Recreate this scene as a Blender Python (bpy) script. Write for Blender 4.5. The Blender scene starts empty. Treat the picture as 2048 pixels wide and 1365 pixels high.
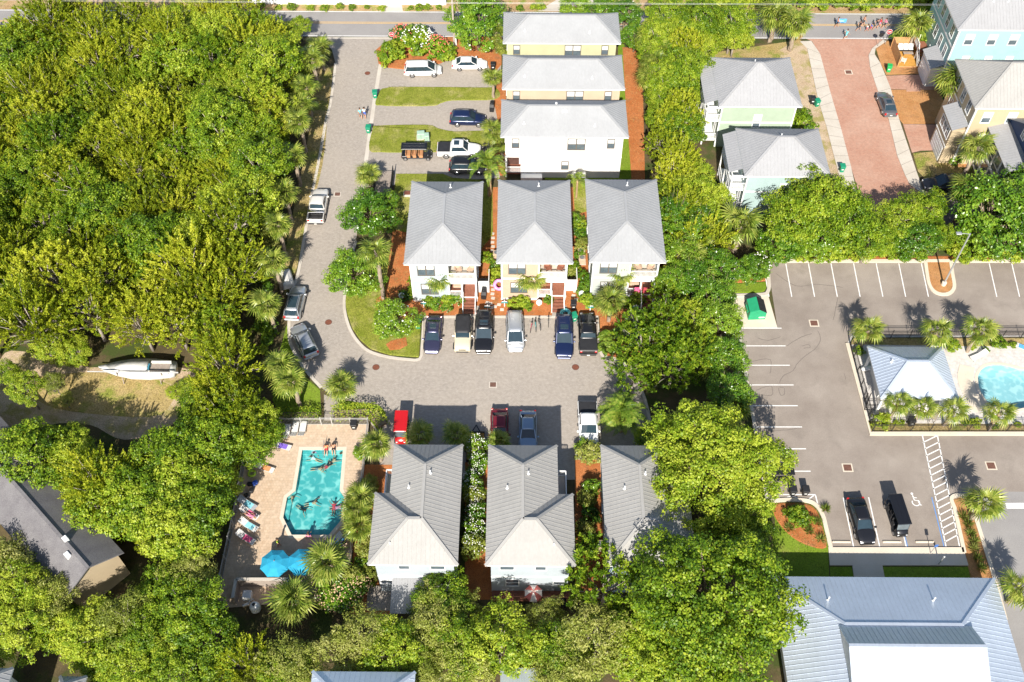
import bpy, math, random
import numpy as np
from mathutils import Vector, Matrix
rnd = random.Random(7)
R_ = math.radians
scn = bpy.context.scene
COL = scn.collection
# ------------------------------------------------------------------ camera, sky, sun, exposure
FPX, CAM_H = 2000.0, 88.0
PITCH = math.atan(2630.0 / 2000.0); YAW = R_(0.45)
cd = bpy.data.cameras.new('camera'); cam = bpy.data.objects.new('camera', cd); COL.objects.link(cam)
cd.sensor_width = 36.0; cd.sensor_fit = 'HORIZONTAL'; cd.lens = FPX / 2048.0 * 36.0
cd.clip_start = 0.5; cd.clip_end = 5000
cam.location = (0, 0, CAM_H); cam.rotation_euler = (math.pi/2 - PITCH, 0, YAW)
scn.camera = cam
SUN_EL, SUN_AZ = R_(37.5), R_(5.0)
world = bpy.data.worlds.new('World'); scn.world = world; world.use_nodes = True
wn = world.node_tree.nodes; wn.clear()
_o = wn.new('ShaderNodeOutputWorld'); _b = wn.new('ShaderNodeBackground'); _s = wn.new('ShaderNodeTexSky')
_s.sky_type = 'NISHITA'; _s.sun_disc = False; _s.sun_elevation = SUN_EL; _s.sun_rotation = math.pi + SUN_AZ
_b.inputs['Strength'].default_value = 0.085
world.node_tree.links.new(_s.outputs[0], _b.inputs[0]); world.node_tree.links.new(_b.outputs[0], _o.inputs[0])
sl = bpy.data.lights.new('sun', 'SUN'); sl.energy = 5.0; sl.angle = R_(0.5); sl.color = (1.0, 0.945, 0.86)
sun = bpy.data.objects.new('sun', sl); COL.objects.link(sun); sun.location = (0, -60, 120)
_d = Vector((math.sin(SUN_AZ)*math.cos(SUN_EL), math.cos(SUN_AZ)*math.cos(SUN_EL), -math.sin(SUN_EL)))
sun.rotation_euler = _d.to_track_quat('-Z', 'Y').to_euler()
vs = scn.view_settings; vs.view_transform = 'Standard'; vs.look = 'None'; vs.gamma = 1.0; vs.exposure = 0.75
scn.cycles.max_bounces = 6; scn.cycles.transparent_max_bounces = 8

# ------------------------------------------------------------------ survey: picture position of a point of known height -> ground plan
_cp, _sp, _cy, _sy = math.cos(PITCH), math.sin(PITCH), math.cos(YAW), math.sin(YAW)
_FW = Vector((-_sy*_cp, _cy*_cp, -_sp)); _RT = Vector((_cy, _sy, 0)); _UP = _RT.cross(_FW)
def P(px, py, z=0.0):
    d = _RT*((px-1024)/FPX) - _UP*((py-682.5)/FPX) + _FW
    t = (z-CAM_H)/d.z
    return Vector((d.x*t, d.y*t, z))
def PP(pts, ox=0, oy=0, s=1.0): return [P(ox+x/s, oy+y/s)[:2] for x, y in pts]

# ------------------------------------------------------------------ materials
MATS = {}
def srgb(r, g, b): return tuple(((c/255)/12.92 if c/255 <= .04045 else ((c/255+.055)/1.055)**2.4) for c in (r, g, b))
class NT:
    def __init__(s, name):
        s.m = bpy.data.materials.new(name); s.m.use_nodes = True; s.t = s.m.node_tree; s.t.nodes.clear()
        s.out = s.n('OutputMaterial'); s.b = s.n('BsdfPrincipled'); s.l(s.b.outputs[0], s.out.inputs[0]); MATS[name] = s.m
    def n(s, k, **kw):
        o = s.t.nodes.new('ShaderNode'+k)
        for a, v in kw.items(): setattr(o, a, v)
        return o
    def l(s, a, b): s.t.links.new(a, b)
    def set(s, **kw):
        for k, v in kw.items(): s.b.inputs[k.replace('_', ' ')].default_value = v
    def noise(s, vec, scale, detail=3, rough=.6):
        o = s.n('TexNoise'); o.inputs['Scale'].default_value = scale; o.inputs['Detail'].default_value = detail; o.inputs['Roughness'].default_value = rough
        s.l(vec, o.inputs['Vector']); return o.outputs['Fac']
    def ramp(s, fac, stops):
        o = s.n('ValToRGB'); e = o.color_ramp.elements
        while len(e) < len(stops): e.new(.5)
        for i, (p, c) in enumerate(stops): e[i].position = p; e[i].color = (*c[:3], 1)
        s.l(fac, o.inputs[0]); return o.outputs[0]
    def mix(s, a, b, fac, mode='MIX'):
        o = s.n('Mix', data_type='RGBA', blend_type=mode)
        for i, v in ((0, fac), (6, a), (7, b)):
            if hasattr(v, 'links') or hasattr(v, 'is_linked'): s.l(v, o.inputs[i])
            else: o.inputs[i].default_value = v if i == 0 else (*v[:3], 1)
        return o.outputs[2]
    def bump(s, h, strength=.3, dist=.05):
        o = s.n('Bump'); o.inputs['Strength'].default_value = strength; o.inputs['Distance'].default_value = dist
        s.l(h, o.inputs['Height']); s.l(o.outputs[0], s.b.inputs['Normal'])
def gain(c, k): return tuple(min(1, x*k) for x in c)
def mat(name, c, rough=.6, var=.1, scale=2.0, metal=0.0, spec=.4, bump=0, bscale=None, coat=0):
    """object material: colour with uneven wear, optional fine relief"""
    if name in MATS: return MATS[name]
    t = NT(name); co = t.n('TexCoord').outputs['Object']
    f = t.noise(co, scale, 4)
    t.l(t.ramp(f, [(.3, gain(c, 1-var)), (.7, gain(c, 1+var))]), t.b.inputs['Base Color'])
    t.set(Roughness=rough, Metallic=metal, Specular_IOR_Level=spec, Coat_Weight=coat)
    if bump: t.bump(t.noise(co, bscale or scale*8, 4), bump)
    return t.m
def ground(name, c1, c2, s1, s2, c3=None, s3=None, th=(.5, .6), rough=.9, bump=.3, fine=.18):
    """ground: broad patches c1/c2, fine grain, optional third patch colour"""
    t = NT(name); pos = t.n('NewGeometry').outputs['Position']
    a = t.ramp(t.noise(pos, s1, 5, .65), [(.35, c1), (.65, c2)])
    g = t.noise(pos, s2, 3, .7)
    if c3: a = t.mix(a, c3, t.ramp(t.noise(pos, s3, 4, .6), [(th[0], (0, 0, 0)), (th[1], (1, 1, 1))]))
    a = t.mix(a, t.ramp(g, [(.3, (1-fine*2,)*3), (.7, (1+fine,)*3)]), 1.0, 'MULTIPLY')
    t.l(a, t.b.inputs['Base Color']); t.set(Roughness=rough, Specular_IOR_Level=.15); t.bump(g, bump, .06)
    return t.m
def paver(name, c1, c2, c3, w=.22, h=.11, mortar=(.2, .19, .17), patch=.12, rot=0.0):
    t = NT(name); pos = t.n('NewGeometry').outputs['Position']
    mp = t.n('Mapping'); mp.inputs['Rotation'].default_value[2] = rot; t.l(pos, mp.inputs[0])
    b = t.n('TexBrick'); t.l(mp.outputs[0], b.inputs[0])
    b.inputs['Color1'].default_value = (*c1, 1); b.inputs['Color2'].default_value = (*c2, 1); b.inputs['Mortar'].default_value = (*mortar, 1)
    b.inputs['Scale'].default_value = 1.0; b.inputs['Brick Width'].default_value = w; b.inputs['Row Height'].default_value = h; b.inputs['Mortar Size'].default_value = .008
    a = t.mix(b.outputs[0], c3, t.ramp(t.noise(pos, patch, 6, .7), [(.4, (0, 0, 0)), (.7, (.75,)*3)]))
    g = t.noise(pos, 2.6, 4, .75)
    a = t.mix(a, t.ramp(g, [(.3, (.84,)*3), (.7, (1.1,)*3)]), 1.0, 'MULTIPLY')
    t.l(a, t.b.inputs['Base Color']); t.set(Roughness=.85, Specular_IOR_Level=.2); t.bump(b.outputs['Fac'], .25, -.01)
    return t.m
def siding(name, c, step=.16):
    t = NT(name); co = t.n('TexCoord').outputs['Object']; sx = t.n('SeparateXYZ'); t.l(co, sx.inputs[0])
    m = t.n('Math', operation='MULTIPLY'); m.inputs[1].default_value = 1/step; t.l(sx.outputs[2], m.inputs[0])
    fr = t.n('Math', operation='FRACT'); t.l(m.outputs[0], fr.inputs[0])
    t.l(t.ramp(t.noise(co, .8, 4), [(.3, gain(c, .94)), (.7, gain(c, 1.04))]), t.b.inputs['Base Color'])
    t.set(Roughness=.6, Specular_IOR_Level=.25); t.bump(fr.outputs[0], .5, .02); return t.m
def metal_roof(name, c, rough=.72, metal=.05, spec=.2):
    t = NT(name); pos = t.n('NewGeometry').outputs['Position']
    a = t.ramp(t.noise(pos, .35, 6, .7), [(.3, gain(c, .93)), (.7, gain(c, 1.05))])
    mp = t.n('Mapping'); mp.inputs['Scale'].default_value = (1, .15, 1); t.l(pos, mp.inputs[0])
    a = t.mix(a, t.ramp(t.noise(mp.outputs[0], 5, 4, .8), [(.35, (.93,)*3), (.7, (1.04,)*3)]), 1.0, 'MULTIPLY')
    t.l(a, t.b.inputs['Base Color']); t.set(Roughness=rough, Metallic=metal, Specular_IOR_Level=spec); return t.m

ground('forest_floor', (.075, .06, .03), (.13, .10, .05), .5, 9, (.06, .08, .02), .3)
ground('pine_straw', (.40, .135, .042), (.50, .19, .07), .7, 11, (.30, .14, .06), .9, (.55, .75), fine=.22)
ground('tan_straw', (.42, .20, .075), (.50, .26, .11), .6, 10, (.33, .18, .09), 1.1, (.55, .75), fine=.18)
ground('lawn', (.18, .215, .022), (.28, .29, .05), .5, 9, (.42, .36, .15), .4, (.52, .74), fine=.3)
ground('green_lawn', (.15, .235, .015), (.20, .28, .03), .4, 9, (.26, .27, .06), .3, (.6, .8), fine=.22)
ground('dry_grass', (.36, .27, .10), (.45, .34, .16), .6, 6, (.24, .26, .05), .4, (.5, .65), fine=.3)
ground('sand', (.46, .34, .22), (.55, .43, .30), .5, 8, (.34, .29, .11), .55, (.48, .6), fine=.25)
ground('verge', (.42, .27, .13), (.50, .36, .20), .6, 7, (.24, .27, .05), .5, (.5, .62), fine=.3)
ground('concrete', (.50, .45, .38), (.57, .52, .45), .4, 14, fine=.08, bump=.1)
ground('cream_concrete', (.60, .52, .41), (.66, .58, .47), .4, 14, fine=.06, bump=.1)
ground('asphalt_lot', (.25, .21, .178), (.335, .29, .248), .16, 13, (.24, .205, .175), .35, (.55, .75), fine=.10, bump=.15)
ground('asphalt_road', (.27, .255, .245), (.315, .30, .285), .2, 13, fine=.08, bump=.15)
ground('asphalt_patch', (.17, .145, .125), (.21, .18, .155), .2, 13, fine=.1, bump=.15)
ground('shingle', (.17, .16, .165), (.22, .21, .21), .7, 16, (.2, .19, .19), .3, (.55, .8), fine=.2)
paver('grey_paver', (.345, .30, .255), (.415, .365, .315), (.395, .345, .29))
paver('brick_paver', (.45, .215, .14), (.50, .27, .185), (.50, .33, .25), patch=.2)
paver('deck_paver', (.50, .36, .24), (.58, .44, .31), (.56, .45, .34), .3, .3, (.32, .24, .17))
paver('stone_deck', (.52, .48, .44), (.60, .56, .52), (.62, .60, .57), .4, .4, (.4, .38, .35), .6)
ground('white_paint', (.74, .73, .70), (.82, .81, .79), 2, 9, fine=.1, bump=.05)
ground('yellow_paint', (.58, .36, .12), (.66, .43, .17), 2, 9, fine=.12, bump=.05)
ground('blue_paint', (.12, .25, .52), (.16, .30, .58), 2, 9, fine=.1, bump=.05)
metal_roof('metal_roof', (.335, .34, .345)); metal_roof('white_metal_roof', (.34, .34, .345)); metal_roof('warm_metal_roof', (.355, .345, .325))
metal_roof('blue_metal_roof', (.60, .66, .74), .36, .45, .4)
for n, c in dict(wall_white=(.66, .65, .63), wall_ice=(.42, .47, .50), wall_peach=(.52, .40, .29), wall_mint=(.46, .50, .45), wall_yellow=(.46, .46, .29),
                 wall_cream=(.52, .415, .30), wall_green=(.37, .45, .34), wall_aqua=(.36, .47, .46), wall_turquoise=(.32, .52, .51), wall_sky=(.34, .44, .52),
                 wall_tan=(.50, .40, .26), wall_navy=(.03, .06, .15)).items(): siding(n, c)
mat('trim_white', (.80, .80, .78), .5, .04); mat('dark_frame', (.13, .11, .09), .5, .1); mat('window_glass', (.10, .13, .15), .06, .25, 1.2, 0, .8)
mat('pale_blind', (.62, .64, .63), .25, .08, 1, 0, .6); mat('soffit', (.70, .70, .69), .7, .04)
mat('wood_deck', (.26, .10, .06), .7, .2, 4); mat('wood_pale', (.50, .28, .12), .7, .18, 5); mat('wood_gold', (.52, .27, .06), .6, .18, 5); mat('wood_grey', (.30, .25, .21), .8, .2, 4)
mat('fence_black', (.02, .02, .022), .4, .2); mat('fence_grey', (.50, .49, .47), .4, .1, 2, .2); mat('steel', (.45, .45, .45), .35, .1, 3, .7)
mat('lamp_pole', (.46, .47, .47), .4, .08, 3, .5); mat('rust', (.17, .06, .035), .8, .3, 6); mat('iron', (.12, .085, .07), .7, .25, 6)
mat('bark', (.22, .17, .12), .9, .3, 5, 0, .1, .5, 12); mat('pale_bark', (.38, .33, .28), .9, .25, 4, 0, .1, .4, 10)
mat('palm_bark', (.30, .24, .18), .9, .3, 6, 0, .1, .6, 9); mat('boot_bark', (.36, .26, .15), .9, .3, 7, 0, .1, .6, 9)

# ------------------------------------------------------------------ mesh helpers
class MB:
    """collects shapes; build() links them as ONE mesh object"""
    def __init__(s): s.v = []; s.f = []; s.k = []
    def add(s, vs, fs, k=0):
        n = len(s.v); s.v += [tuple(p) for p in vs]; s.f += [tuple(i+n for i in f) for f in fs]; s.k += [k]*len(fs); return s
    def poly(s, pts, k=0): return s.add(pts, [tuple(range(len(pts)))], k)
    def box(s, x0, x1, y0, y1, z0, z1, k=0):
        return s.add([(x0,y0,z0),(x1,y0,z0),(x1,y1,z0),(x0,y1,z0),(x0,y0,z1),(x1,y0,z1),(x1,y1,z1),(x0,y1,z1)],
                     [(0,3,2,1),(4,5,6,7),(0,1,5,4),(1,2,6,5),(2,3,7,6),(3,0,4,7)], k)
    def rbox(s, x0, x1, y0, y1, z0, z1, b=.03, k=0):
        """box with bevelled edges: inset top and sides"""
        r = [[(x0+b,y0),(x1-b,y0),(x1,y0+b),(x1,y1-b),(x1-b,y1),(x0+b,y1),(x0,y1-b),(x0,y0+b)]]
        def ins(p, d):
            cx, cy = (x0+x1)/2, (y0+y1)/2
            return (cx+(p[0]-cx)*(1-d*2/max(x1-x0,.01)), cy+(p[1]-cy)*(1-d*2/max(y1-y0,.01)))
        rings = [[(*ins(p, b), z0) for p in r[0]], [(*p, z0+b) for p in r[0]], [(*p, z1-b) for p in r[0]], [(*ins(p, b), z1) for p in r[0]]]
        return s.loft(rings, True, True, k)
    def obox(s, c, sx, sy, sz, M=None, k=0):
        vs = [Vector((a*sx/2, b*sy/2, d*sz/2)) for d in (-1,1) for a, b in ((-1,-1),(1,-1),(1,1),(-1,1))]
        if M is not None: vs = [M @ p for p in vs]
        return s.add([p+Vector(c) for p in vs], [(0,3,2,1),(4,5,6,7),(0,1,5,4),(1,2,6,5),(2,3,7,6),(3,0,4,7)], k)
    def bar(s, a, b, w, h=None, k=0, up=(0,0,1)):
        """rectangular bar from a to b"""
        a, b = Vector(a), Vector(b); d = (b-a); L = d.length; d.normalize(); u = Vector(up)
        if abs(d.dot(u)) > .98: u = Vector((0,1,0))
        r = d.cross(u).normalized(); u = r.cross(d); h = h or w
        q = [r*(w/2*i)+u*(h/2*j) for i, j in ((-1,-1),(1,-1),(1,1),(-1,1))]
        return s.add([a+x for x in q]+[b+x for x in q], [(0,1,2,3),(7,6,5,4),(0,4,5,1),(1,5,6,2),(2,6,7,3),(3,7,4,0)], k)
    def loft(s, rings, c0=True, c1=True, k=0, close=True):
        n = len(rings[0]); vs = [p for r in rings for p in r]; fs = []
        for i in range(len(rings)-1):
            for j in range(n if close else n-1):
                a = i*n+j; b = i*n+(j+1) % n; fs.append((a, b, b+n, a+n))
        if c0: fs.append(tuple(range(n-1, -1, -1)))
        if c1: fs.append(tuple((len(rings)-1)*n+j for j in range(n)))
        return s.add(vs, fs, k)
    def tube(s, pts, rad, n=8, k=0, cap=True):
        pts = [Vector(p) for p in pts]; rings = []
        if not hasattr(rad, '__len__'): rad = [rad]*len(pts)
        for i, p in enumerate(pts):
            d = (pts[min(i+1, len(pts)-1)]-pts[max(i-1, 0)]).normalized()
            u = Vector((1,0,0)) if abs(d.x) < .9 else Vector((0,1,0))
            r = d.cross(u).normalized(); w = r.cross(d)
            rings.append([p+(r*math.cos(t*2*math.pi/n)-w*math.sin(t*2*math.pi/n))*rad[i] for t in range(n)])
        return s.loft(rings, cap, cap, k)
    def lathe(s, prof, n=16, c=(0,0,0), k=0, sx=1, sy=1):
        return s.loft([[(c[0]+r*sx*math.cos(t*2*math.pi/n), c[1]+r*sy*math.sin(t*2*math.pi/n), c[2]+z) for t in range(n)] for r, z in prof], True, True, k)
    def prism(s, pts, z0, z1, k=0):
        n = len(pts); a = sum(pts[i][0]*pts[(i+1) % n][1]-pts[(i+1) % n][0]*pts[i][1] for i in range(n))
        if a < 0: pts = pts[::-1]
        return s.loft([[(x, y, z0) for x, y in pts], [(x, y, z1) for x, y in pts]], True, True, k)
    def mesh(s, name, mats, smooth=False):
        me = bpy.data.meshes.new(name); me.from_pydata(s.v, [], s.f)
        for m in (mats if isinstance(mats, (list, tuple)) else [mats]): me.materials.append(MATS[m])
        if any(s.k): me.polygons.foreach_set('material_index', s.k)
        if smooth: me.polygons.foreach_set('use_smooth', [True]*len(me.polygons))
        me.validate(); me.update(); return me
    def build(s, name, mats, parent=None, smooth=False, loc=None, rz=0, **kw):
        return link(name, s.mesh(name, mats, smooth), parent, loc, rz, **kw)
def link(name, data, parent=None, loc=None, rz=0, **kw):
    o = bpy.data.objects.new(name, data); COL.objects.link(o)
    if parent is not None: o.parent = parent
    if loc is not None: o.location = loc
    if rz: o.rotation_euler[2] = rz
    for k, v in kw.items():
        if v is not None: o[k] = v
    return o
def thing(name, label, cat, loc=(0,0,0), rz=0, group=None):
    return link(name, None, None, loc, rz, label=label, category=cat, group=group)
def tag(o, label, cat, group=None):
    o['label'] = label; o['category'] = cat
    if group: o['group'] = group
    return o
CHILD = {}
def adopt(p):
    CHILD.clear()
    for o in COL.objects:
        if o.parent: CHILD.setdefault(o.parent.name, []).append(o)
def kids(o): return [c for c in COL.objects if c.parent == o] if o.name not in CHILD else CHILD[o.name]
def copy_tree(o, parent=None, ch=None):
    c = o.copy(); COL.objects.link(c); c.parent = parent
    for x in kids(o): copy_tree(x, c)
    return c
def dup(root, loc, rz=0, label=None, group=None):
    c = copy_tree(root); c.location = loc; c.rotation_euler[2] = rz
    if label: c['label'] = label
    if group: c['group'] = group
    return c
def struct(name, mb, m, parent=None, smooth=False):
    return mb.build(name, m, parent, smooth, kind='structure')
def smooth_path(pts, n=4, closed=False):
    """Catmull-Rom through plan points"""
    out = []; L = len(pts)
    for i in range(L if closed else L-1):
        g = lambda j: Vector(pts[j % L] if closed else pts[max(0, min(L-1, j))]).to_2d()
        p0, p1, p2, p3 = g(i-1), g(i), g(i+1), g(i+2)
        for t in range(n):
            t /= n
            out.append(tuple(.5*((2*p1)+(p2-p0)*t+(2*p0-5*p1+4*p2-p3)*t*t+(3*p1-p0-3*p2+p3)*t**3)))
    if not closed: out.append(tuple(pts[-1])[:2])
    return out
def strip(pts, w, off=0):
    """offset band along a plan path -> left and right point lists"""
    pts = [Vector(p).to_2d() for p in pts]; a = []; b = []
    for i, p in enumerate(pts):
        d = (pts[min(i+1, len(pts)-1)]-pts[max(i-1, 0)]).normalized(); nn = Vector((-d.y, d.x))
        a.append(p+nn*(off+w/2)); b.append(p+nn*(off-w/2))
    return a, b
def band(mb, pts, w, z0, z1, k=0):
    """kerb / painted line: raised band along a path"""
    a, b = strip(pts, w); n = len(a)
    rings = [[(*a[i], z0), (*a[i], z1), (*b[i], z1), (*b[i], z0)] for i in range(n)]
    return mb.loft(rings, True, True, k)

# ------------------------------------------------------------------ the setting
def sheet(name, pts, z, m, depth=None):
    mb = MB(); a = sum(pts[i][0]*pts[(i+1) % len(pts)][1]-pts[(i+1) % len(pts)][0]*pts[i][1] for i in range(len(pts)))
    if a < 0: pts = pts[::-1]
    mb.poly([(x, y, z) for x, y in pts]); return struct(name, mb, m)
def wx(px, py): return P(px, py)[:2]
g = MB()
hole1 = [(548,298),(790,298),(770,540),(797,580),(775,720),(705,803),(485,803),(435,700),(458,580),(508,540)]   # swimming pool outline, survey marks
POOL1 = PP(hole1, 420, 800, 2.967)
POOL2 = smooth_path(PP([(1268,720),(1330,655),(1440,642),(1540,660),(1640,684),(1780,690),(1900,740),(1930,860),(1850,980),(1660,1008),(1580,1026),(1500,1028),(1420,1008),(1345,960),(1285,870),(1262,790)], 1660, 580, 4.265), 4, True)
def cut_sheet(name, outer, z, m, holes):
    """level sheet with openings cut for the pools"""
    from mathutils.geometry import delaunay_2d_cdt
    vs = []; es = []
    for h in [outer]+holes:
        n = len(vs); vs += [Vector(p) for p in h]; es += [(n+i, n+(i+1) % len(h)) for i in range(len(h))]
    r = delaunay_2d_cdt(vs, es, [], 0, 1e-5)
    def inside(p, h):
        c = False; n = len(h)
        for i in range(n):
            (ax, ay), (bx, by) = h[i], h[(i+1) % n]
            if (ay > p[1]) != (by > p[1]) and p[0] < (bx-ax)*(p[1]-ay)/(by-ay)+ax: c = not c
        return c
    mb = MB(); keep = []
    for f in r[2]:
        c = sum((r[0][i] for i in f), Vector((0,0)))/len(f)
        if inside(c, outer) and not any(inside(c, h) for h in holes): keep.append(tuple(f))
    mb.add([(p.x, p.y, z) for p in r[0]], keep)
    return struct(name, mb, m)
cut_sheet('ground', [(-1500,-1200),(1500,-1200),(1500,2500),(-1500,2500)], 0.0, 'forest_floor', [POOL1, POOL2])
COMP = [wx(*p) for p in ((1694,688),(1702,672),(2230,672),(2290,868),(1740,868))]   # fenced pool compound on the right
# main road along the north with verges
yA, yB = P(1024, 24).y, P(1024, 75.5).y
sheet('verge', [(-160, yA-1), (160, yA-1), (160, yA+4.2), (-160, yA+4.2)], .004, 'verge')
sheet('far_lot', [(-160, yA+4.2), (160, yA+4.2), (160, yA+60), (-160, yA+60)], .002, 'verge')
sheet('road', [(-160, yB), (160, yB), (160, yA), (-160, yA)], .012, 'asphalt_road')
mb = MB()
for y in (P(1024, 46.3).y, P(1024, 48.6).y): mb.box(-160, 160, y-.06, y+.06, .013, .017)
struct('centre_line', mb, 'yellow_paint')
mb = MB(); mb.box(-160, 160, yB+.12, yB+.24, .013, .017); mb.box(-160, 160, yA-.24, yA-.12, .013, .017); struct('edge_line', mb, 'white_paint')
sheet('driveway_apron', [wx(760, 23), wx(757, 8), wx(803, 8), wx(806, 23)], .016, 'concrete')
sheet('driveway_apron', [wx(1075, 23), wx(1120, -4), wx(1195, -4), wx(1190, 23)], .016, 'concrete')
# paver street, court and drives
LEFT = [(645,77),(664,100),(671,127),(669,148),(661,208),(653,237),(646,277),(635,337),(626,380),(610,468),(597,545),(586,580),(579,633),(579,677),(588,703),(610,739),(643,776),(657,787),(664,812),(667,845)]
RIGHT_LOW = [(729,375),(718,430),(712,483),(697,540),(689,596),(690,626),(700,659),(716,684),(738,703),(778,715),(830,721),(841,716),(846,634),(1196,634),(1199,697),(1207,714),(1232,719),(1262,745),(1290,800),(1310,900)]
TOPR = [(1310,960),(760,960),(757,870),(735,838),(667,838)]
street = [wx(*p) for p in LEFT] + [wx(*p) for p in TOPR[::-1]] + [wx(*p) for p in RIGHT_LOW[::-1]] + [wx(*p) for p in ((1000,356),(1003,70),(790,76))]
sheet('paver_street', street, .010, 'grey_paver')
k = MB(); band(k, smooth_path([wx(*p) for p in LEFT[2:-3]]), .35, 0, .06); struct('kerb', k, 'concrete')
k = MB(); band(k, smooth_path([wx(*p) for p in RIGHT_LOW[2:11]]) + [wx(839,719), wx(843,712), wx(846,634.5), wx(1196,634.5)] + smooth_path([wx(*p) for p in RIGHT_LOW[14:]]), .32, 0, .06); struct('kerb', k, 'concrete')
k = MB(); band(k, [wx(789,77), wx(764,118), wx(760,135), wx(748,208), wx(732,322), wx(729,376)], .5, .003, .014); struct('kerb', k, 'concrete')
k = MB(); band(k, [wx(645,76.6), wx(792,76.6)], .35, .003, .0185); struct('kerb', k, 'concrete')
# lawns and straw beds between the drives
def soft(pts, n=4): return smooth_path(pts, n, True)
BEDS = []
def mound(name, pts, m, z=.02, hh=.06):
    """slightly raised bed or lawn with sloping rim"""
    c = Vector((sum(p[0] for p in pts)/len(pts), sum(p[1] for p in pts)/len(pts)))
    a = sum(pts[i][0]*pts[(i+1) % len(pts)][1]-pts[(i+1) % len(pts)][0]*pts[i][1] for i in range(len(pts)))
    if a < 0: pts = pts[::-1]
    BEDS.append((pts, m, z+hh)); mb = MB(); r0 = [(x, y, .002) for x, y in pts]; r1 = [(x, y, z) for x, y in pts]
    n = len(pts); r2 = []
    for i in range(n):
        d = (Vector(pts[(i+1) % n])-Vector(pts[i-1])).normalized(); q = Vector(pts[i])+Vector((-d.y, d.x))*.12
        r2.append((q.x, q.y, z+hh))
    mb.loft([r0, r1, r2], False, True); return struct(name, mb, m)
mound('lawn', soft(PP([(950,790),(985,690),(1040,668),(1140,660),(1740,665),(1872,672),(1872,755),(1540,765),(1450,785),(1380,806),(1100,808),(1000,802)], 500, 0, 3.792)), 'lawn')
mound('lawn', soft(PP([(905,1140),(930,980),(962,955),(1340,948),(1430,975),(1550,998),(1820,1000),(1830,1105),(1700,1110),(1440,1155),(1150,1160),(1000,1157)], 500, 0, 3.792)), 'lawn')
mound('lawn', [wx(*p) for p in ((792,348),(886,348),(905,356),(960,360),(985,372),(986,470),(962,500),(830,500),(792,480),(785,420))], 'lawn')
mound('straw_bed', [wx(*p) for p in ((757,128),(752,100),(770,85),(790,78),(905,74),(1003,72),(1003,130),(985,150),(975,128),(905,116),(880,128),(812,140),(775,136))], 'pine_straw', .015, .04)
mound('straw_bed', [wx(*p) for p in ((994,150),(1012,150),(1012,350),(1000,352),(985,300),(995,240),(988,205))], 'pine_straw', .015, .04)
mound('lawn', [wx(*p) for p in ((690,600),(695,560),(740,500),(780,480),(795,520),(800,590),(843,634),(838,715),(780,711),(742,699),(720,680),(704,656),(694,626))], 'lawn')
mound('straw_bed', [wx(*p) for p in ((786,460),(830,470),(830,640),(800,640),(770,590),(778,520))], 'pine_straw', .09, .03)
BEDS.append(([wx(*p) for p in ((822,375),(1345,375),(1345,633),(846,633),(822,640))], 'pine_straw', .008)); sheet('straw_bed', [wx(*p) for p in ((822,375),(1345,375),(1345,633),(846,633),(822,640))], .008, 'pine_straw')
mound('lawn', [wx(*p) for p in ((1145,362),(1180,362),(1185,420),(1150,430))], 'lawn', .012, .03)
mound('straw_bed', [wx(*p) for p in ((1244,95),(1284,98),(1290,360),(1262,360),(1250,200))], 'pine_straw', .012, .03)
mound('lawn', [wx(*p) for p in ((1090,345),(1236,345),(1236,80),(1249,90),(1256,200),(1263,340),(1266,358),(1090,360))], 'green_lawn', .008, .02)
mound('straw_bed', [wx(*p) for p in ((1199,634),(1300,600),(1345,640),(1310,730),(1235,716),(1209,711),(1202,697))], 'pine_straw', .012, .03)
mound('straw_bed', [wx(*p) for p in ((772,690),(782,683),(812,676),(815,692),(800,700),(780,702))], 'pine_straw', .1, .02)
mound('straw_bed', [wx(*p) for p in ((752,600),(768,590),(772,625),(760,632),(752,622))], 'pine_straw', .1, .02)
mound('lawn', [wx(*p) for p in ((600,745),(640,780),(643,830),(560,836),(545,800),(560,700),(577,640),(577,680))], 'green_lawn', .01, .03)
mound('lawn', soft([wx(*p) for p in ((645,330),(604,490),(590,545),(560,570),(585,430),(612,300),(628,200),(645,130),(664,150),(656,220))]), 'dry_grass', .01, .03)
mound('lawn', [wx(*p) for p in ((762,868),(772,826),(760,812),(720,806),(690,800),(660,800),(668,836),(735,836))], 'green_lawn', .01, .03)
sheet('path', [wx(648,790), wx(676,800), wx(682,842), wx(649,842)], .05, 'grey_paver')
sheet('clearing', soft([wx(*p) for p in ((0,720),(60,705),(180,735),(360,735),(390,770),(345,850),(250,880),(180,850),(100,850),(60,880),(0,870))]), .006, 'sand')
sheet('clearing', soft([wx(*p) for p in ((60,760),(200,745),(340,770),(320,830),(200,830),(90,810))]), .010, 'dry_grass')
# soil strips by the lower houses
sheet('straw_bed', [wx(*p) for p in ((930,925),(975,925),(985,1200),(930,1200))], .014, 'pine_straw')
sheet('straw_bed', [wx(*p) for p in ((1150,920),(1200,920),(1215,1200),(1150,1200))], .014, 'pine_straw')
sheet('straw_bed', [wx(*p) for p in ((715,930),(790,930),(780,1230),(700,1230))], .014, 'pine_straw')
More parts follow.
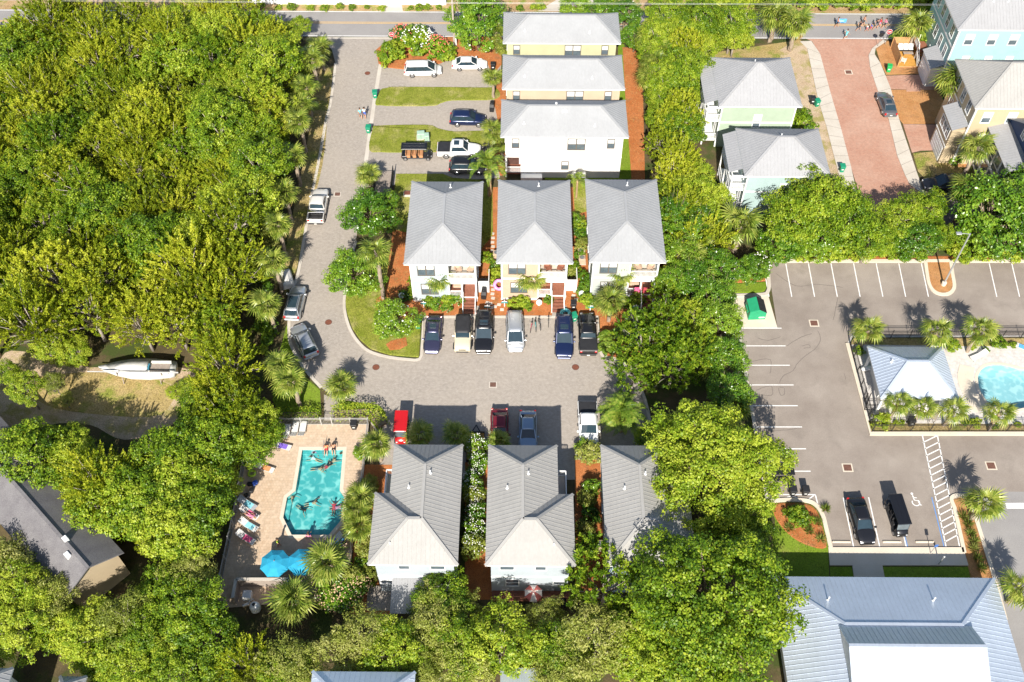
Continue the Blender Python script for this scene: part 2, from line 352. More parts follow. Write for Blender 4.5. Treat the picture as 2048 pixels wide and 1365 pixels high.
# brick street on the right, pavements, drives
sheet('brick_street', [wx(*p) for p in ((1607,76),(1624,83),(1640,109),(1661,187),(1682,259),(1701,332),(1735,440),(1880,440),(1852,394),(1819,369),(1810,352),(1794,312),(1777,240),(1756,185),(1747,158),(1740,137),(1738,112),(1746,97),(1768,80),(1785,76))], .011, 'brick_paver')
def pavement(west, east, name='pavement'):
    mb = MB(); a = [wx(*p) for p in west]; b = [wx(*p) for p in east]; mb.prism(a+b[::-1], 0, .10); o = struct(name, mb, 'concrete')
    m2 = MB()
    for i in range(len(a)-1):
        n = max(1, int((Vector(b[i+1])-Vector(b[i])).length/1.6))
        for j in range(n):
            t = j/n; p = Vector(a[i]).lerp(Vector(a[i+1]), t); q = Vector(b[i]).lerp(Vector(b[i+1]), t)
            m2.bar((p.x, p.y, .1), (q.x, q.y, .1), .035, .006)
    m2.build('expansion_joint', 'iron', o)
pavement([(1600,84),(1614,98),(1636,201),(1652,252),(1673,334),(1690,400)], [(1622,83),(1640,109),(1661,188),(1682,259),(1701,332),(1716,400)])
pavement([(1767,80),(1744,98),(1737,112),(1740,137),(1747,158),(1756,185),(1777,240),(1794,312),(1810,352),(1819,369),(1852,394)],
         [(1772,84),(1751,98),(1749,110),(1760,127),(1770,151),(1781,178),(1798,240),(1818,300),(1832,343),(1845,378),(1853,393)])
sheet('straw_bed', [wx(*p) for p in ((1620,95),(1585,85),(1560,100),(1570,400),(1690,400),(1673,334),(1652,252),(1636,201))], .006, 'sand')
sheet('verge_bed', [wx(*p) for p in ((1500,95),(1600,80),(1620,95),(1620,160),(1400,160),(1400,110))], .005, 'dry_grass')
mound('straw_bed', [wx(*p) for p in ((1752,98),(1775,82),(1800,90),(1850,100),(1850,148),(1772,150),(1761,127))], 'tan_straw', .012, .03)
mound('straw_bed', [wx(*p) for p in ((1782,180),(1880,180),(1900,248),(1806,248),(1798,238))], 'tan_straw', .012, .03)
sheet('driveway', [wx(*p) for p in ((1771,152),(1900,148),(1920,182),(1781,179))], .013, 'brick_paver')
sheet('driveway', [wx(*p) for p in ((1806,249),(1900,250),(1920,300),(1841,302),(1824,306))], .013, 'brick_paver')
mound('lawn', [wx(*p) for p in ((1826,307),(1884,302),(1925,340),(1925,352),(1850,357),(1836,343))], 'dry_grass', .012, .03)
mound('straw_bed', soft([wx(*p) for p in ((1886,304),(1915,305),(1935,325),(1930,335),(1900,330),(1885,318))]), 'tan_straw', .03, .05)
sheet('driveway', [wx(*p) for p in ((1852,394),(1848,362),(1960,356),(1990,470),(1880,470))], .008, 'asphalt_patch')
mb = MB(); mb.prism(PP([(640,1005),(790,1005),(800,1045),(640,1047)], 1700, 0, 5.687), 0, .06); struct('path', mb, 'brick_paver')
mb = MB(); mb.prism(PP([(750,625),(850,620),(890,765),(800,775)], 1700, 0, 5.687), 0, .05); struct('path', mb, 'brick_paver')
# car park on the right
cut_sheet('car_park', [wx(*p) for p in ((1535,526),(2300,526),(2450,1500),(1990,1400),(1930,1108),(1664,1096),(1647,1036),(1626,1007),(1607,1002),(1535,1003),(1476,657),(1555,657))], .009, 'asphalt_lot', [COMP])
sheet('access_road', [wx(*p) for p in ((1905,990),(1920,984),(2300,984),(2450,1500),(2042,1365),(1990,1156),(1952,1031))], .0125, 'asphalt_road')
sheet('parking_apron', [wx(*p) for p in ((1460,592),(1536,590),(1555,656.5),(1480,656.5))], .014, 'cream_concrete')
k = MB(); band(k, [wx(1535,523), wx(2300,523)], .45, 0, .13); struct('kerb', k, 'cream_concrete')
k = MB(); band(k, [wx(1535,524), wx(1538,575)] + smooth_path([wx(*p) for p in ((1538,575),(1535,585),(1525,590),(1470,592))])[1:], .4, 0, .13); struct('kerb', k, 'concrete')
k = MB(); band(k, [wx(1476,657), wx(1534,1003)], .35, 0, .12); struct('kerb', k, 'concrete')
k = MB(); band(k, smooth_path([wx(*p) for p in ((1535,1004),(1570,1001),(1607,1002),(1626,1007),(1639,1020),(1647,1037))]) + [wx(1661,1096)], .4, 0, .14); struct('kerb', k, 'cream_concrete')
k = MB(); k.prism([wx(*p) for p in ((1656,1096),(1926,1096),(1929,1110),(1936,1132),(1659,1132))], 0, .14); struct('pavement', k, 'cream_concrete')
k = MB(); k.prism([wx(*p) for p in ((1704,1132),(1764,1132),(1772,1175),(1710,1175))], 0, .13); struct('path', k, 'cream_concrete')
k = MB(); band(k, [wx(1928,1106)] + smooth_path([wx(*p) for p in ((1908,1016),(1902,1000),(1908,993),(1920,992),(1934,996),(1949,1031))]) + [wx(1988,1156), wx(2010,1240)], .38, 0, .14); struct('kerb', k, 'cream_concrete')
mound('straw_bed', [wx(*p) for p in ((1911,1013),(1907,1000),(1920,995),(1932,999),(1946,1031),(1985,1158),(1940,1158),(1931,1106))], 'tan_straw', .03, .05)
mound('lawn', [wx(*p) for p in ((1550,1040),(1540,1008),(1575,1005),(1607,1006),(1624,1011),(1636,1024),(1643,1040),(1657,1096),(1659,1180),(1540,1180))], 'green_lawn', .03, .05)
mound('straw_bed', soft([wx(*p) for p in ((1548,1010),(1607,1008),(1632,1022),(1641,1045),(1652,1096),(1610,1090),(1575,1068),(1550,1035))]), 'pine_straw', .09, .03)
mound('lawn', [wx(*p) for p in ((1660,1134),(1704,1134),(1710,1172),(1660,1172))], 'green_lawn', .02, .03)
mound('lawn', [wx(*p) for p in ((1765,1134),(1936,1134),(1946,1172),(1772,1172))], 'green_lawn', .02, .03)
mound('lawn', [wx(*p) for p in ((1468,568),(1531,564),(1533,575),(1529,583),(1520,586),(1470,587))], 'green_lawn', .03, .05)
mound('straw_bed', [wx(*p) for p in ((1468,545),(1530,540),(1531,563),(1468,567))], 'pine_straw', .03, .05)
mound('straw_bed', [wx(*p) for p in ((1535,513),(2200,513),(2200,521),(1535,521))], 'pine_straw', .03, .03)
k = MB(); isl = [wx(*p) for p in ((1850,520),(1853,545),(1858,570),(1868,584),(1884,590),(1900,587),(1908,575),(1905,552),(1900,520))]
band(k, smooth_path(isl), .4, 0, .14); struct('kerb', k, 'cream_concrete'); mound('straw_bed', isl, 'tan_straw', .05, .05)
# painted bays
def line(mb, a, b, w=.11, z=.013): band(mb, [a, b], w, z, z+.004)
mb = MB()
for i in range(-1, 12):
    if i in (7, 8): continue
    x = 1571.5+45.2*i
    line(mb, wx(x, 527.5), wx(x+12+.35*i, 594))
for y, x0, x1 in ((657,1478,1563),(692.3,1478,1571),(731.1,1484,1579.5),(770.5,1490,1587),(812,1498,1595.5),(854.5,1505,1604),(898.2,1512,1612),(943,1520,1621)): line(mb, wx(x0, y), wx(x1, y))
AP = lambda x, y: wx(1500+x/3.737, 860+y/3.737)
for a, b in (((697,508),(775,880)),((886,505),(970,880)),((1080,503),(1168,878))): line(mb, AP(*a), AP(*b))
for a, b in (((1288,42),(1465,875)),((1400,42),(1565,870))): line(mb, AP(*a), AP(*b))
for i in range(16):
    t = i/15.6; line(mb, AP(1292+170*t, 96+772*t), AP(1404+158*t, 42+772*t))
line(mb, AP(225,485), AP(490,485)); line(mb, AP(488,485), AP(505,552)); line(mb, AP(235,520), AP(330,486)); line(mb, AP(430,525), AP(478,490)); line(mb, AP(300,490), AP(395,525))
struct('bay_marking', mb, 'white_paint')
mb = MB()
for a, b in (((1358,505),(1450,875)),((1088,503),(1178,878))): line(mb, AP(*a), AP(*b), .1, .0128)
struct('bay_marking', mb, 'blue_paint')
mb = MB(); mb.prism([AP(1906,548), AP(2300,545), AP(2310,588), AP(1920,590)], .0135, .0175); struct('stop_bar', mb, 'white_paint')
# accessible-parking symbol
mb = MB(); c0 = AP(1235,540); pts = []
for i in range(15):
    a = R_(150+i*18); pts.append((c0[0]+.05+.36*math.cos(a), c0[1]-.05+.36*math.sin(a)))
band(mb, pts, .1, .013, .017)
band(mb, [(c0[0]-.1, c0[1]+.75), (c0[0]-.05, c0[1]+.2), (c0[0]+.3, c0[1]+.15), (c0[0]+.42, c0[1]-.35), (c0[0]+.55, c0[1]-.32)], .1, .0132, .0172)
mb.prism([(c0[0]-.12+.13*math.cos(i*.63), c0[1]+.92+.13*math.sin(i*.63)) for i in range(10)], .013, .017)
band(mb, [(c0[0]-.05, c0[1]+.48), (c0[0]+.25, c0[1]+.46)], .09, .0134, .0174); struct('accessible_symbol', mb, 'white_paint')
# cracks sealed in the asphalt
crk = lambda pts: band(cr, [(x+rnd.uniform(-.04, .04), y+rnd.uniform(-.04, .04)) for x, y in smooth_path([wx(1420+x/3.25, 480+y/3.25) for x, y in pts], 4)], .075, .0095, .0122)
cr = MB()
for q in (((700,590),(720,640),(700,690),(640,740),(570,800),(540,850),(470,890),(455,930)), ((660,610),(590,635),(500,690)), ((300,980),(350,960),(400,955),(400,1010),(330,1005)), ((450,960),(480,965),(485,1000),(460,1010),(445,965)),
          ((600,690),(640,680),(650,700),(610,705)), ((360,1250),(430,1240),(520,1235),(590,1215)), ((310,640),(380,655),(460,630)), ((270,790),(390,780),(390,870)), ((870,870),(880,890),(880,910)),((430,220),(560,300),(700,290),(860,310)),((830,380),(810,480),(800,520))): crk(q)
struct('asphalt_crack', cr, 'asphalt_patch')
mb = MB()
for q in (((660,120),(830,120),(900,360),(720,360)),((380,820),(520,825),(560,1000),(300,960)),((560,1100),(640,1080),(700,1300),(640,1340))): mb.poly([(*p, .0105) for p in PP(q, 1420, 480, 3.25)][::-1])
o = struct('asphalt_patch', mb, 'asphalt_lot')

# ------------------------------------------------------------------ buildings
def clip_ribs(poly, d, spacing, mb, w=.045, h=.032, off=0.0):
    """standing seams: thin ribs running along slope direction d inside a convex planar polygon"""
    poly = [Vector(p) for p in poly]
    nrm = (poly[1]-poly[0]).cross(poly[2]-poly[0]).normalized()
    if nrm.z < 0: nrm = -nrm
    d = Vector(d); d = (d-nrm*d.dot(nrm)).normalized(); r = d.cross(nrm).normalized(); o = poly[0]
    us = [(p-o).dot(r) for p in poly]; n = len(poly); u = min(us)+spacing*.5+off
    while u < max(us)-.05:
        hit = []
        for i in range(n):
            a, b = us[i], us[(i+1) % n]
            if (a-u)*(b-u) < 0: hit.append(poly[i].lerp(poly[(i+1) % n], (u-a)/(b-a)))
        if len(hit) >= 2 and (hit[0]-hit[1]).length > .3: mb.bar(hit[0]+nrm*h*.4, hit[1]+nrm*h*.4, w, h, up=nrm)
        u += spacing
def roof(parent, planes, eaves, m, spacing=.41, ridges=(), thick=.16, name='roof', fascia='trim_white'):
    """planes: (polygon, slope direction); eaves: outline at the eave for fascia and soffit"""
    mb = MB()
    for p, d in planes:
        p = [Vector(q) for q in p]
        if (p[1]-p[0]).cross(p[2]-p[0]).z < 0: p = p[::-1]
        mb.poly(p)
    o = mb.build(name, m, parent)
    sb = MB()
    for p, d in planes: clip_ribs(p, d, spacing, sb)
    if sb.v: sb.build('standing_seams', m, o, kind='stuff')
    rb = MB()
    for a, b in ridges: rb.bar(Vector(a)+Vector((0,0,.03)), Vector(b)+Vector((0,0,.03)), .26, .07)
    if ridges: rb.build('ridge_cap', m, o)
    if eaves:
        f = MB(); n = len(eaves); e = [Vector(p) for p in eaves]
        f.poly([p-Vector((0,0,thick)) for p in e][::-1]); f.build('soffit', 'soffit', o)
        f = MB()
        for i in range(n): 
            a, b = e[i], e[(i+1) % n]; f.poly([a-Vector((0,0,thick)), b-Vector((0,0,thick)), b-Vector((0,0,.004)), a-Vector((0,0,.004))])
        f.build('fascia', fascia, o)
    return o
def hip(parent, x0, x1, y0, y1, ze, zr, m, spacing=.41, run=None, **kw):
    W, D = x1-x0, y1-y0; A, B, C, E = (x0,y0,ze), (x1,y0,ze), (x1,y1,ze), (x0,y1,ze); r = min(W, D)/2 if run is None else run
    if W >= D: R1, R2 = (x0+r, (y0+y1)/2, zr), (x1-r, (y0+y1)/2, zr); pl = [((A,B,R2,R1),(0,1,0)), ((C,E,R1,R2),(0,1,0)), ((B,C,R2),(1,0,0)), ((E,A,R1),(1,0,0))]; hp = [(A,R1),(E,R1),(B,R2),(C,R2),(R1,R2)]
    else: R1, R2 = ((x0+x1)/2, y0+r, zr), ((x0+x1)/2, y1-r, zr); pl = [((A,B,R1),(0,1,0)), ((C,E,R2),(0,1,0)), ((B,C,R2,R1),(1,0,0)), ((E,A,R1,R2),(1,0,0))]; hp = [(A,R1),(B,R1),(C,R2),(E,R2),(R1,R2)]
    return roof(parent, pl, [A,B,C,E], m, spacing, hp, **kw)
WIN = {}
def window(parent, x, y, z, w, h, face='s', frame='trim_white', glass='window_glass', double=1, grid=False):
    """window with casing, sashes and panes; (x,y,z) bottom centre on the wall plane; face = compass side"""
    rz = dict(s=0, e=math.pi/2, n=math.pi, w=-math.pi/2)[face]; key = (w, h, frame, glass, double, grid)
    if key not in WIN:
        f = MB(); t = .09
        f.box(-w/2-t, w/2+t, -.05, .02, h, h+t); f.box(-w/2-t, w/2+t, -.08, .02, -t, 0); f.box(-w/2-t, -w/2, -.05, .02, 0, h); f.box(w/2, w/2+t, -.05, .02, 0, h)
        for i in range(1, double): xx = -w/2+w*i/double; f.box(xx-.06, xx+.06, -.05, .02, 0, h)
        f.box(-w/2, w/2, -.03, .02, h/2-.03, h/2+.03)
        if grid:
            for i in range(double): xx = -w/2+w*(i+.5)/double; f.box(xx-.02, xx+.02, -.028, .02, 0, h)
        up = MB(); up.box(-w/2, w/2, -.012, .02, h/2, h); lo = MB(); lo.box(-w/2, w/2, -.02, .02, 0, h/2)
        WIN[key] = (f.mesh('window', frame), up.mesh('pane', 'pale_blind' if glass == 'pale_blind' else 'window_glass'), lo.mesh('pane', 'window_glass' if glass != 'blind' else 'pale_blind'))
    o = link('window', WIN[key][0], parent, (x, y, z), rz)
    link('pane', WIN[key][1], o); link('pane', WIN[key][2], o); return o
def railing(parent, a, b, z, h=.95, m='trim_white', step=.13, name='railing'):
    mb = MB(); a, b = Vector((*a, z)), Vector((*b, z)); L = (b-a).length; n = max(2, int(L/step))
    mb.bar(a+Vector((0,0,h)), b+Vector((0,0,h)), .09, .06); mb.bar(a+Vector((0,0,.1)), b+Vector((0,0,.1)), .06, .05)
    for i in range(n+1): p = a.lerp(b, i/n); mb.bar(p+Vector((0,0,.1)), p+Vector((0,0,h)), .045)
    return mb.build(name, m, parent)
def stairs(parent, x0, x1, y0, y1, z1, n, m='wood_deck', side='trim_white', axis='y'):
    """flight down from (y1,z1) to y0 on the ground"""
    for i in range(n):
        t = MB(); yy = y1+(y0-y1)*i/n; ye = y1+(y0-y1)*(i+1)/n; zz = z1*(n-i)/(n+1)
        t.box(x0, x1, min(yy, ye)+.01, max(yy, ye), zz-.05, zz); r = t.build('stair_tread', m, parent)
        t = MB(); t.box(x0+.02, x1-.02, max(yy, ye)-.03, max(yy, ye)-.005, zz-.18, zz-.05); t.build('riser', side, r)
    for x in (x0-.05, x1+.05):
        t = MB(); t.add([(x-.04,y1,z1-.25),(x+.04,y1,z1-.25),(x+.04,y0,0),(x-.04,y0,0),(x-.04,y1,z1+.0),(x+.04,y1,z1+.0),(x+.04,y0,.2),(x-.04,y0,.2)], [(0,3,2,1),(4,5,6,7),(0,1,5,4),(1,2,6,5),(2,3,7,6),(3,0,4,7)]); t.build('stringer', side, parent)
        t = MB(); t.bar((x, y1, z1+.9), (x, y0, .95), .07)
        for i in range(5): f = i/4; t.bar((x, y1+(y0-y1)*f, z1*(1-f)), (x, y1+(y0-y1)*f, z1+.9+(.05-z1)*f), .05)
        t.build('handrail', side, parent)
def vent_pipe(parent, x, y, z, h=.45):
    mb = MB(); mb.lathe([(.16, 0), (.12, .06), (.055, .1), (.055, h), (.075, h), (.075, h+.06)], 10, (x, y, z)); return mb.build('vent_pipe', 'trim_white', parent)
def adirondack(parent, x, y, z, m, rz):
    """small porch chair"""
    mb = MB(); mb.box(-.3, .3, -.3, .3, .3, .36); mb.add([(-.3,.25,.3),(.3,.25,.3),(.3,.55,1.0),(-.3,.55,1.0),(-.3,.3,.3),(.3,.3,.3),(.3,.6,1.0),(-.3,.6,1.0)], [(0,1,2,3),(7,6,5,4),(0,4,5,1),(2,6,7,3),(1,5,6,2),(3,7,4,0)])
    for a in (-.33, .27): mb.box(a, a+.08, -.3, .4, .52, .56); mb.box(a, a+.06, -.3, -.22, 0, .52); mb.box(a, a+.06, .3, .38, 0, .52)
    return mb.build('chair', m, parent, loc=(x, y, z), rz=rz)
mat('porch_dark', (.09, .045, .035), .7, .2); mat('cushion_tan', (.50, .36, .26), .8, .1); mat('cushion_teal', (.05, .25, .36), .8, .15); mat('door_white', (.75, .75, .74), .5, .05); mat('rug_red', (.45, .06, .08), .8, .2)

def court_house(label, x0, x1, y0, y1, wall, cushion, ze=7.1, zr=9.15):
    """two-storey house with hip roof, recessed porches and stair; eave rectangle x0..x1, y0..y1"""
    h = thing('house', label, 'house', ((x0+x1)/2, y0, 0), 0, 'raised houses facing the paver court'); W = x1-x0; D = y1-y0; X = W/2-.5; Y0 = .75; PD = 2.0; xs = .15*X
    mb = MB(); mb.prism([(-X,Y0),(xs,Y0),(xs,Y0+PD),(X,Y0+PD),(X,D-.5),(-X,D-.5)], 0, ze-.17); mb.build('wall', wall, h)
    hip(h, -W/2, W/2, 0, D, ze, zr, 'metal_roof')
    vent_pipe(h, .5, D-2.0, zr-1.05)
    mb = MB(); mb.box(-X-.02, xs+.0, Y0-.03, Y0-.005, 3.55, 3.8)
    for x in (-X-.03, xs-.14): mb.box(x, x+.16, Y0-.04, Y0-.006, .3, 3.55); mb.box(x, x+.16, Y0-.04, Y0-.006, 3.8, ze-.2)
    mb.build('trim', 'trim_white', h)
    mb = MB(); mb.box(-X-.06, xs, Y0-.05, Y0-.002, .02, .3); mb.build('skirt', 'trim_white', h)
    for z in (.8, 3.75):      # porch floors
        mb = MB(); mb.box(xs+.003, X, Y0+.02, Y0+PD-.003, z-.2, z); mb.build('porch_floor', 'wood_deck' if z < 1 else 'concrete', h)
        mb = MB(); mb.box(xs+.003, X+.02, Y0-.03, Y0+.017, z-.28, z+.02); mb.build('rim_beam', 'trim_white', h)
    mb = MB(); mb.box(xs+.003, X, Y0, Y0+PD-.003, ze-.6, ze-.165); mb.build('porch_beam', 'trim_white', h)
    mb = MB(); mb.box(xs+.004, X-.1, Y0+.03, Y0+PD, 3.0, 3.47); mb.build('porch_beam', 'trim_white', h)
    for x in (X-.12, ):
        for za, zb in ((0, 3.47), (3.77, ze-.6)): mb = MB(); mb.rbox(x-.1, x+.1, Y0-.02, Y0+.18, za, zb, .02); mb.build('column', 'trim_white', h)
    x5 = xs+(X-xs)*.45
    mb = MB(); mb.rbox(x5-.09, x5+.09, Y0-.02, Y0+.16, 0, 3.0, .02); mb.build('column', 'trim_white', h)
    railing(h, (xs+.1, Y0+.06), (X-.22, Y0+.06), 3.77); railing(h, (X-.1, Y0+.2), (X-.1, Y0+PD), 3.77); railing(h, (xs+.1, Y0+.06), (x5-.1, Y0+.06), .82); railing(h, (X-.1, Y0+.2), (X-.1, Y0+PD), .82)
    stairs(h, x5+.15, X-.27, Y0-1.9, Y0-.03, .8, 5)
    window(h, -X*.52, Y0, 4.55, 1.75, 1.75, 's', 'dark_frame', 'pale_blind', 2); window(h, -X*.46, Y0, 1.35, 1.75, 1.6, 's', 'dark_frame', 'pale_blind', 2)
    for z in (.82, 3.77):
        d = MB(); d.box(-.45, .45, -.06, 0, 0, 2.1); dd = d.build('door', 'door_white', h, loc=(X*.78, Y0+PD-.002, z)); d = MB(); d.lathe([(.04,0),(.04,.05)], 8, (-.35,-.1,1)); d.build('handle', 'steel', dd)
        window(h, X*.42, Y0+PD, z+.5, 1.1, 1.5, 's', 'dark_frame')
    for y in (3.5, 6.5, 9.5):
        for z in (1.6, 4.7): window(h, X, y, z, .8, 1.3, 'e', 'trim_white'); window(h, -X, y+.4, z, .8, 1.3, 'w', 'trim_white')
    c = adirondack(h, xs+1.0, Y0+1.2, 3.77, cushion, .4); adirondack(h, xs+2.4, Y0+1.2, 3.77, cushion, -.4)
    mb = MB(); mb.rbox(xs+.3, xs+1.5, Y0+1.2, Y0+1.8, .82, 1.25, .05); mb.box(xs+.3, xs+1.5, Y0+1.7, Y0+1.95, 1.25, 1.6); mb.build('porch_sofa', cushion, h)
    # low service enclosure on the east side
    mb = MB(); mb.box(X+.02, X+1.3, 2.1, 2.18, .02, 1.9); mb.box(X+1.22, X+1.3, 2.18, 4.0, .02, 1.9); mb.build('shower_screen', 'trim_white', h)
    mb = MB(); mb.box(X+.05, X+1.2, 2.4, 4.0, .05, .3); mb.build('shower_floor', 'wood_grey', h)
    return h
M1 = court_house('pale blue two-storey house beside the lawn with the flowering tree', -12.27, -3.98, 71.8, 84.6, 'wall_ice', 'cushion_tan')
M2 = court_house('peach two-storey house between the pale blue and the mint house', -2.26, 6.04, 72.1, 84.9, 'wall_peach', 'wood_deck')
M3 = court_house('mint white two-storey house with towels hung on its porch rail', 7.8, 16.1, 72.3, 85.1, 'wall_mint', 'cushion_tan')
mat('towel_pink', (.75, .12, .25), .9, .3, 6)
for i, (x, c) in enumerate(((1.3, 'towel_pink'), (2.3, 'rug_red'))):
    mb = MB(); mb.box(x, x+.8, .72, .76, 1.15, 1.85); mb.box(x, x+.8, .72, .92, 1.85, 1.88); mb.build('towel', c, M3)

def row_house(label, x0, x1, y0, y1, wall, low=False, ze=7.1, zr=9.1):
    h = thing('house', label, 'house', ((x0+x1)/2, y0, 0), 0, 'long houses behind the court'); W = x1-x0; D = y1-y0; X = W/2-.55
    mb = MB()
    if low:   # porch recess cut into the south-west corner of the ground floor
        mb.prism([(-X+1.9,.5),(X,.5),(X,D-.5),(-X,D-.5),(-X,2.1),(-X+1.9,2.1)], 0, 3.5); mb.box(-X, X, .5, D-.5, 3.5, ze-.17)
    else: mb.box(-X, X, .5, D-.5, 0, ze-.17)
    mb.build('wall', wall, h); hip(h, -W/2, W/2, 0, D, ze, zr, 'metal_roof', run=3.35)
    mb = MB(); mb.box(-X-.02, X+.02, .47, .497, 3.4, 3.62); mb.build('trim', 'trim_white', h)
    for x, d, w in ((-X+1.25, 1, .75), (X*.21, 2, 2.0), (X-1.45, 1, .75)): window(h, x, .5, 5.05 if d == 1 else 4.75, w, 1.3 if d == 1 else 1.65, 's', 'dark_frame', 'pale_blind', d)
    window(h, .25, .5, 1.55, .75, 1.15, 's', 'dark_frame', 'pale_blind')
    for y in (2.3, 4.6):
        for z in (1.5, 4.7): window(h, X, y, z, .9, 1.3, 'e'); window(h, -X, y, z, .9, 1.3, 'w')
    vent_pipe(h, 3.6, 1.2, ze+.75, .3); vent_pipe(h, -4.9, 1.4, ze+.85, .25)
    if low:
        mb = MB(); mb.box(-X, -X+1.9, .5, 2.1, .6, .8); mb.build('porch_floor', 'wood_deck', h); mb = MB(); mb.rbox(-X, -X+.2, .5, .7, 0, 3.5, .02); mb.build('column', 'trim_white', h)
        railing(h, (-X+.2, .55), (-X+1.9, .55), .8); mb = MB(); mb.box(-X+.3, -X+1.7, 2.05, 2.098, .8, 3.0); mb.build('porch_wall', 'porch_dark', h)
        mb = MB(); mb.box(-X+1.95, -X+4.6, -.35, .46, 0, .75); mb.build('deck_box', 'trim_white', h)
        mb = MB(); mb.box(-.12, .12, -.12, .12, 0, .35); mb.build('roof_vent', 'trim_white', h, loc=(-1.0, 4.0, zr-.4)); mb = MB(); mb.rbox(-.3, .3, -.2, .2, -.1, .2, .03); mb.build('roof_vent', 'trim_white', h, loc=(0, 2.9, zr-.45))
    return h
row_house('pale yellow long house next to the main road', -2.06, 13.45, 110.7, 117.4, 'wall_yellow')
row_house('cream peach long house between the yellow and the white one', -2.04, 13.4, 101.3, 108.2, 'wall_cream')
row_house('white long house with a dark corner porch', -2.1, 13.32, 92.35, 99.2, 'wall_white', True)

def lower_house(label, x0, x1, y0, y1, mirror, wall, ze=7.0, zr=8.95, name_group='houses with dark grey seam roofs south of the court'):
    """main hip roof plus a wider southern wing; mirror=-1 puts the wing to the west"""
    s = mirror; h = thing('house', label, 'house', (x0 if s > 0 else x1, y0, 0), 0, name_group)
    W = 6.5; D = y1-y0; WW = 7.85; yw = 7.05     # wing from y=0 to yw
    V = lambda x, y, z: (s*x, y, z)
    mb = MB(); mb.prism([(s*.45,.6),(s*(WW-.45),.6),(s*(WW-.45),yw-.45),(s*(W-.45),yw-.45),(s*(W-.45),D-.45),(s*.45,D-.45)], 0, ze-.17); mb.build('wall', wall, h)
    A, B, C, Dd = V(0,0,ze), V(WW,0,ze), V(WW,yw,ze), V(W,yw,ze); E, F = V(W,D,ze), V(0,D,ze)
    r1 = V(W/2, D-W/2, zr); r2 = V(W/2, yw/2, zr); r3 = V(WW-3.4, yw/2, zr)
    # planes
    pl = [((A,B,r3,r2),(0,1,0)), ((B,C,r3),(1,0,0)), ((C,Dd,r2,r3),(0,1,0)), ((Dd,E,r1,r2),(1,0,0)), ((E,F,r1),(0,1,0)), ((F,A,r2,r1),(1,0,0))]
    roof(h, pl, [A,B,C,Dd,E,F] if s > 0 else [F,E,Dd,C,B,A], 'warm_metal_roof', .4, [(A,r2),(B,r3),(C,r3),(r2,r3),(E,r1),(F,r1),(r1,r2)])
    for (x, y) in ((W/2+s*.5, 8.2), (W/2-1.4*s, 7.0)): vent_pipe(h, s*x, y, zr-abs(x-W/2)*.6, .35)
    vent_pipe(h, s*(WW*.76), 1.6, ze+.75, .3)
    for x, w in ((WW*.24, 1.2), (WW*.62, .9)): window(h, s*x, .6, 4.9, w, 1.35, 's', 'trim_white', 'pale_blind')
    window(h, s*WW*.85, .6, 1.9, 1.1, 1.0, 's', 'trim_white', 'pale_blind'); window(h, s*WW*.3, .6, 1.5, 1.1, 1.3, 's', 'trim_white')
    mb = MB(); mb.box(*sorted((s*.43, s*(WW-.43))), .57, .597, 3.3, 3.5); mb.build('trim', 'trim_white', h)
    for y in (2.0, 5.0, 8.5):
        for z in (1.4, 4.6): window(h, s*.45, y, z, .9, 1.3, 'w' if s > 0 else 'e')
    # gallery along the set-back side
    xa, xb = W-.44, W+.95
    mb = MB(); mb.box(*sorted((s*xa, s*xb)), yw, D-1.1, 3.1, 3.3); mb.build('gallery_floor', 'concrete', h)
    railing(h, (s*(xb-.06), yw+.05), (s*(xb-.06), D-1.15), 3.3); railing(h, (s*(xa+.1), D-1.16), (s*(xb-.1), D-1.16), 3.3)
    for y in (yw+.1, (yw+D-1.1)/2, D-1.2): mb = MB(); mb.rbox(*sorted((s*(xb-.17), s*xb)), y-.085, y+.085, 0, 3.1, .02); mb.build('column', 'trim_white', h)
    d = MB(); d.box(0, .05, -.45, .45, 0, 2.1); d.build('door', 'rug_red' if s > 0 else 'door_white', h, loc=(s*(W-.45) if s > 0 else s*(W-.45)-.05, D-2.2, 3.3))
    mb = MB(); mb.box(*sorted((s*(WW-.44), s*(WW+.25))), 4.5, 6.6, 2.3, 2.5); mb.build('unit_shelf', 'trim_white', h); mb = MB(); mb.rbox(*sorted((s*(WW-.38), s*(WW+.2))), 4.7, 5.5, 2.5, 3.2, .04); mb.build('cooling_unit', 'fence_grey', h)
    return h
LA = lower_house('light grey roofed house beside the swimming pool fence', -12.95, -5.0, 37.05, 49.25, -1, 'wall_ice')
LB = lower_house('light grey roofed house with the red and white patio umbrella behind it', -2.62, 5.2, 37.05, 49.25, 1, 'wall_ice')
lower_house('grey roofed house half hidden under the big leafy tree', 7.95, 15.8, 37.1, 49.3, 1, 'wall_sky')

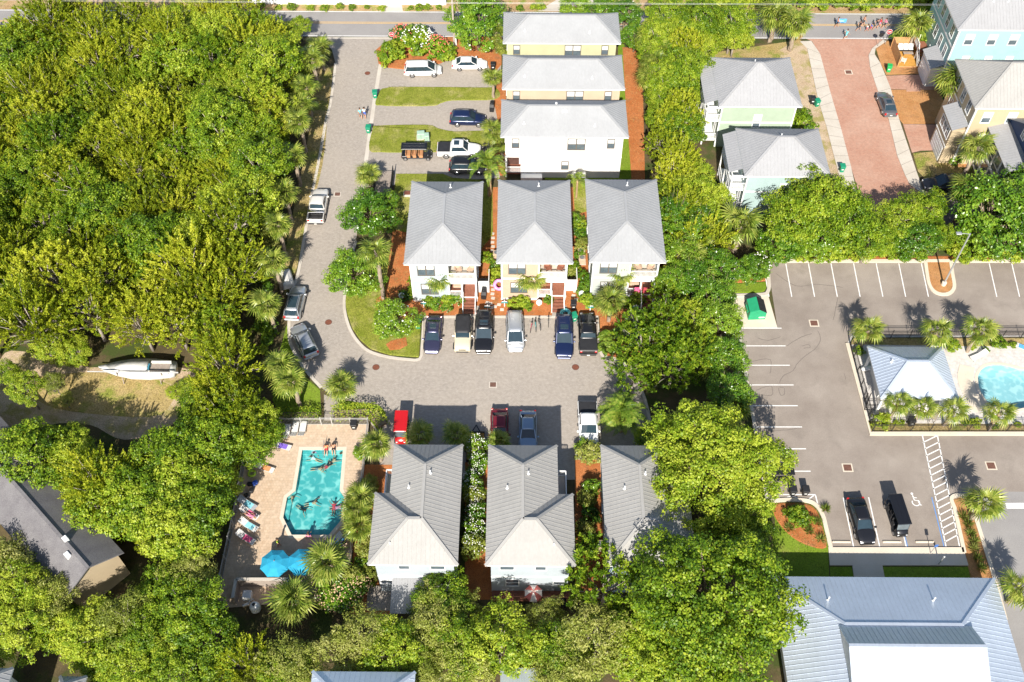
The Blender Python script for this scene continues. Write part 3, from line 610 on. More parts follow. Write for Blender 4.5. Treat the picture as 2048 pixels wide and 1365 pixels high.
def street_house(label, x0, x1, y0, y1, wall, ze, zr, group, porch=True):
    h = thing('house', label, 'house', ((x0+x1)/2, y0, 0), 0, group); W = x1-x0; D = y1-y0; X = W/2-.5
    mb = MB(); mb.box(-X, X, .55, D-.5, 0, ze-.17); mb.build('wall', wall, h)
    hip(h, -W/2, W/2, 0, D, ze, zr, 'white_metal_roof', run=min(W, D)/2)
    mb = MB(); mb.box(-X-.02, X+.02, .52, .547, 3.9, 4.1)
    for x in (-X-.02, X-.14): mb.box(x, x+.16, .515, .546, 0, 3.9); mb.box(x, x+.16, .515, .546, 4.1, ze-.2)
    mb.build('trim', 'trim_white', h)
    window(h, .1, .55, 3.3, .85, 1.9, 's', 'trim_white', 'pale_blind'); window(h, X*.6, .55, 1.2, .85, 1.3, 's', 'trim_white', 'pale_blind')
    for y in (2.2, 5.0):
        for z in (1.4, 4.9): window(h, X, y, z, .9, 1.4, 'e'); window(h, -X, y, z, .9, 1.4, 'w')
    if porch:      # two-storey porch on the west side with its own lean-to roof
        px0, px1 = -X-1.7, -X-.004; pe = ze-.75
        A, B, C, E = (px0-.3, 1.4, pe), (px0-.3, D-.2, pe), (-W/2+.35, D-.2, ze+.0), (-W/2+.35, 1.4, ze+.0)
        roof(h, [((A,E,C,B),(1,0,0))], [], 'white_metal_roof', name='porch_roof')
        for z in (.9, 4.0): mb = MB(); mb.box(px0, px1, .9, D-.5, z-.2, z); mb.build('porch_floor', 'trim_white', h); railing(h, (px0+.05, .95), (px1, .95), z); railing(h, (px0+.05, 1.0), (px0+.05, D-.6), z)
        for y in (1.0, 2.9, 4.8, D-.7):
            mb = MB(); mb.rbox(px0, px0+.18, y-.09, y+.09, 0, pe-.02, .02); mb.build('column', 'trim_white', h)
        mb = MB(); mb.box(px0, px1, .9, 1.02, pe-.35, pe-.05); mb.box(px0, px0+.12, 1.02, D-.5, pe-.35, pe-.08); mb.build('porch_beam', 'trim_white', h)
    vent_pipe(h, -.5, D*.55, zr-.3, .3)
    return h
street_house('pale green house with white trim left of the brick street', 24.9, 35.2, 98.3, 108.0, 'wall_green', 7.0, 9.9, 'houses left of the brick street')
street_house('pale aqua house half hidden by a dense green tree', 26.4, 36.45, 85.9, 94.2, 'wall_aqua', 7.0, 9.4, 'houses left of the brick street')

def tall_house(label, x0, x1, y0, y1, wall, rm, ze, zr, front_trim='trim_white', grid=True):
    h = thing('house', label, 'house', (x0, y0, 0), 0, 'tall houses right of the brick street'); W = x1-x0; D = y1-y0
    mb = MB(); mb.box(.5, W-.5, .5, D-.5, 0, ze-.17); mb.build('wall', wall, h)
    hip(h, 0, W, 0, D, ze, zr, rm); f = 'trim_white'
    n = max(2, int(D/2.4))
    for z, hh in ((ze-2.6, 1.7), (ze-5.8, 1.7)):
        for i in range(n): window(h, .5, 1.2+(D-2.4)*(i+.5)/n, z, .95, hh, 'w', f, 'dark', 1, grid)
    mb = MB(); mb.box(.46, .497, .48, D-.48, ze-3.4, ze-3.15); mb.build('trim', f, h)
    mb = MB(); mb.box(.44, .5, .44, .62, 0, ze-.2); mb.box(.503, .62, .44, .497, 0, ze-.2); mb.build('corner_board', f, h)
    for x in (2.2, 5.2, 8.0): window(h, x, .5, ze-2.6, 1.0, 1.5, 's', f, 'pale_blind'); window(h, x+.6, .5, ze-5.8, .8, 1.3, 's', f, 'pale_blind')
    vent_pipe(h, W*.5, D*.3, ze+(zr-ze)*.6, .3); vent_pipe(h, W*.36, D*.3, ze+(zr-ze)*.6, .2); return h
def west_bay(h, y0, y1, zt, wall, depth=1.6, upper=True):
    """projecting garage bay on the west front under a lean-to roof"""
    mb = MB(); mb.box(.5-depth, .495, y0+.1, y1-.1, 0, zt-.02); mb.build('bay_wall', wall, h)
    A, B, C, E = (.3-depth, y0-.15, zt), (.3-depth, y1+.15, zt), (.49, y1+.15, zt+.75), (.49, y0-.15, zt+.75); roof(h, [((A,E,C,B),(1,0,0))], [], 'white_metal_roof', name='porch_roof')
    g_ = MB(); g_.box(.44-depth, .497-depth, y0+.5, y1-.5, .02, 2.3); gd = g_.build('garage_door', 'door_white', h); g_ = MB(); [g_.box(.42-depth, .438-depth, y0+.5, y1-.5, .5*i, .5*i+.03) for i in range(1, 5)]; g_.build('panel_rib', 'trim_white', gd)
    if upper: [window(h, .5-depth, y0+(y1-y0)*f, zt-2.0, .9, 1.4, 'w', 'trim_white', 'dark', 1, True) for f in (.25, .5, .75)]
    mb = MB(); mb.box(.45-depth, .498-depth, y0+.08, y1-.08, 2.6, 2.8); mb.build('trim', 'trim_white', h)
B1 = tall_house('turquoise three-storey house next to the fenced wooden deck', 56.7, 70, 110.5, 121.8, 'wall_turquoise', 'white_metal_roof', 9.6, 12.8)
west_bay(B1, .6, 4.6, 3.1, 'wall_white', 1.6, False)
stairs(B1, -1.05, .3, 4.9, 6.6, 1.6, 7, 'wood_deck'); mb = MB(); mb.box(-1.1, .49, 6.6, 8.6, 1.4, 1.6); mb.build('porch_floor', 'wood_deck', B1); railing(B1, (-1.05, 6.65), (-1.05, 8.55), 1.6); mb = MB(); [mb.box(-1.1, -.95, y, y+.15, 0, 1.4) for y in (6.65, 8.4)]; mb.build('porch_post', 'trim_white', B1)
B2 = tall_house('cream three-storey house behind the tall palm', *(P(1966,250,9.5)[0]-.1, 72), P(1971,217,9.5)[1], P(1950,125,9.5)[1]+.5, 'wall_tan', 'warm_metal_roof', 9.5, 12.6)
west_bay(B2, .6, 5.0, 5.6, 'wall_tan')
# navy house, gabled with a glazed white porch
e0 = P(2040, 338, 6.5); h = thing('house', 'navy blue house with a white glazed two-storey porch', 'house', (e0.x-1.3, e0.y-.4, 0), 0, 'tall houses right of the brick street')
mb = MB(); mb.box(2.2, 12, .4, 8.2, 0, 7.6); mb.build('wall', 'wall_navy', h)
roof(h, [(((1.6,0,7.3),(12.5,0,7.3),(12.5,4.3,10),(1.6,4.3,10)),(0,1,0)), (((1.6,4.3,10),(12.5,4.3,10),(12.5,8.6,7.3),(1.6,8.6,7.3)),(0,1,0))], [], 'white_metal_roof')
mb = MB(); mb.add([(2.2,.4,7.6),(2.2,8.2,7.6),(2.2,4.3,9.85)], [(0,2,1)]); mb.build('gable', 'wall_navy', h)
roof(h, [(((-.2,.1,6.2),(2.25,.1,7.0),(2.25,8.4,7.0),(-.2,8.4,6.2)),(1,0,0))], [], 'white_metal_roof', name='porch_roof')
for z in (.2, 3.2):
    mb = MB(); mb.box(.1, 2.195, .3, 8.2, z-.2, z); mb.build('porch_floor', 'trim_white', h)
    for i in range(4):
        y = .5+i*1.95; mb = MB()
        for a, b in ((y, y+.12), (y+1.75, y+1.87)): mb.box(.05, .15, a, b, z, z+2.9)
        for zz in (z, z+.95, z+2.78): mb.box(.05, .15, y+.12, y+1.75, zz, zz+.12)
        w_ = mb.build('window', 'trim_white', h); mb = MB(); mb.box(.09, .11, y+.12, y+1.75, z+.12, z+.95); mb.box(.09, .11, y+.12, y+1.75, z+1.07, z+2.78); mb.build('pane', 'window_glass', w_)
for z in (4.4, 7.8): window(h, 2.2, 4.3, z, .8, 1.1, 'w', 'trim_white', 'dark', 1, True)

# clubhouse with a raised central gable
cx0, cx1, cyN = P(1542,1155,3)[0], P(1989,1156,3)[0], P(1780,1155,3)[1]
h = thing('clubhouse', 'large clubhouse with pale blue metal roof and raised white gable', 'building', (cx0, cyN, 0)); W = cx1-cx0; D = 21.0; ze = 3.0
zi = 5.2; iy = P(1800,1249,5.2).y-cyN; n1, n2 = P(1690,1248,zi), P(1925,1250,zi); a1, a2 = n1.x-cx0, n2.x-cx0
A, B, C, E = (0,0,ze), (W,0,ze), (W,-D,ze), (0,-D,ze); r1, r2 = (a1, iy, zi), (a2, iy, zi); r3, r4 = (a2, -D-iy, zi), (a1, -D-iy, zi)
mb = MB(); mb.box(.6, W-.6, -D+.6, -.6, 0, ze-.17); mb.build('wall', 'wall_white', h)
roof(h, [((A,r1,r2,B),(0,1,0)), ((B,r2,r3,C),(1,0,0)), ((C,r3,r4,E),(0,1,0)), ((E,r4,r1,A),(1,0,0)), ((r1,r4,r3,r2),(0,1,0))], [A,E,C,B], 'blue_metal_roof', .42, [(A,r1),(B,r2),(r1,r2)])
zt = 6.9; rg = P(1835,1292,zt); ry = rg.y-cyN; gx0, gx1 = P(1698,1291,zt).x-cx0, P(1974,1292,zt).x-cx0; gy = iy-.1; gs = 2*ry-gy-1.5
roof(h, [(((gx0,gy,zi-.05),(gx1,gy,zi-.05),(gx1,ry,zt),(gx0,ry,zt)),(0,1,0)), (((gx0,ry,zt),(gx1,ry,zt),(gx1,gs,zi+.1),(gx0,gs,zi+.1)),(0,1,0))], [], 'blue_metal_roof', .42, [((gx0,ry,zt),(gx1,ry,zt))], name='upper_roof')
for x in (gx0+.1, gx1-.1): mb = MB(); mb.add([(x,gy,zi-.1),(x,ry,zt-.05),(x,gs,zi-.1),(x+.06,gy,zi-.1),(x+.06,ry,zt-.05),(x+.06,gs,zi-.1)], [(0,1,2),(5,4,3),(0,3,4,1),(1,4,5,2)]); mb.build('gable_wall', 'wall_white', h)
for px, py in ((1656,1200), (1867,1201)): q = P(px, py, 4.2); vent_pipe(h, q.x-cx0, q.y-cyN, ze+(zi-ze)*(q.y-cyN)/iy-.05, .6)
# pool pavilion
h = thing('pavilion', 'open pool pavilion with pale blue seam roof inside the black fence', 'pavilion', (37.2, 57.35, 0))
hip(h, 0, 7.98, 0, 6.7, 3.2, 5.2, 'blue_metal_roof', .36, run=2.95)
vent_pipe(h, 1.6, 3.9, 4.25, .35)
for x in (.5, 3.0, 5.4, 7.4):
    for y in (.5, 6.2): mb = MB(); mb.rbox(x-.12, x+.12, y-.12, y+.12, 0, 3.04, .02); mb.build('column', 'trim_white', h)
mb = MB(); mb.box(.9, 4.2, 2.2, 5.9, 0, 3.0); mb.build('wall', 'wall_white', h)
# shingled house on the left
zr, ze = 6.1, 4.4; pk, q1, q2 = P(176,1136,zr), P(249,1092,ze), P(154,1167,ze); far = P(-20, 912, zr)
dr = (far-pk).normalized(); L = 26; nrm2 = Vector((-dr.y, dr.x, 0)); wR = (q1-pk).dot(-nrm2); wL = (q2-pk).dot(nrm2); wR, wL = abs(wR), abs(wL); ww = (wR+wL)/2+.6
h = thing('house', 'dark shingled house among the trees with a cream gable end', 'house', (pk.x, pk.y, 0), math.atan2(dr.y, dr.x)); 
# local x runs along the ridge away from the gable
mb = MB(); mb.loft([[(.5,-ww+.5,0),(.5,ww-.5,0),(.5,ww-.5,ze),(.5,0,zr-.25),(.5,-ww+.5,ze)], [(L,-ww+.5,0),(L,ww-.5,0),(L,ww-.5,ze),(L,0,zr-.25),(L,-ww+.5,ze)]]); mb.build('wall', 'wall_tan', h)
def slab(a, b, c, d, t=.14):
    mb = MB(); mb.loft([[Vector(p)-Vector((0,0,t)) for p in (a,b,c,d)], [a,b,c,d]]); return mb
ro = slab((0,0,zr),(0,-ww,ze),(L,-ww,ze),(L,0,zr)).build('roof', 'shingle', h); slab((0,ww,ze),(0,0,zr),(L,0,zr),(L,ww,ze)).build('roof', 'shingle', h)
mb = MB(); mb.bar((0,0,zr+.02), (L,0,zr+.02), .3, .06); mb.build('ridge_cap', 'shingle', ro)
hv = Vector((math.cos(h.rotation_euler[2]), math.sin(h.rotation_euler[2])))
for px, py, z in ((133,1081,5.9), (133,1108,6.2), (8,1094,5.3)):
    q = P(px, py, z)-pk; lx, ly = q.x*hv.x+q.y*hv.y, -q.x*hv.y+q.y*hv.x; mb = MB(); mb.rbox(-.28, .28, -.22, .22, -.35, .3, .04); mb.build('roof_vent', 'trim_white', h, loc=(lx, ly, zr-abs(ly)*(zr-ze)/ww+.05))
# roofs cut by the lower edge of the view
def edge_house(label, x0, x1, yN, D, ze, zr, rm, spacing=.42):
    h = thing('house', label, 'house', ((x0+x1)/2, yN-D, 0), 0, 'roofs along the southern edge'); W = x1-x0
    mb = MB(); mb.box(-W/2+.4, W/2-.4, .4, D-.4, 0, ze-.17); mb.build('wall', 'wall_white', h); hip(h, -W/2, W/2, 0, D, ze, zr, rm, spacing); return h
e = P(625,1343,6); edge_house('grey metal roof emerging from trees south of the court', e.x, P(831,1343,6).x, e.y, 10, 6, 8.4, 'blue_metal_roof')
e = P(-60,1336,6); edge_house('small grey metal roof among the woodland trees', e.x, P(27,1336,6).x, e.y, 8, 6, 8, 'metal_roof')
e = P(120,1353,5); edge_house('little grey roof corner beside the straw clearing', e.x, P(150,1353,5).x+1, e.y, 6, 5, 6.5, 'metal_roof')
e = P(1001,1336,3); h = thing('shed', 'blue lean-to shed roof beside the dark yard', 'shed', (e.x, e.y, 0)); W = P(1090,1336,3).x-e.x
mb = MB(); mb.box(.2, W-.2, -4, -.2, 0, 2.8); mb.build('wall', 'wall_white', h); roof(h, [(((0,0,3),(W,0,3),(W,-4.4,3.5),(0,-4.4,3.5)),(0,1,0))], [], 'blue_metal_roof', .4)
# white boundary wall and neighbour beyond the road
y = P(700,9.5).y; h = thing('boundary_wall', 'long white wall beyond the main road', 'wall', (P(508,2).x, y, 0))
L = P(893,2).x-P(508,2).x; mb = MB(); mb.box(0, L, 0, .25, 0, 2.2); mb.build('wall', 'trim_white', h); mb = MB(); mb.box(-.05, L+.05, -.06, .31, 2.2, 2.3); mb.build('coping', 'trim_white', h)
for i in range(int(L/4)+1): mb = MB(); mb.rbox(i*4-.02, i*4+.38, -.1, -.003, 0, 2.19, .02); mb.build('pier', 'trim_white', h)

# ------------------------------------------------------------------ plants
def leaf_mat(name, dark, mid, light, trans=.28, rough=.45, spec=.3):
    t = NT(name); at = t.n('Attribute', attribute_name='tint'); oi = t.n('ObjectInfo')
    m = t.n('Math', operation='MULTIPLY_ADD'); m.inputs[1].default_value = .5; m.inputs[2].default_value = -.25; t.l(oi.outputs['Random'], m.inputs[0])
    a = t.n('Math', operation='ADD', use_clamp=True); t.l(at.outputs['Fac'], a.inputs[0]); t.l(m.outputs[0], a.inputs[1])
    c = t.ramp(a.outputs[0], [(.12, dark), (.5, mid), (.88, light)])
    t.l(c, t.b.inputs['Base Color']); t.set(Roughness=rough, Specular_IOR_Level=spec)
    tr = t.n('BsdfTranslucent'); t.l(t.mix(c, (1.5, 1.35, .5), 1.0, 'MULTIPLY'), tr.inputs[0])
    mx = t.n('MixShader'); mx.inputs[0].default_value = trans; t.l(t.b.outputs[0], mx.inputs[1]); t.l(tr.outputs[0], mx.inputs[2]); t.l(mx.outputs[0], t.out.inputs[0])
leaf_mat('leaf_wood', (.10, .155, .008), (.28, .345, .014), (.50, .52, .045))
leaf_mat('leaf_oak', (.065, .14, .008), (.20, .305, .013), (.41, .47, .045))
leaf_mat('leaf_glossy', (.045, .125, .008), (.12, .24, .013), (.25, .36, .03), .2, .3, .5)
leaf_mat('leaf_pale', (.17, .22, .03), (.28, .32, .05), (.40, .40, .12))
leaf_mat('leaf_palm', (.11, .175, .02), (.21, .28, .035), (.37, .40, .08), .25, .38, .45)
leaf_mat('leaf_dead', (.20, .13, .05), (.32, .21, .08), (.45, .31, .13), .2, .8, .1)
leaf_mat('leaf_pinnate', (.09, .17, .015), (.17, .27, .025), (.32, .38, .06), .25, .35, .45)
leaf_mat('leaf_grass', (.10, .15, .02), (.18, .22, .04), (.28, .28, .08), .25, .6, .2)
mat('blossom_pink', (.70, .17, .13), .8, .3, 5); mat('blossom_white', (.80, .80, .74), .8, .1, 5); mat('blossom_peach', (.62, .42, .25), .8, .2, 5)
def leaves(name, C, T, N, L, Wd, tint, m):
    """leaf blades (folded rhombs) from arrays: centre, direction, normal, length, width"""
    T = T/np.linalg.norm(T, axis=1, keepdims=True); B = np.cross(N, T); B /= np.linalg.norm(B, axis=1, keepdims=True)+1e-9
    n = len(C); L = L[:, None]/2; Wd = Wd[:, None]/2
    v = np.stack([C-T*L, C+B*Wd-T*L*.1, C+T*L, C-B*Wd-T*L*.1], 1).reshape(-1, 3)
    me = bpy.data.meshes.new(name); me.vertices.add(4*n); me.vertices.foreach_set('co', v.astype(np.float32).ravel())
    me.loops.add(4*n); me.loops.foreach_set('vertex_index', np.arange(4*n, dtype=np.int32)); me.polygons.add(n)
    me.polygons.foreach_set('loop_start', np.arange(0, 4*n, 4, dtype=np.int32)); me.update(calc_edges=True)
    at = me.attributes.new('tint', 'FLOAT', 'FACE'); at.data.foreach_set('value', tint.astype(np.float32)); me.materials.append(MATS[m]); return me
def unit(rg, n):
    a = rg.normal(size=(n, 3)); return a/np.linalg.norm(a, axis=1, keepdims=True)
def crown(name, seed, R, H, nc, nl, kind, ls, lw, m, zlow=-.45, rc=.8, hollow=.55):
    rg = np.random.default_rng(seed); z = rg.uniform(zlow, 1, nc); th = rg.uniform(0, 2*np.pi, nc); s = np.sqrt(1-z*z)
    d = np.stack([s*np.cos(th), s*np.sin(th), z], 1); ph = rg.uniform(0, 6.28, 6)
    lump = 1+.16*np.sin(3*th+ph[0])*s+.12*np.sin(5*th+ph[1]+2*z)*s+.12*np.sin(4*z+ph[2]+th)
    rad = (hollow+(1-hollow)*rg.uniform(0, 1, nc)**.5)*lump
    c = d*rad[:, None]*np.array([R, R, H]); ct = rg.uniform(0, 1, nc); crs = rc*rg.uniform(.6, 1.25, nc)
    i = np.repeat(np.arange(nc), nl); n = nc*nl; up = np.array([0, 0, 1.0])
    if kind == 'plume':
        ax = d*.75+up*.55+rg.normal(size=(nc, 3))*.3; ax /= np.linalg.norm(ax, axis=1, keepdims=True)
        t = rg.uniform(0, 1, n); q = unit(rg, n); q -= ax[i]*np.sum(q*ax[i], 1, keepdims=True); pl = crs*1.9
        C = c[i]+ax[i]*(pl[i]*(t-.25))[:, None]+q*(crs[i]*.42*(1.05-t))[:, None]*rg.uniform(.3, 1, n)[:, None]
        T = ax[i]+q*.8+rg.normal(size=(n, 3))*.25; N = np.cross(T, rg.normal(size=(n, 3)))+up*.3+q*.3
    elif kind == 'tuft':   # rosettes of upturned leaves at the twig ends
        ax = d*.6+up*.7+rg.normal(size=(nc, 3))*.35; ax /= np.linalg.norm(ax, axis=1, keepdims=True); q = unit(rg, n); t = rg.uniform(0, 1, n)
        C = c[i]+ax[i]*(crs[i]*(t-.2)*1.3)[:, None]+q*(crs[i]*.6*(1.1-.6*t))[:, None]*rg.uniform(.2, 1, n)[:, None]
        T = ax[i]*.7+q; N = np.cross(T, rg.normal(size=(n, 3)))*.6+up*.5+q*.3
    else:
        q = unit(rg, n); C = c[i]+q*(crs[i]*rg.uniform(.25, 1, n)**.5)[:, None]*np.array([1, 1, .62])
        N = q*.5+up*.55+d[i]*.25+rg.normal(size=(n, 3))*.45; T = np.cross(N, rg.normal(size=(n, 3)))
    tint = ct[i]*.55+rg.uniform(0, 1, n)*.45; k = rg.uniform(.65, 1.25, n)
    return leaves(name, C, T, N, ls*k, lw*k, tint, m), c
def limbs(name, c, zc, r0, m, nb=9, lean=.0, seed=1):
    rg = random.Random(seed); mb = MB(); top = zc*.9
    mb.tube([(0,0,-.2), (lean*.3, .05, zc*.35), (lean, 0, zc*.7), (lean*1.1, .1, top)], [r0*1.25, r0, r0*.75, r0*.4], 8)
    for p in rg.sample(list(map(tuple, c)), min(nb, len(c))):
        e = Vector((p[0]*.95, p[1]*.95, p[2]*.95+zc)); f = rg.uniform(.35, .75); a = Vector((lean*f, 0, zc*f))
        if e.z < a.z: continue
        mid = a.lerp(e, .5)+Vector((rg.uniform(-.4, .4), rg.uniform(-.4, .4), rg.uniform(-.1, .5))); mb.tube([a, mid, e], [r0*.5, r0*.3, r0*.09], 5)
    return mb.mesh(name, m, True)
PROTO = {}
def proto(key, seed, R, H, zc, nc, nl, kind, ls, lw, m, bark='bark', r0=.2, **kw):
    me, c = crown('crown', seed, R, H, nc, nl, kind, ls, lw, m, **kw); PROTO[key] = (me, limbs('trunk', c, zc, r0, bark, seed=seed, nb=26), R, zc)
for i in range(4): proto('wood%d' % i, 10+i, 3.3, 2.9, 5.2, *((430, 26, 'tuft', .26, .12) if i < 2 else (250, 46, 'plume', .27, .11)), 'leaf_wood', 'pale_bark', .17, rc=.42 if i < 2 else .72, hollow=.4)
for i in range(3): proto('oak%d' % i, 20+i, 3.3, 2.6, 5.0, 230, 62, 'clump', .22, .14, 'leaf_oak', 'pale_bark', .18, rc=.62)
for i in range(2): proto('glossy%d' % i, 30+i, 2.4, 2.3, 3.0, 190, 62, 'clump', .19, .11, 'leaf_glossy', 'bark', .13, rc=.46)
for i in range(2): proto('pale%d' % i, 40+i, 3.0, 2.2, 5.0, 170, 46, 'clump', .22, .10, 'leaf_pale', 'pale_bark', .15, rc=.6, hollow=.35)
for i in range(2): proto('maple%d' % i, 50+i, 6.2, 5.0, 7.2, 700, 70, 'clump', .22, .16, 'leaf_oak', 'bark', .34, rc=.72, hollow=.5)
for i in range(2): proto('feather%d' % i, 60+i, 3.2, 2.6, 4.6, 300, 34, 'tuft', .28, .11, 'leaf_oak', 'pale_bark', .15, rc=.5, hollow=.45)
SHR = {}
for i in range(3): SHR['shrub%d' % i] = crown('foliage', 70+i, 1.0, .85, 60, 40, 'clump', .17, .10, 'leaf_glossy' if i < 2 else 'leaf_pale', -.5, .28, .5)[0]
for i in range(2): SHR['bright%d' % i] = crown('foliage', 80+i, 1.0, .8, 60, 40, 'clump', .18, .11, 'leaf_oak', -.5, .28, .5)[0]
def stem_mesh():
    mb = MB()
    for a in range(6): t = a*1.05; mb.tube([(0,0,-.05), (.15*math.cos(t), .15*math.sin(t), .4), (.5*math.cos(t), .5*math.sin(t), .95)], [.035, .025, .012], 5)
    return mb.mesh('stems', 'bark')
STEM = stem_mesh()
def put(o, s, rz): o.scale = s if hasattr(s, '__len__') else (s, s, s); o.rotation_euler[2] = rz; return o
def tree(px, py, r, kind, label, group, name='tree', zc=None, squash=1.0, cat='tree'):
    """tree by crown centre (picture position) and crown radius in metres"""
    ks = sorted(k for k in PROTO if k[:-1] == kind); me, tr, R, pz = PROTO[rnd.choice(ks)]; s = r/R; h = (zc if zc is not None else pz*s)
    b = P(px, py, h); t = thing(name, label, cat, (b.x, b.y, 0), 0, group); rz = rnd.uniform(0, 6.28)
    put(link('crown', me, t, (0, 0, h)), (s*rnd.uniform(.93, 1.07), s*rnd.uniform(.93, 1.07), s*squash), rz)
    put(link('trunk', tr, t), (s, s, h/pz), rz); return t
def shrub(px, py, r, kind, label, group=None, h=1.0, bloom=None, n_bloom=60, name='shrub'):
    me = SHR[rnd.choice(sorted(k for k in SHR if k[:-1] == kind))]; z = r*h*.8; b = P(px, py, z); t = thing(name, label, 'shrub', (b.x, b.y, 0), 0, group); rz = rnd.uniform(0, 6.28)
    put(link('foliage', me, t, (0, 0, z)), (r, r, r*h), rz); put(link('stem', STEM, t), (r*.8, r*.8, z), rz)
    if bloom: put(link('blossoms', blooms(bloom, int(n_bloom)), t, (0, 0, z)), (r*1.03, r*1.03, r*h*1.03), rz)
    return t
BL = {}
def blooms(m, n, zmin=.0):
    k = (m, n)
    if k not in BL:
        rg = np.random.default_rng(len(BL)+5); d = unit(rg, n*3); d = d[d[:, 2] > zmin][:n]; mb = MB()
        for p in d:
            p = Vector(p)*rg.uniform(.86, 1.02); p.z *= .85; r = rg.uniform(.03, .06); mb.lathe([(r*.3, -.03), (r, .0), (r*.75, .03), (.01, .035)], 6, p)
        BL[k] = mb.mesh('blossoms', m)
    return BL[k]
def inside(p, h):
    c = False; n = len(h)
    for i in range(n):
        (ax, ay), (bx, by) = h[i], h[(i+1) % n]
        if (ay > p[1]) != (by > p[1]) and p[0] < (bx-ax)*(p[1]-ay)/(by-ay)+ax: c = not c
    return c
def zone(px, py, r, rad):
    size = 'large' if r > rad[0]+.68*(rad[1]-rad[0]) else ('small' if r < rad[0]+.33*(rad[1]-rad[0]) else 'mid-sized')
    if px < 620 and py < 800 and py > -20:
        if py < 150: w = 'woods along the main road'
        elif px > 440: w = 'woods behind the street palms' if py > 420 else 'woods opposite the side drives'
        elif py > 560: w = 'woods just behind the boat clearing'
        elif px < 200: w = 'woods farthest from the paver street' if py > 330 else 'woods corner off the main road'
        else: w = 'middle of the dense woods'
    elif py > 1000: w = 'thicket behind the dark shingled house' if px < 330 else ('thicket behind the pool equipment yard' if px < 700 else ('thicket behind the pool-side house' if px < 950 else 'thicket behind the red and white umbrella'))
    else: w = 'strip between white and pale green houses' if py < 300 else 'strip between mint and aqua houses'
    return size, w
KN = dict(wood='feathery yellow-green tree', oak='rounded fresh green oak', feather='wispy bright green tree', pale='pale loose-crowned tree', glossy='glossy evergreen')
PLACED = []
def scatter(region, rad, dist, kinds, label, group, n=4000, zc=None, shrink=1.0, seed=1, keep=()):
    """uneven stand of single trees inside a surveyed outline"""
    rg = random.Random(seed); xs = [p[0] for p in region]; ys = [p[1] for p in region]; cnt = 0
    for _ in range(n):
        px, py = rg.uniform(min(xs), max(xs)), rg.uniform(min(ys), max(ys))
        if not inside((px, py), region) or any(inside((px, py), k) for k in keep): continue
        r = rg.uniform(*rad); q = P(px, py, 5)
        if any((q.x-a)**2+(q.y-b)**2 < (dist*(r+c)/2/rad[1])**2 for a, b, c in PLACED): continue
        PLACED.append((q.x, q.y, r)); k = rg.choice(kinds)
        sz, wh = zone(px, py, r, rad); lb = '%s %s in the %s' % (sz, KN[k], wh)
        tree(px, py, r, k, lb, group+', '+k+', '+sz+', '+wh, zc=PROTO[k+'0'][3]*r/PROTO[k+'0'][2]*rg.uniform(.8, 1.25)); cnt += 1
    return cnt
WL = {'wood': 'feathery yellow-green tree packed into the dense woodland left of the paver street', 'oak': 'rounded fresh green oak standing in the woodland left of the paver street', 'feather': 'wispy bright green tree in the woodland left of the paver street'}
F1 = [(-60,70),(60,75),(100,45),(300,60),(420,35),(520,45),(550,80),(562,130),(550,190),(530,250),(515,320),(495,420),(480,520),(472,640),(470,740),(450,780),(425,735),(425,655),(200,650),(60,655),(-60,665)]
nf = scatter(F1, (2.3, 4.0), 4.0, ['wood']*7+['oak']*2+['feather']*2, WL, 'woodland trees', seed=3)
for px, py, r, k in ((150,30,3.0,'wood'),(270,35,3.0,'wood'),(540,75,2.6,'wood'),(480,30,2.8,'wood'),(600,52,1.6,'oak'),(580,65,1.6,'oak'),(400,20,2.8,'wood'),(60,90,3,'wood')): (lambda sz, wh: tree(px, py, r, k, '%s %s in the %s' % (sz, KN[k], wh), 'woodland trees, %s, %s, %s' % (k, sz, wh)))(*zone(px, py, r, (2.3, 4.0)))
P2 = {'oak': 'leafy bright green oak in the belt of trees between clearing and swimming pool', 'wood': 'feathery yellow-green tree in the belt between clearing and swimming pool', 'pale': 'pale loose tree in the belt between clearing and swimming pool'}
for px, py, r, k in ((60,912,3.4,'oak'),(20,895,2.2,'oak'),(125,890,2.2,'oak'),(150,925,2.8,'oak'),(195,965,3.4,'wood'),(170,1010,2.6,'oak'),(235,1000,3.4,'oak'),(300,1000,3.4,'oak'),(262,945,2.0,'wood'),(340,915,3.4,'oak'),(370,960,3.4,'oak'),(425,880,3.4,'oak'),(395,1010,3.3,'oak'),
                     (350,1055,3.4,'oak'),(370,1090,2.6,'oak'),(305,1055,2.2,'wood'),(430,945,2.3,'oak'),(460,820,3.4,'wood'),(440,785,2.6,'wood'),(500,840,2.6,'oak'),(515,880,2.3,'oak'),(400,815,2.2,'oak'),(250,960,2.2,'wood'),(215,1030,2.0,'wood')):
    w_ = 'beside the shingled roof' if px < 260 and py > 940 else ('at the edge of the sandy clearing' if py < 925 and px < 420 else ('overhanging the pool deck' if px > 440 else 'between clearing and swimming pool')); tree(px, py, r, k, '%s %s %s' % ('large' if r > 3.3 else 'small', KN[k], w_), 'trees left of the pool, '+k+', '+w_)
for px, py, r, k, zc in ((50,775,1.7,'oak',4),(105,765,1.2,'pale',3.4),(15,745,1.3,'oak',3),(130,800,.9,'pale',1.6),(350,785,.9,'oak',.9),(385,775,1.2,'oak',1.2),(150,705,1.8,'oak',2),(100,690,2.0,'oak',2.4)):
    tree(px, py, r, k, 'scrubby low tree at the edge of the sandy clearing with the boat', 'scrub trees round the clearing', zc=zc)
B3 = [(-40,1130),(40,1140),(120,1210),(290,1185),(330,1140),(380,1150),(395,1265),(460,1312),(640,1312),(720,1270),(765,1265),(830,1245),(940,1235),(990,1265),(1060,1280),(1120,1265),(1140,1330),(1100,1400),(970,1320),(830,1310),(620,1325),(500,1390),(160,1330),(130,1290),(-40,1310)]
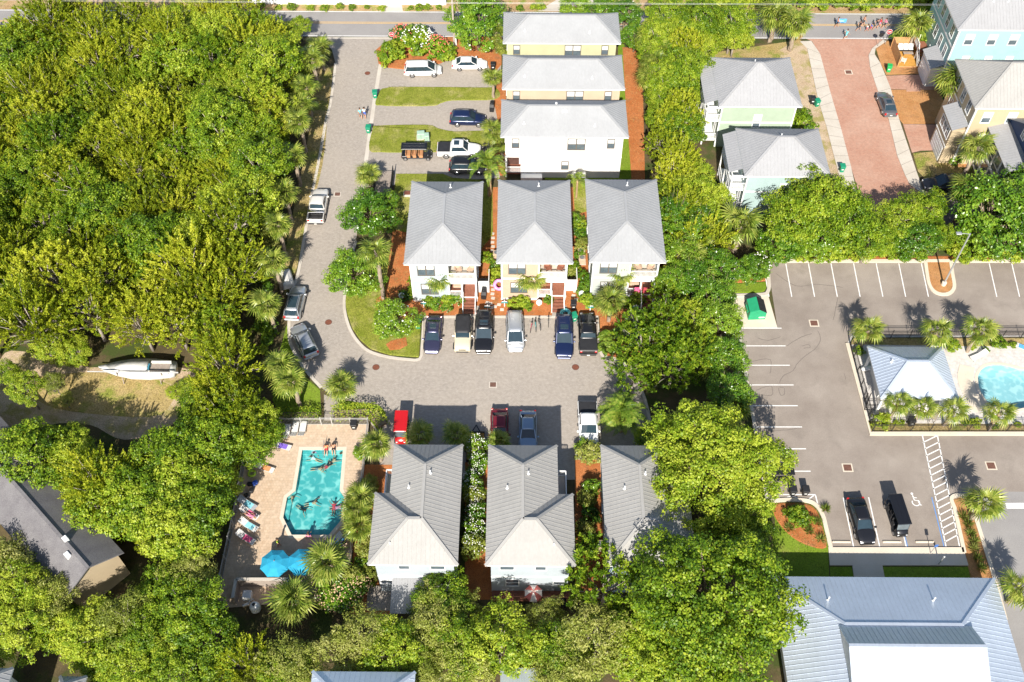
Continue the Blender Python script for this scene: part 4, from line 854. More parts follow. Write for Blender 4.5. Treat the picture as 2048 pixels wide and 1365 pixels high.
P3 = {'oak': 'leafy green tree in the thicket along the southern edge of the view', 'pale': 'pale yellow-green open tree in the thicket along the southern edge', 'wood': 'feathery tree in the thicket along the southern edge'}
scatter(B3, (2.1, 3.5), 3.4, ['oak']*5+['pale']*4+['wood'], P3, 'southern thicket', seed=11, keep=([(1000,1270),(1110,1270),(1110,1400),(1000,1400)], [(480,1130),(610,1130),(610,1240),(480,1240)], [(110,1090),(330,1080),(330,1235),(110,1235)]))
for px, py, r, k in ((885,1200,2.4,'oak'),(925,1225,2.0,'pale'),(1090,1235,1.9,'pale'),(40,1115,2.0,'oak'),(10,1150,2.4,'oak'),(840,1340,2.2,'pale'),(920,1330,2.6,'pale'),(1140,1340,2.4,'pale'),(560,1350,2.4,'oak')): sz, wh = zone(px, py, r, (2.1, 3.5)); tree(px, py, r, k, '%s %s in the %s' % (sz, KN[k], wh), 'southern thicket, %s, %s, %s' % (k, sz, wh))
# east side: strip between the court and the car park
R5 = [(1310,50),(1330,30),(1420,30),(1470,45),(1480,75),(1400,95),(1365,180),(1370,300),(1405,390),(1420,470),(1385,500),(1365,480),(1350,390),(1325,300),(1315,180)]
P5 = {'oak': 'dense leafy tree in the strip between the long houses and the pale green house', 'wood': 'feathery tree in the strip between the long houses and the pale green house'}
scatter(R5, (2.0, 3.2), 3.1, ['oak']*4+['wood'], P5, 'trees between the house rows', seed=5)
P6 = 'dense glossy evergreen in the strip along the western edge of the car park'
for px, py, r, z in ((1390,560,2.2,4),(1440,540,2.4,4.2),(1430,600,2.4,4.4),(1370,520,2.2,4),(1350,560,2.0,3.6),(1440,650,2.5,4.4),(1450,720,2.3,4),(1460,790,2.3,4),(1380,470,2.3,4.5),(1345,430,2.0,5),(1500,540,1.7,2.4),(1400,440,2.2,4.4)): tree(px, py, r, 'glossy', P6, 'evergreens along the car park', zc=z)
P7 = 'spreading light green tree overhanging the east end of the paver court'
for px, py, r in ((1330,650,3.0),(1290,690,3.3),(1270,740,2.6),(1350,720,3.4),(1390,640,2.6),(1330,590,2.0),(1390,700,2.6)): tree(px, py, r, 'feather', P7, 'trees over the court')
tree(1425, 935, 6.1, 'maple', 'huge dense broadleaf tree overhanging the half hidden grey roof', 'great broadleaf trees'); tree(1425, 1215, 6.9, 'maple', 'largest broadleaf tree, beside the clubhouse roof', 'great broadleaf trees')
tree(1360, 1310, 5.0, 'maple', 'broadleaf tree at the southern edge below the largest one', 'great broadleaf trees'); tree(1330, 880, 2.6, 'maple', 'smaller broadleaf tree leaning over the grey roof corner', 'great broadleaf trees'); tree(1480, 1070, 3.0, 'maple', 'broadleaf tree beside the planted island of the car park', 'great broadleaf trees')
tree(1212, 1165, 3.7, 'feather', 'feathery bright green tree between the umbrella house and the hidden grey roof', None); tree(1195, 1280, 3.4, 'pale', 'olive green tree south of the feathery one', None)
tree(1270, 1300, 3.0, 'oak', 'green tree tucked under the largest broadleaf tree', None)
# dark evergreens and oaks right of the brick street and along the car park
P8 = 'dense green tree in the belt between brick street and car park'
for px, py, r, k in ((1640,405,4.0,'oak'),(1580,440,3.4,'oak'),(1700,440,3.6,'oak'),(1600,380,2.6,'oak'),(1560,490,2.4,'glossy'),(1640,480,2.4,'glossy'),(1740,480,2.6,'oak'),(1800,440,2.6,'oak'),(1850,420,2.4,'oak'),(1830,480,2.4,'glossy'),(1870,470,2.0,'oak'),(1990,430,4.2,'glossy'),(2040,400,3.6,'glossy'),(1960,470,2.4,'glossy'),(2030,470,3.2,'glossy'),(2075,440,3,'glossy')):
    w_ = 'next to the aqua house' if px < 1610 else ('at the end of the brick street' if px < 1770 else ('between brick street and lamp post' if px < 1900 else 'below the navy house')); tree(px, py, r, k, '%s dense %s %s' % ('large' if r > 3 else 'small', 'dark evergreen' if k == 'glossy' else 'green tree', w_), 'trees between brick street and car park, '+k+', '+w_)
tree(955, 45, 3.7, 'glossy', 'big glossy magnolia with white flowers by the utility pole', None)
for px, py, r in ((1200,30,2.2),(1250,30,2.4),(1150,12,2.0),(1270,75,2.0),(1215,12,2.0)): tree(px, py, r, 'glossy', 'dark glossy tree behind the pale yellow long house', 'trees behind the yellow house')
tree(738, 430, 2.9, 'glossy', 'round dark green tree on the lawn edge beside the paver street', None, zc=2.8); tree(765, 410, 1.7, 'glossy', 'smaller dark tree behind the round one on the lawn', None, zc=2.4)
tree(705, 550, 2.7, 'glossy', 'round green tree overhanging the paver street', None, zc=2.6); t = tree(788, 640, 2.25, 'glossy', 'round tree with cream flowers on the corner lawn', None, zc=2.3)
put(link('blossoms', blooms('blossom_white', 50), t, (0, 0, 2.3)), 2.2, 0)
for px, py, r in ((1605,243,1.7), (1690,395,1.2)): shrub(px, py, r, 'bright', 'bushy green shrub at the house corner by the brick street', 'shrubs by the brick street')
# oleanders by the stop sign
OL = 'shrubs in the bed by the white minivan'
shrub(778, 108, 1.75, 'bright', 'round bright green shrub nearest the paver street in the flowering bed', OL); shrub(806, 70, 1.6, 'shrub', 'pink flowering oleander beside the stop sign', OL, 1.1, 'blossom_pink', 120); shrub(836, 80, 2.3, 'bright', 'white flowering oleander between the two pink ones', OL, 1.0, 'blossom_white', 150)
shrub(872, 95, 1.9, 'shrub', 'pink flowering oleander behind the white minivan', OL, 1.0, 'blossom_pink', 90); shrub(892, 108, 1.4, 'bright', 'low green shrub between the oleander and the white sedan', OL); shrub(790, 95, 1.2, 'bright', 'small green shrub tucked under the pink oleander', OL)
shrub(1515, 530, 1.5, 'shrub', 'white flowering bush above the dumpster', None, 1.0, 'blossom_white', 70)
# foundation planting
FP = 'low shrub in the foundation planting of the court houses'
for px, py, r in ((868,607,.8),(858,603,.7),(895,600,.75),(912,598,.8),(893,615,.6),(1030,607,.8),(1045,605,.8),(1098,600,.6),(1055,612,.6),(1185,605,.8),(1205,600,.8),(1275,598,.9),(1255,605,.7),(826,560,.6),(828,575,.6),(824,590,.6),(808,592,.7),(973,515,.8),(990,530,.6),(992,545,.7),(990,560,.6),(1152,440,.9),(1160,455,.9),(1163,470,.9),(1165,490,.9),(1160,510,.7),(1150,535,.8),(1165,555,.8),(1172,570,.8),(1165,585,.7),(1175,600,.9),(1140,545,.7)):
    shrub(px, py, r, rnd.choice(['shrub', 'bright']), 'low shrub in the planting '+('before the pale blue house' if px < 960 and px > 840 else ('beside the pale blue house wall' if px < 840 else ('along the stepping stones' if px < 1000 else ('before the peach house' if px < 1120 else ('between the peach and mint houses' if px < 1180 else 'before the mint house'))))), 'foundation shrubs %d' % (0 if px < 840 else 1 if px < 960 else 2 if px < 1000 else 3 if px < 1120 else 4 if px < 1180 else 5))
for y in range(890, 1100, 17): shrub(950+rnd.uniform(-8, 8), y, rnd.uniform(.75, 1.1), 'shrub', 'white flowering shrub in the row between the two grey roofed houses', 'flowering row between houses', 1.5, 'blossom_white', 60)
for px, py in ((1175,1000),(1180,1030),(1172,1060),(1185,975),(1178,1090)): shrub(px, py, .9, 'shrub', 'dark shrub in the shaded bed beside the umbrella house', 'shaded bed shrubs', 1.2)
for px, py, r in ((1180,905,1.2),(1165,895,.9)): shrub(px, py, r, 'shrub', 'olive shrub in front of the white pickup', 'shrubs by the white pickup', 1.2)
for px, py, r in ((735,980,.9),(740,965,.8),(735,1110,.9),(725,1130,.8),(745,1150,.9),(700,1160,1.3),(660,1170,1.3),(730,1090,.8),(720,905,.7)): shrub(px, py, r, 'shrub', 'dark shrub along the swimming pool fence', 'shrubs along the pool fence', 1.1)
for px, py, r in ((690,1190,1.5),(715,1175,1.3),(665,1200,1.3)): shrub(px, py, r, 'shrub', 'peach flowering bush behind the swimming pool', 'peach bushes', 1.0, 'blossom_peach', 120)
for px, py, r in ((1600,1035,1.0),(1590,1025,.8)): shrub(px, py, r, 'bright', 'green shrub on the car park island near the picnic table', 'island shrubs')
for px, py, r in ((1718,702,.55),(1905,690,.8),(1998,685,.8),(1763,842,.9),(1950,846,.6),(1885,690,.4),(1945,695,.35),(1930,845,.4),(1972,700,.35),(2025,690,.4),(1792,845,.3),(1804,845,.3),(2036,850,.35),(1990,852,.4)): shrub(px, py, r, 'bright', 'clipped shrub inside the black pool fence', 'pool compound shrubs')
for px in range(1535, 2080, 23):
    if not 1845 < px < 1905: shrub(px+rnd.uniform(-6, 6), 503+rnd.uniform(-6, 6), rnd.uniform(.9, 1.35), 'bright', 'shrub in the hedge line above the car park kerb', 'hedge line above the car park', 1.1)
for px in range(1430, 2000, 21): shrub(px+rnd.uniform(-6, 6), 2+rnd.uniform(-5, 4), rnd.uniform(1.1, 1.6), 'bright', 'shrub in the hedge along the far side of the main road', 'hedge beyond the main road')
for px in list(range(525, 780, 30))+list(range(815, 1000, 22))+[1040, 1060, 1075]: shrub(px+rnd.uniform(-8, 8), 14+rnd.uniform(-2, 3), rnd.uniform(.4, .75), 'bright', 'small shrub at the foot of the white wall beyond the road', 'shrubs before the white wall')
shrub(1840, 70, 1.7, 'bright', 'green bush beside the turquoise house', None); shrub(1903, 165, 1.6, 'shrub', 'dark bush between turquoise and cream houses', None); shrub(1913, 322, .8, 'shrub', 'small bush on the straw mound by the cream house', None)
# clipped hedges
def hedge(pts, w, h, label, m='leaf_oak'):
    pts = [P(x, y, h*.5) for x, y in pts]; o = pts[0]; t = thing('hedge', label, 'hedge', (o.x, o.y, 0), 0, 'clipped hedges by the pool'); rg = np.random.default_rng(9); Cs = []; Ns = []
    core = MB()
    for a, b in zip(pts, pts[1:]):
        d = (b-a); L = d.length; d = d/L; pr = Vector((-d.y, d.x, 0)); n = int(L*260)
        u = rg.uniform(-.3, L+.3, n); s = rg.uniform(-1, 1, n); zz = rg.uniform(0, 1, n); side = rg.integers(0, 3, n)
        for i in range(n):
            if side[i] == 0: off, z, nn = s[i]*w/2, h, Vector((0, 0, 1))
            else: off, z, nn = (w/2 if side[i] == 1 else -w/2), h*zz[i], pr*(1 if side[i] == 1 else -1)
            q = a+d*float(u[i])+pr*float(off)*(1-.12*(z/h)**4)-o; k = 1+.05*math.sin(u[i]*3)
            Cs.append((q.x, q.y, z*k+rg.normal()*.05)); Ns.append(nn+Vector(rg.normal(size=3)*.45))
        core.bar(a-o+Vector((0, 0, -h*.1)), b-o+Vector((0, 0, -h*.1)), w*.75, h*.78)
    C = np.array(Cs)+rg.normal(size=(len(Cs), 3))*.04; N = np.array([tuple(v) for v in Ns]); n = len(C)
    link('foliage', leaves('foliage', C, np.cross(N, rg.normal(size=(n, 3))), N, np.full(n, .17), np.full(n, .11), rg.uniform(0, 1, n), m), t); core.build('branches', 'bark', t)
hedge([(668,826),(745,822),(765,846)], 1.3, 1.5, 'clipped green hedge along the pool fence corner'); hedge([(560,828),(636,828)], 1.0, 1.2, 'clipped green hedge left of the pool gate')
# palms
def fan_frond(seed, droop=.5, R=1.05, L=.95, ns=16):
    """fan leaf on its stalk, pointing along +x"""
    rg = random.Random(seed); mb = MB(); pts = [(0,0,0), (L*.5,0,.16), (L,0,.18)]; mb.tube(pts, [.035, .028, .02], 4)
    for i in range(ns):
        a = R_(-128+256*i/(ns-1)); rr = R*(1-.25*abs(a)/2.2)*rg.uniform(.88, 1.08); d = Vector((math.cos(a), math.sin(a), 0)); pr = Vector((-d.y, d.x, 0)); b = Vector((L, 0, .18)); w = .055*R; z1 = -.08*abs(math.sin(a)); dz = -droop*rg.uniform(.7, 1.2)
        p = [b+pr*.01, b-pr*.01, b+d*rr*.55+pr*w+Vector((0,0,z1+.02)), b+d*rr*.55-pr*w+Vector((0,0,z1-.02)), b+d*rr+Vector((0,0,z1+dz*rr*.6))]
        mb.add(p, [(1,0,2,3), (3,2,4)])
    return mb
def tintmesh(mb, name, m, seed):
    me = mb.mesh(name, m); at = me.attributes.new('tint', 'FLOAT', 'FACE'); at.data.foreach_set('value', np.random.default_rng(seed).uniform(.1, .9, len(me.polygons)).astype(np.float32)); return me
FAN = [tintmesh(fan_frond(i, .35+.2*i), 'frond', 'leaf_palm', i) for i in range(3)]; DEAD = [tintmesh(fan_frond(9, .9, .8, .6, 14), 'frond', 'leaf_dead', 9)]
def feather_frond(L, seed, lw=.05, ll=.55, arch=.55):
    rg = random.Random(seed); mb = MB(); n = 9; ax = [Vector((L*math.sin(t*1.25)/math.sin(1.25), 0, L*arch*(math.sin(t*2.3)-.9*t*t))) for t in [i/(n-1) for i in range(n)]]
    mb.tube(ax, [.05-.045*i/(n-1) for i in range(n)], 4); m_ = 26
    for i in range(m_):
        t = .1+.9*i/(m_-1); f = t*(n-1); j = min(int(f), n-2); b = ax[j].lerp(ax[j+1], f-j); d = (ax[j+1]-ax[j]).normalized(); l = ll*math.sin(math.pi*min(1, .18+t*.82))*rg.uniform(.9, 1.1)+.12
        for s in (-1, 1):
            e = b+(d*.55+Vector((0, s, .25)).normalized()*.9)*l+Vector((0,0,-.18*l)); md = b.lerp(e, .5)+Vector((0,0,.06*l)); q = d*lw
            mb.add([b-q*.5, b+q*.5, md+q, md-q, e], [(0,1,2,3) if s > 0 else (3,2,1,0), (3,2,4) if s > 0 else (4,2,3)])
    return mb
PIN = [tintmesh(feather_frond(2.9, i, .06, .6), 'frond', 'leaf_pinnate', i) for i in range(2)]; SAGO = [tintmesh(feather_frond(1.1, i+4, .035, .26, .45), 'frond', 'leaf_pinnate', i) for i in range(2)]
TRK = {}
def trunk_mesh(kind):
    if kind not in TRK:
        mb = MB(); n = 14
        if kind == 'sabal': mb.tube([(0.04*math.sin(i*1.3), .04*math.cos(i), i/(n-1)) for i in range(n)], [.17+.03*(i % 2)+(.05 if i > n-4 else 0) for i in range(n)], 9); TRK[kind] = mb.mesh('trunk', 'palm_bark')
        else: mb.tube([(0.03*math.sin(i*1.3), 0, i/(n-1)) for i in range(n)], [.26+.03*(i % 2) for i in range(n)], 9); TRK[kind] = mb.mesh('trunk', 'boot_bark')
    return TRK[kind]
PG = 'palms of the neighbourhood'
def palm(px, py, h, label, r=1.75, kind='sabal', n=29, group=None, dead=3, lean=(0, 0)):
    """palm by crown centre and trunk height; every frond is its own blade"""
    b = P(px, py, h); t = thing('palm_tree', label, 'palm tree', (b.x-lean[0], b.y-lean[1], 0), 0, group or PG); rg = random.Random(int(px*7+py)); s = r*(1.27 if kind == 'sabal' else 1.0)/1.75
    k = put(link('trunk', trunk_mesh('sabal' if kind == 'sabal' else 'boot'), t, (0, 0, -.05)), (s*.95, s*.95, h+.05), rg.uniform(0, 6)); 
    if lean != (0, 0): k.rotation_mode = 'QUATERNION'; k.rotation_quaternion = Vector((lean[0], lean[1], h)).to_track_quat('Z', 'Y')
    for i in range(n+dead):
        a = i*2.39996+rg.uniform(-.3, .3); f = i/n
        if i < n: pitch = R_(66-f*88+rg.uniform(-10, 10)); me = rg.choice(FAN if kind == 'sabal' else PIN)
        else: pitch = R_(-62+rg.uniform(-12, 8)); me = DEAD[0] if kind == 'sabal' else PIN[0]
        if i >= n and kind != 'sabal': break
        o = link('frond', me, t, (lean[0]+.08*math.cos(a), lean[1]+.08*math.sin(a), h+.12-.3*max(0, f-.5))); sc = s*rg.uniform(.85, 1.1)*(.6 if i % 5 == 1 else (.78 if i % 5 == 3 else 1)); o.scale = (sc, sc, sc); o.rotation_euler = (rg.uniform(-.3, .3), -pitch, a)
    return t
LP = 'fan palm in the row along the woodland edge of the paver street'
for px, py, h in ((640,98,3.6),(626,122,4.5),(612,178,4.6),(600,246,4.8),(589,318,4.8),(571,391,4.4),(557,455,5),(549,527,5),(536,614,4.4),(607,214,4)): palm(px, py, h, LP, 1.7, group='palms along the woodland edge')
for px, py, h in ((566,738,4),(586,766,4.2)): palm(px, py, h, 'fan palm on the grass bank above the pool gate', 1.65, group='palms above the pool gate')
palm(687, 776, 2.2, 'short fan palm beside the gate path of the swimming pool', 1.6); palm(738, 352, 1.8, 'short fan palm beside the wooden walkway', 1.5); palm(753, 508, 7.6, 'tall slender fan palm on the corner lawn', 1.75, n=22)
palm(880, 560, 3.0, 'fan palm in front of the pale blue house', 1.55); palm(1063, 560, 3.0, 'fan palm in front of the peach house', 1.55); palm(1244, 552, 3.2, 'fan palm in front of the mint house', 1.5); palm(1222, 606, 3.2, 'fan palm in the straw bed beside the black pickup', 1.7)
palm(978, 338, 4.6, 'arching feather palm between the pale blue and peach houses', 1.75, 'boot', 20); palm(1155, 362, 3.0, 'young feather palm between the peach and mint houses', .85, 'boot', 14)
SP = 'fan palm in the evergreen strip beside the car park'
palm(1482, 452, 4.6, 'large fan palm at the top of the evergreen strip', 2.3); 
for px, py, h in ((1385,512,4.6),(1402,478,4.6),(1403,560,4),(1430,738,2.6),(1470,820,2.4)): palm(px, py, h, SP, 1.6, group='palms in the evergreen strip')
for px, py, h in ((1296,82,4),(1308,128,4),(1300,158,3.6),(1318,105,3.6)): palm(px, py, h, 'fan palm beside the orange straw path', 1.7, group='palms by the straw path')
for px, py, h in ((993,68,3.2),(986,158,3.2),(986,262,3),(1004,288,2.4),(1008,98,2.5)): palm(px, py, h, 'fan palm at the west end of the long houses', 1.35, group='palms at the long houses')
palm(1552, 35, 4.2, 'shaggy fan palm left in the pair by the main road', 2.4, n=34, dead=8, group='pair of palms by the road'); palm(1592, 52, 4.2, 'shaggy fan palm right in the pair by the main road', 2.3, n=34, dead=8, group='pair of palms by the road')
palm(1835, 52, 3.6, 'fan palm between stop sign and turquoise house', 2.1, n=30); palm(1912, 168, 6.2, 'tall thick-crowned palm in front of the cream house', 2.4, n=40, dead=6); palm(1953, 298, 5.6, 'palm in front of the cream house porch', 1.9, n=26); palm(1940, 382, 5.4, 'palm over the black vehicle by the navy house', 2.1, n=26); palm(1998, 372, 3.4, 'low palm beside the navy house steps', 1.5)
for px, py, h in ((1737,660,3.4),(1873,664,3.6),(1960,660,3.9)): palm(px, py, h, 'fan palm along the northern fence of the pool compound', 1.55, n=22, group='palms at the pavilion')
for px, py, h in ((1797,806,3.2),(1845,816,2.8),(1907,822,2.9),(2000,826,3.2)): palm(px, py, h, 'fan palm along the southern fence of the pool compound', 1.35, n=20, group='palms at the pavilion, south')
palm(1966, 1008, 3.2, 'fan palm on the narrow island near the stop bar', 1.7, n=24); palm(2040, 1180, 3.0, 'fan palm at the side of the clubhouse road', 1.6, n=22)
for px, py, h in ((757,892,3),(716,1022,2.6),(724,998,2.6),(722,1056,2.2)): palm(px, py, h, 'fan palm between swimming pool fence and grey roofed house', 1.45, group='palms along the pool fence')
palm(658, 1130, 2.6, 'fan palm beside the blue umbrellas', 1.9); palm(400, 1190, 3.2, 'fan palm among the trees left of the pool equipment yard', 1.8); palm(590, 1205, 2.2, 'shaded fan palm behind the pool equipment yard', 2.0)
palm(843, 872, 1.9, 'small fan palm in front of the pool-side house', 1.35); palm(915, 872, 1.9, 'small fan palm beside the wooden trailer', 1.35); palm(1002, 885, 1.5, 'small fan palm in front of the dark red car', 1.1)
palm(1246, 838, 2.4, 'big arching date palm above the half hidden grey roof', 1.65, 'boot', 40)
def sago(px, py, label, r=1.0, n=18):
    b = P(px, py, .5); t = thing('sago_palm', label, 'shrub', (b.x, b.y, 0), 0, 'low cycads'); mb = MB(); mb.lathe([(.2, -.05), (.24, .2), (.16, .42)], 9); mb.build('trunk', 'boot_bark', t)
    for i in range(n): o = link('frond', SAGO[i % 2], t, (0, 0, .4)); o.scale = (r, r, r); o.rotation_euler = (0, -R_(58-i*2.6), i*2.4)
for px, py in ((1214,678),(1225,700),(1238,672),(1212,700)): sago(px, py, 'low cycad in the straw bed beside the black pickup')
sago(1795, 78, 'low cycad behind the stop sign by the wooden deck', 1.2)
def tuft(px, py, r, label, group):
    b = P(px, py); t = thing('grass_clump', label, 'grass', (b.x, b.y, 0.05), 0, group); put(link('blades', TUFT, t), r, rnd.uniform(0, 6)); put(link('base', TBASE, t), r, 0)
rg = np.random.default_rng(3); d = unit(rg, 90); d[:, 2] = np.abs(d[:, 2])+.35; TUFT = leaves('blades', d*.42, d, unit(rg, 90), np.full(90, .8), np.full(90, .07), rg.uniform(0, 1, 90), 'leaf_grass')
mb = MB(); mb.lathe([(.16, -.05), (.12, .06), (.03, .1)], 7); TBASE = mb.mesh('base', 'leaf_dead')
for px, py in ((1572,1030),(1577,1058),(1617,1065),(1640,1080),(1634,1047),(1610,1050),(1650,1020)): tuft(px, py, .85, 'ornamental grass on the car park island near the picnic table', 'island grasses')
for px, py in ((1935,1050),(1925,1035),(1940,1070),(1947,1085),(1945,1100),(1955,1120),(1962,1140)): tuft(px, py, .9, 'ornamental grass on the narrow island beside the access road', 'narrow island grasses')

# understorey along the woodland edge
for i in range(34):
    f = i/33; px = 606-f*75+rnd.uniform(-14, 8)-(18 if .2 < f < .9 else 0); py = 110+f*590; shrub(px, py, rnd.uniform(.6, 1.15), rnd.choice(['shrub', 'bright']), 'low understorey bush at the foot of the woodland palms', 'woodland understorey')
# grass blades on the lawns and loose straw on the beds
def litter(name, pred, dens, L, Wd, m, up, label, cat, seed):
    rg = np.random.default_rng(seed); C = []; T = []; N = []
    for pts, bm_, z in BEDS:
        if not pred(bm_): continue
        xs = [p[0] for p in pts]; ys = [p[1] for p in pts]; n = int((max(xs)-min(xs))*(max(ys)-min(ys))*dens)
        q = rg.uniform((min(xs), min(ys)), (max(xs), max(ys)), (n, 2)); nz = np.sin(q[:, 0]*1.7+np.sin(q[:, 1]*1.3)*2)+np.sin(q[:, 1]*2.1+q[:, 0]*.6)
        for (x, y), k in zip(q, nz):
            if k > rg.uniform(-2, 1.2) and inside((x, y), pts): C.append((x, y, z+L*(.35 if up else .05)))
    n = len(C); d = rg.normal(size=(n, 3)); d[:, 2] = np.abs(d[:, 2])*.6+(.9 if up else 0); d[:, 2] *= 1 if up else .15; k = rg.uniform(.6, 1.4, n)
    nn = rg.normal(size=(n, 3)); nn[:, 2] += 0 if up else 2.5
    o = link(name, leaves(name, np.array(C), d, nn, L*k, Wd*k, rg.uniform(0, 1, n), m)); o['kind'] = 'stuff'; o['label'] = label; o['category'] = cat
litter('grass', lambda m: 'lawn' in m or 'dry' in m, 26, .16, .05, 'leaf_grass', True, 'short grass blades growing on the lawns', 'grass', 4)
litter('loose_straw', lambda m: 'straw' in m, 16, .28, .035, 'leaf_dead', False, 'loose pine straw scattered over the orange beds', 'straw', 5)

# ------------------------------------------------------------------ vehicles
mat('tyre', (.02, .02, .021), .85, .2); mat('rim', (.42, .42, .43), .3, .1, 4, .8); mat('rim_dark', (.06, .06, .065), .35, .1, 4, .6); mat('car_glass', (.025, .045, .06), .012, .15, 1, 0, .6)
mat('head_lamp', (.75, .76, .78), .15, .05, 3, 0, .8); mat('tail_lamp', (.45, .015, .015), .2, .1, 3, 0, .7); mat('black_plastic', (.025, .025, .027), .55, .2); mat('chrome', (.7, .7, .7), .12, .05, 3, 1.0); mat('seat_tan', (.45, .22, .10), .7, .12); mat('plate', (.7, .7, .66), .5, .1)
def paint(name, c, metal=.25, rough=.28): mat(name, c, rough, .04, .7, metal, .5, coat=.6)
paint('paint_white', (.78, .78, .77), 0); paint('paint_navy', (.012, .022, .075), .3); paint('paint_black', (.012, .012, .014), .1); paint('paint_silver', (.50, .52, .54), .6, .32); paint('paint_plum', (.045, .045, .09), .4); paint('paint_beige', (.62, .55, .40), 0)
paint('paint_red', (.55, .012, .015), .1); paint('paint_maroon', (.20, .015, .025), .3); paint('paint_grey', (.16, .165, .175), .5); paint('paint_slate', (.30, .38, .48), .5); paint('paint_pearl', (.70, .67, .62), .1)
KIND = dict(  # L, W, H, belt, hood, (rear glass base, roof rear, roof front, screen base), roof half-width factor, tail height
    sedan=(4.8, 1.84, 1.45, .95, .88, (-1.95, -1.15, .25, 1.15), .70, .98), suv=(4.75, 1.9, 1.70, 1.05, 1.02, (-2.22, -1.9, .3, 1.08), .74, 1.05), bigsuv=(5.3, 2.02, 1.92, 1.18, 1.15, (-2.55, -2.3, .22, 1.15), .80, 1.18),
    minivan=(5.1, 1.98, 1.75, 1.04, .96, (-2.45, -2.15, .7, 1.72), .76, 1.04), pickup=(5.6, 2.0, 1.88, 1.18, 1.14, (-.98, -.8, .55, 1.25), .78, 1.18), jeep=(4.25, 1.86, 1.84, 1.18, 1.14, (-2.06, -2.02, .45, .72), .86, 1.18))
WHEEL = {}
def wheel(parent, x, y, r, rim):
    s = 1 if y > 0 else -1; k = (r, rim)
    if k not in WHEEL:
        t = MB(); prof = [(.55*r, -.11), (.9*r, -.115), (r, -.07), (r, .07), (.9*r, .115), (.55*r, .11)]
        t.loft([[(a*math.cos(i*math.pi/9), b, a*math.sin(i*math.pi/9)) for i in range(18)] for a, b in prof], True, True)
        d = MB(); d.loft([[(.66*r*math.cos(i*math.pi/9), .117, .66*r*math.sin(i*math.pi/9)) for i in range(18)], [(.6*r*math.cos(i*math.pi/9), .135, .6*r*math.sin(i*math.pi/9)) for i in range(18)], [(.2*r*math.cos(i*math.pi/9), .12, .2*r*math.sin(i*math.pi/9)) for i in range(18)]], True, True)
        WHEEL[k] = (t.mesh('tyre', 'tyre', True), d.mesh('rim', rim))
    w = link('wheel', None, parent, (x, y, r)); w.rotation_euler[2] = 0 if s > 0 else math.pi
    link('tyre', WHEEL[k][0], w); link('rim', WHEEL[k][1], w)
CARMESH = {}
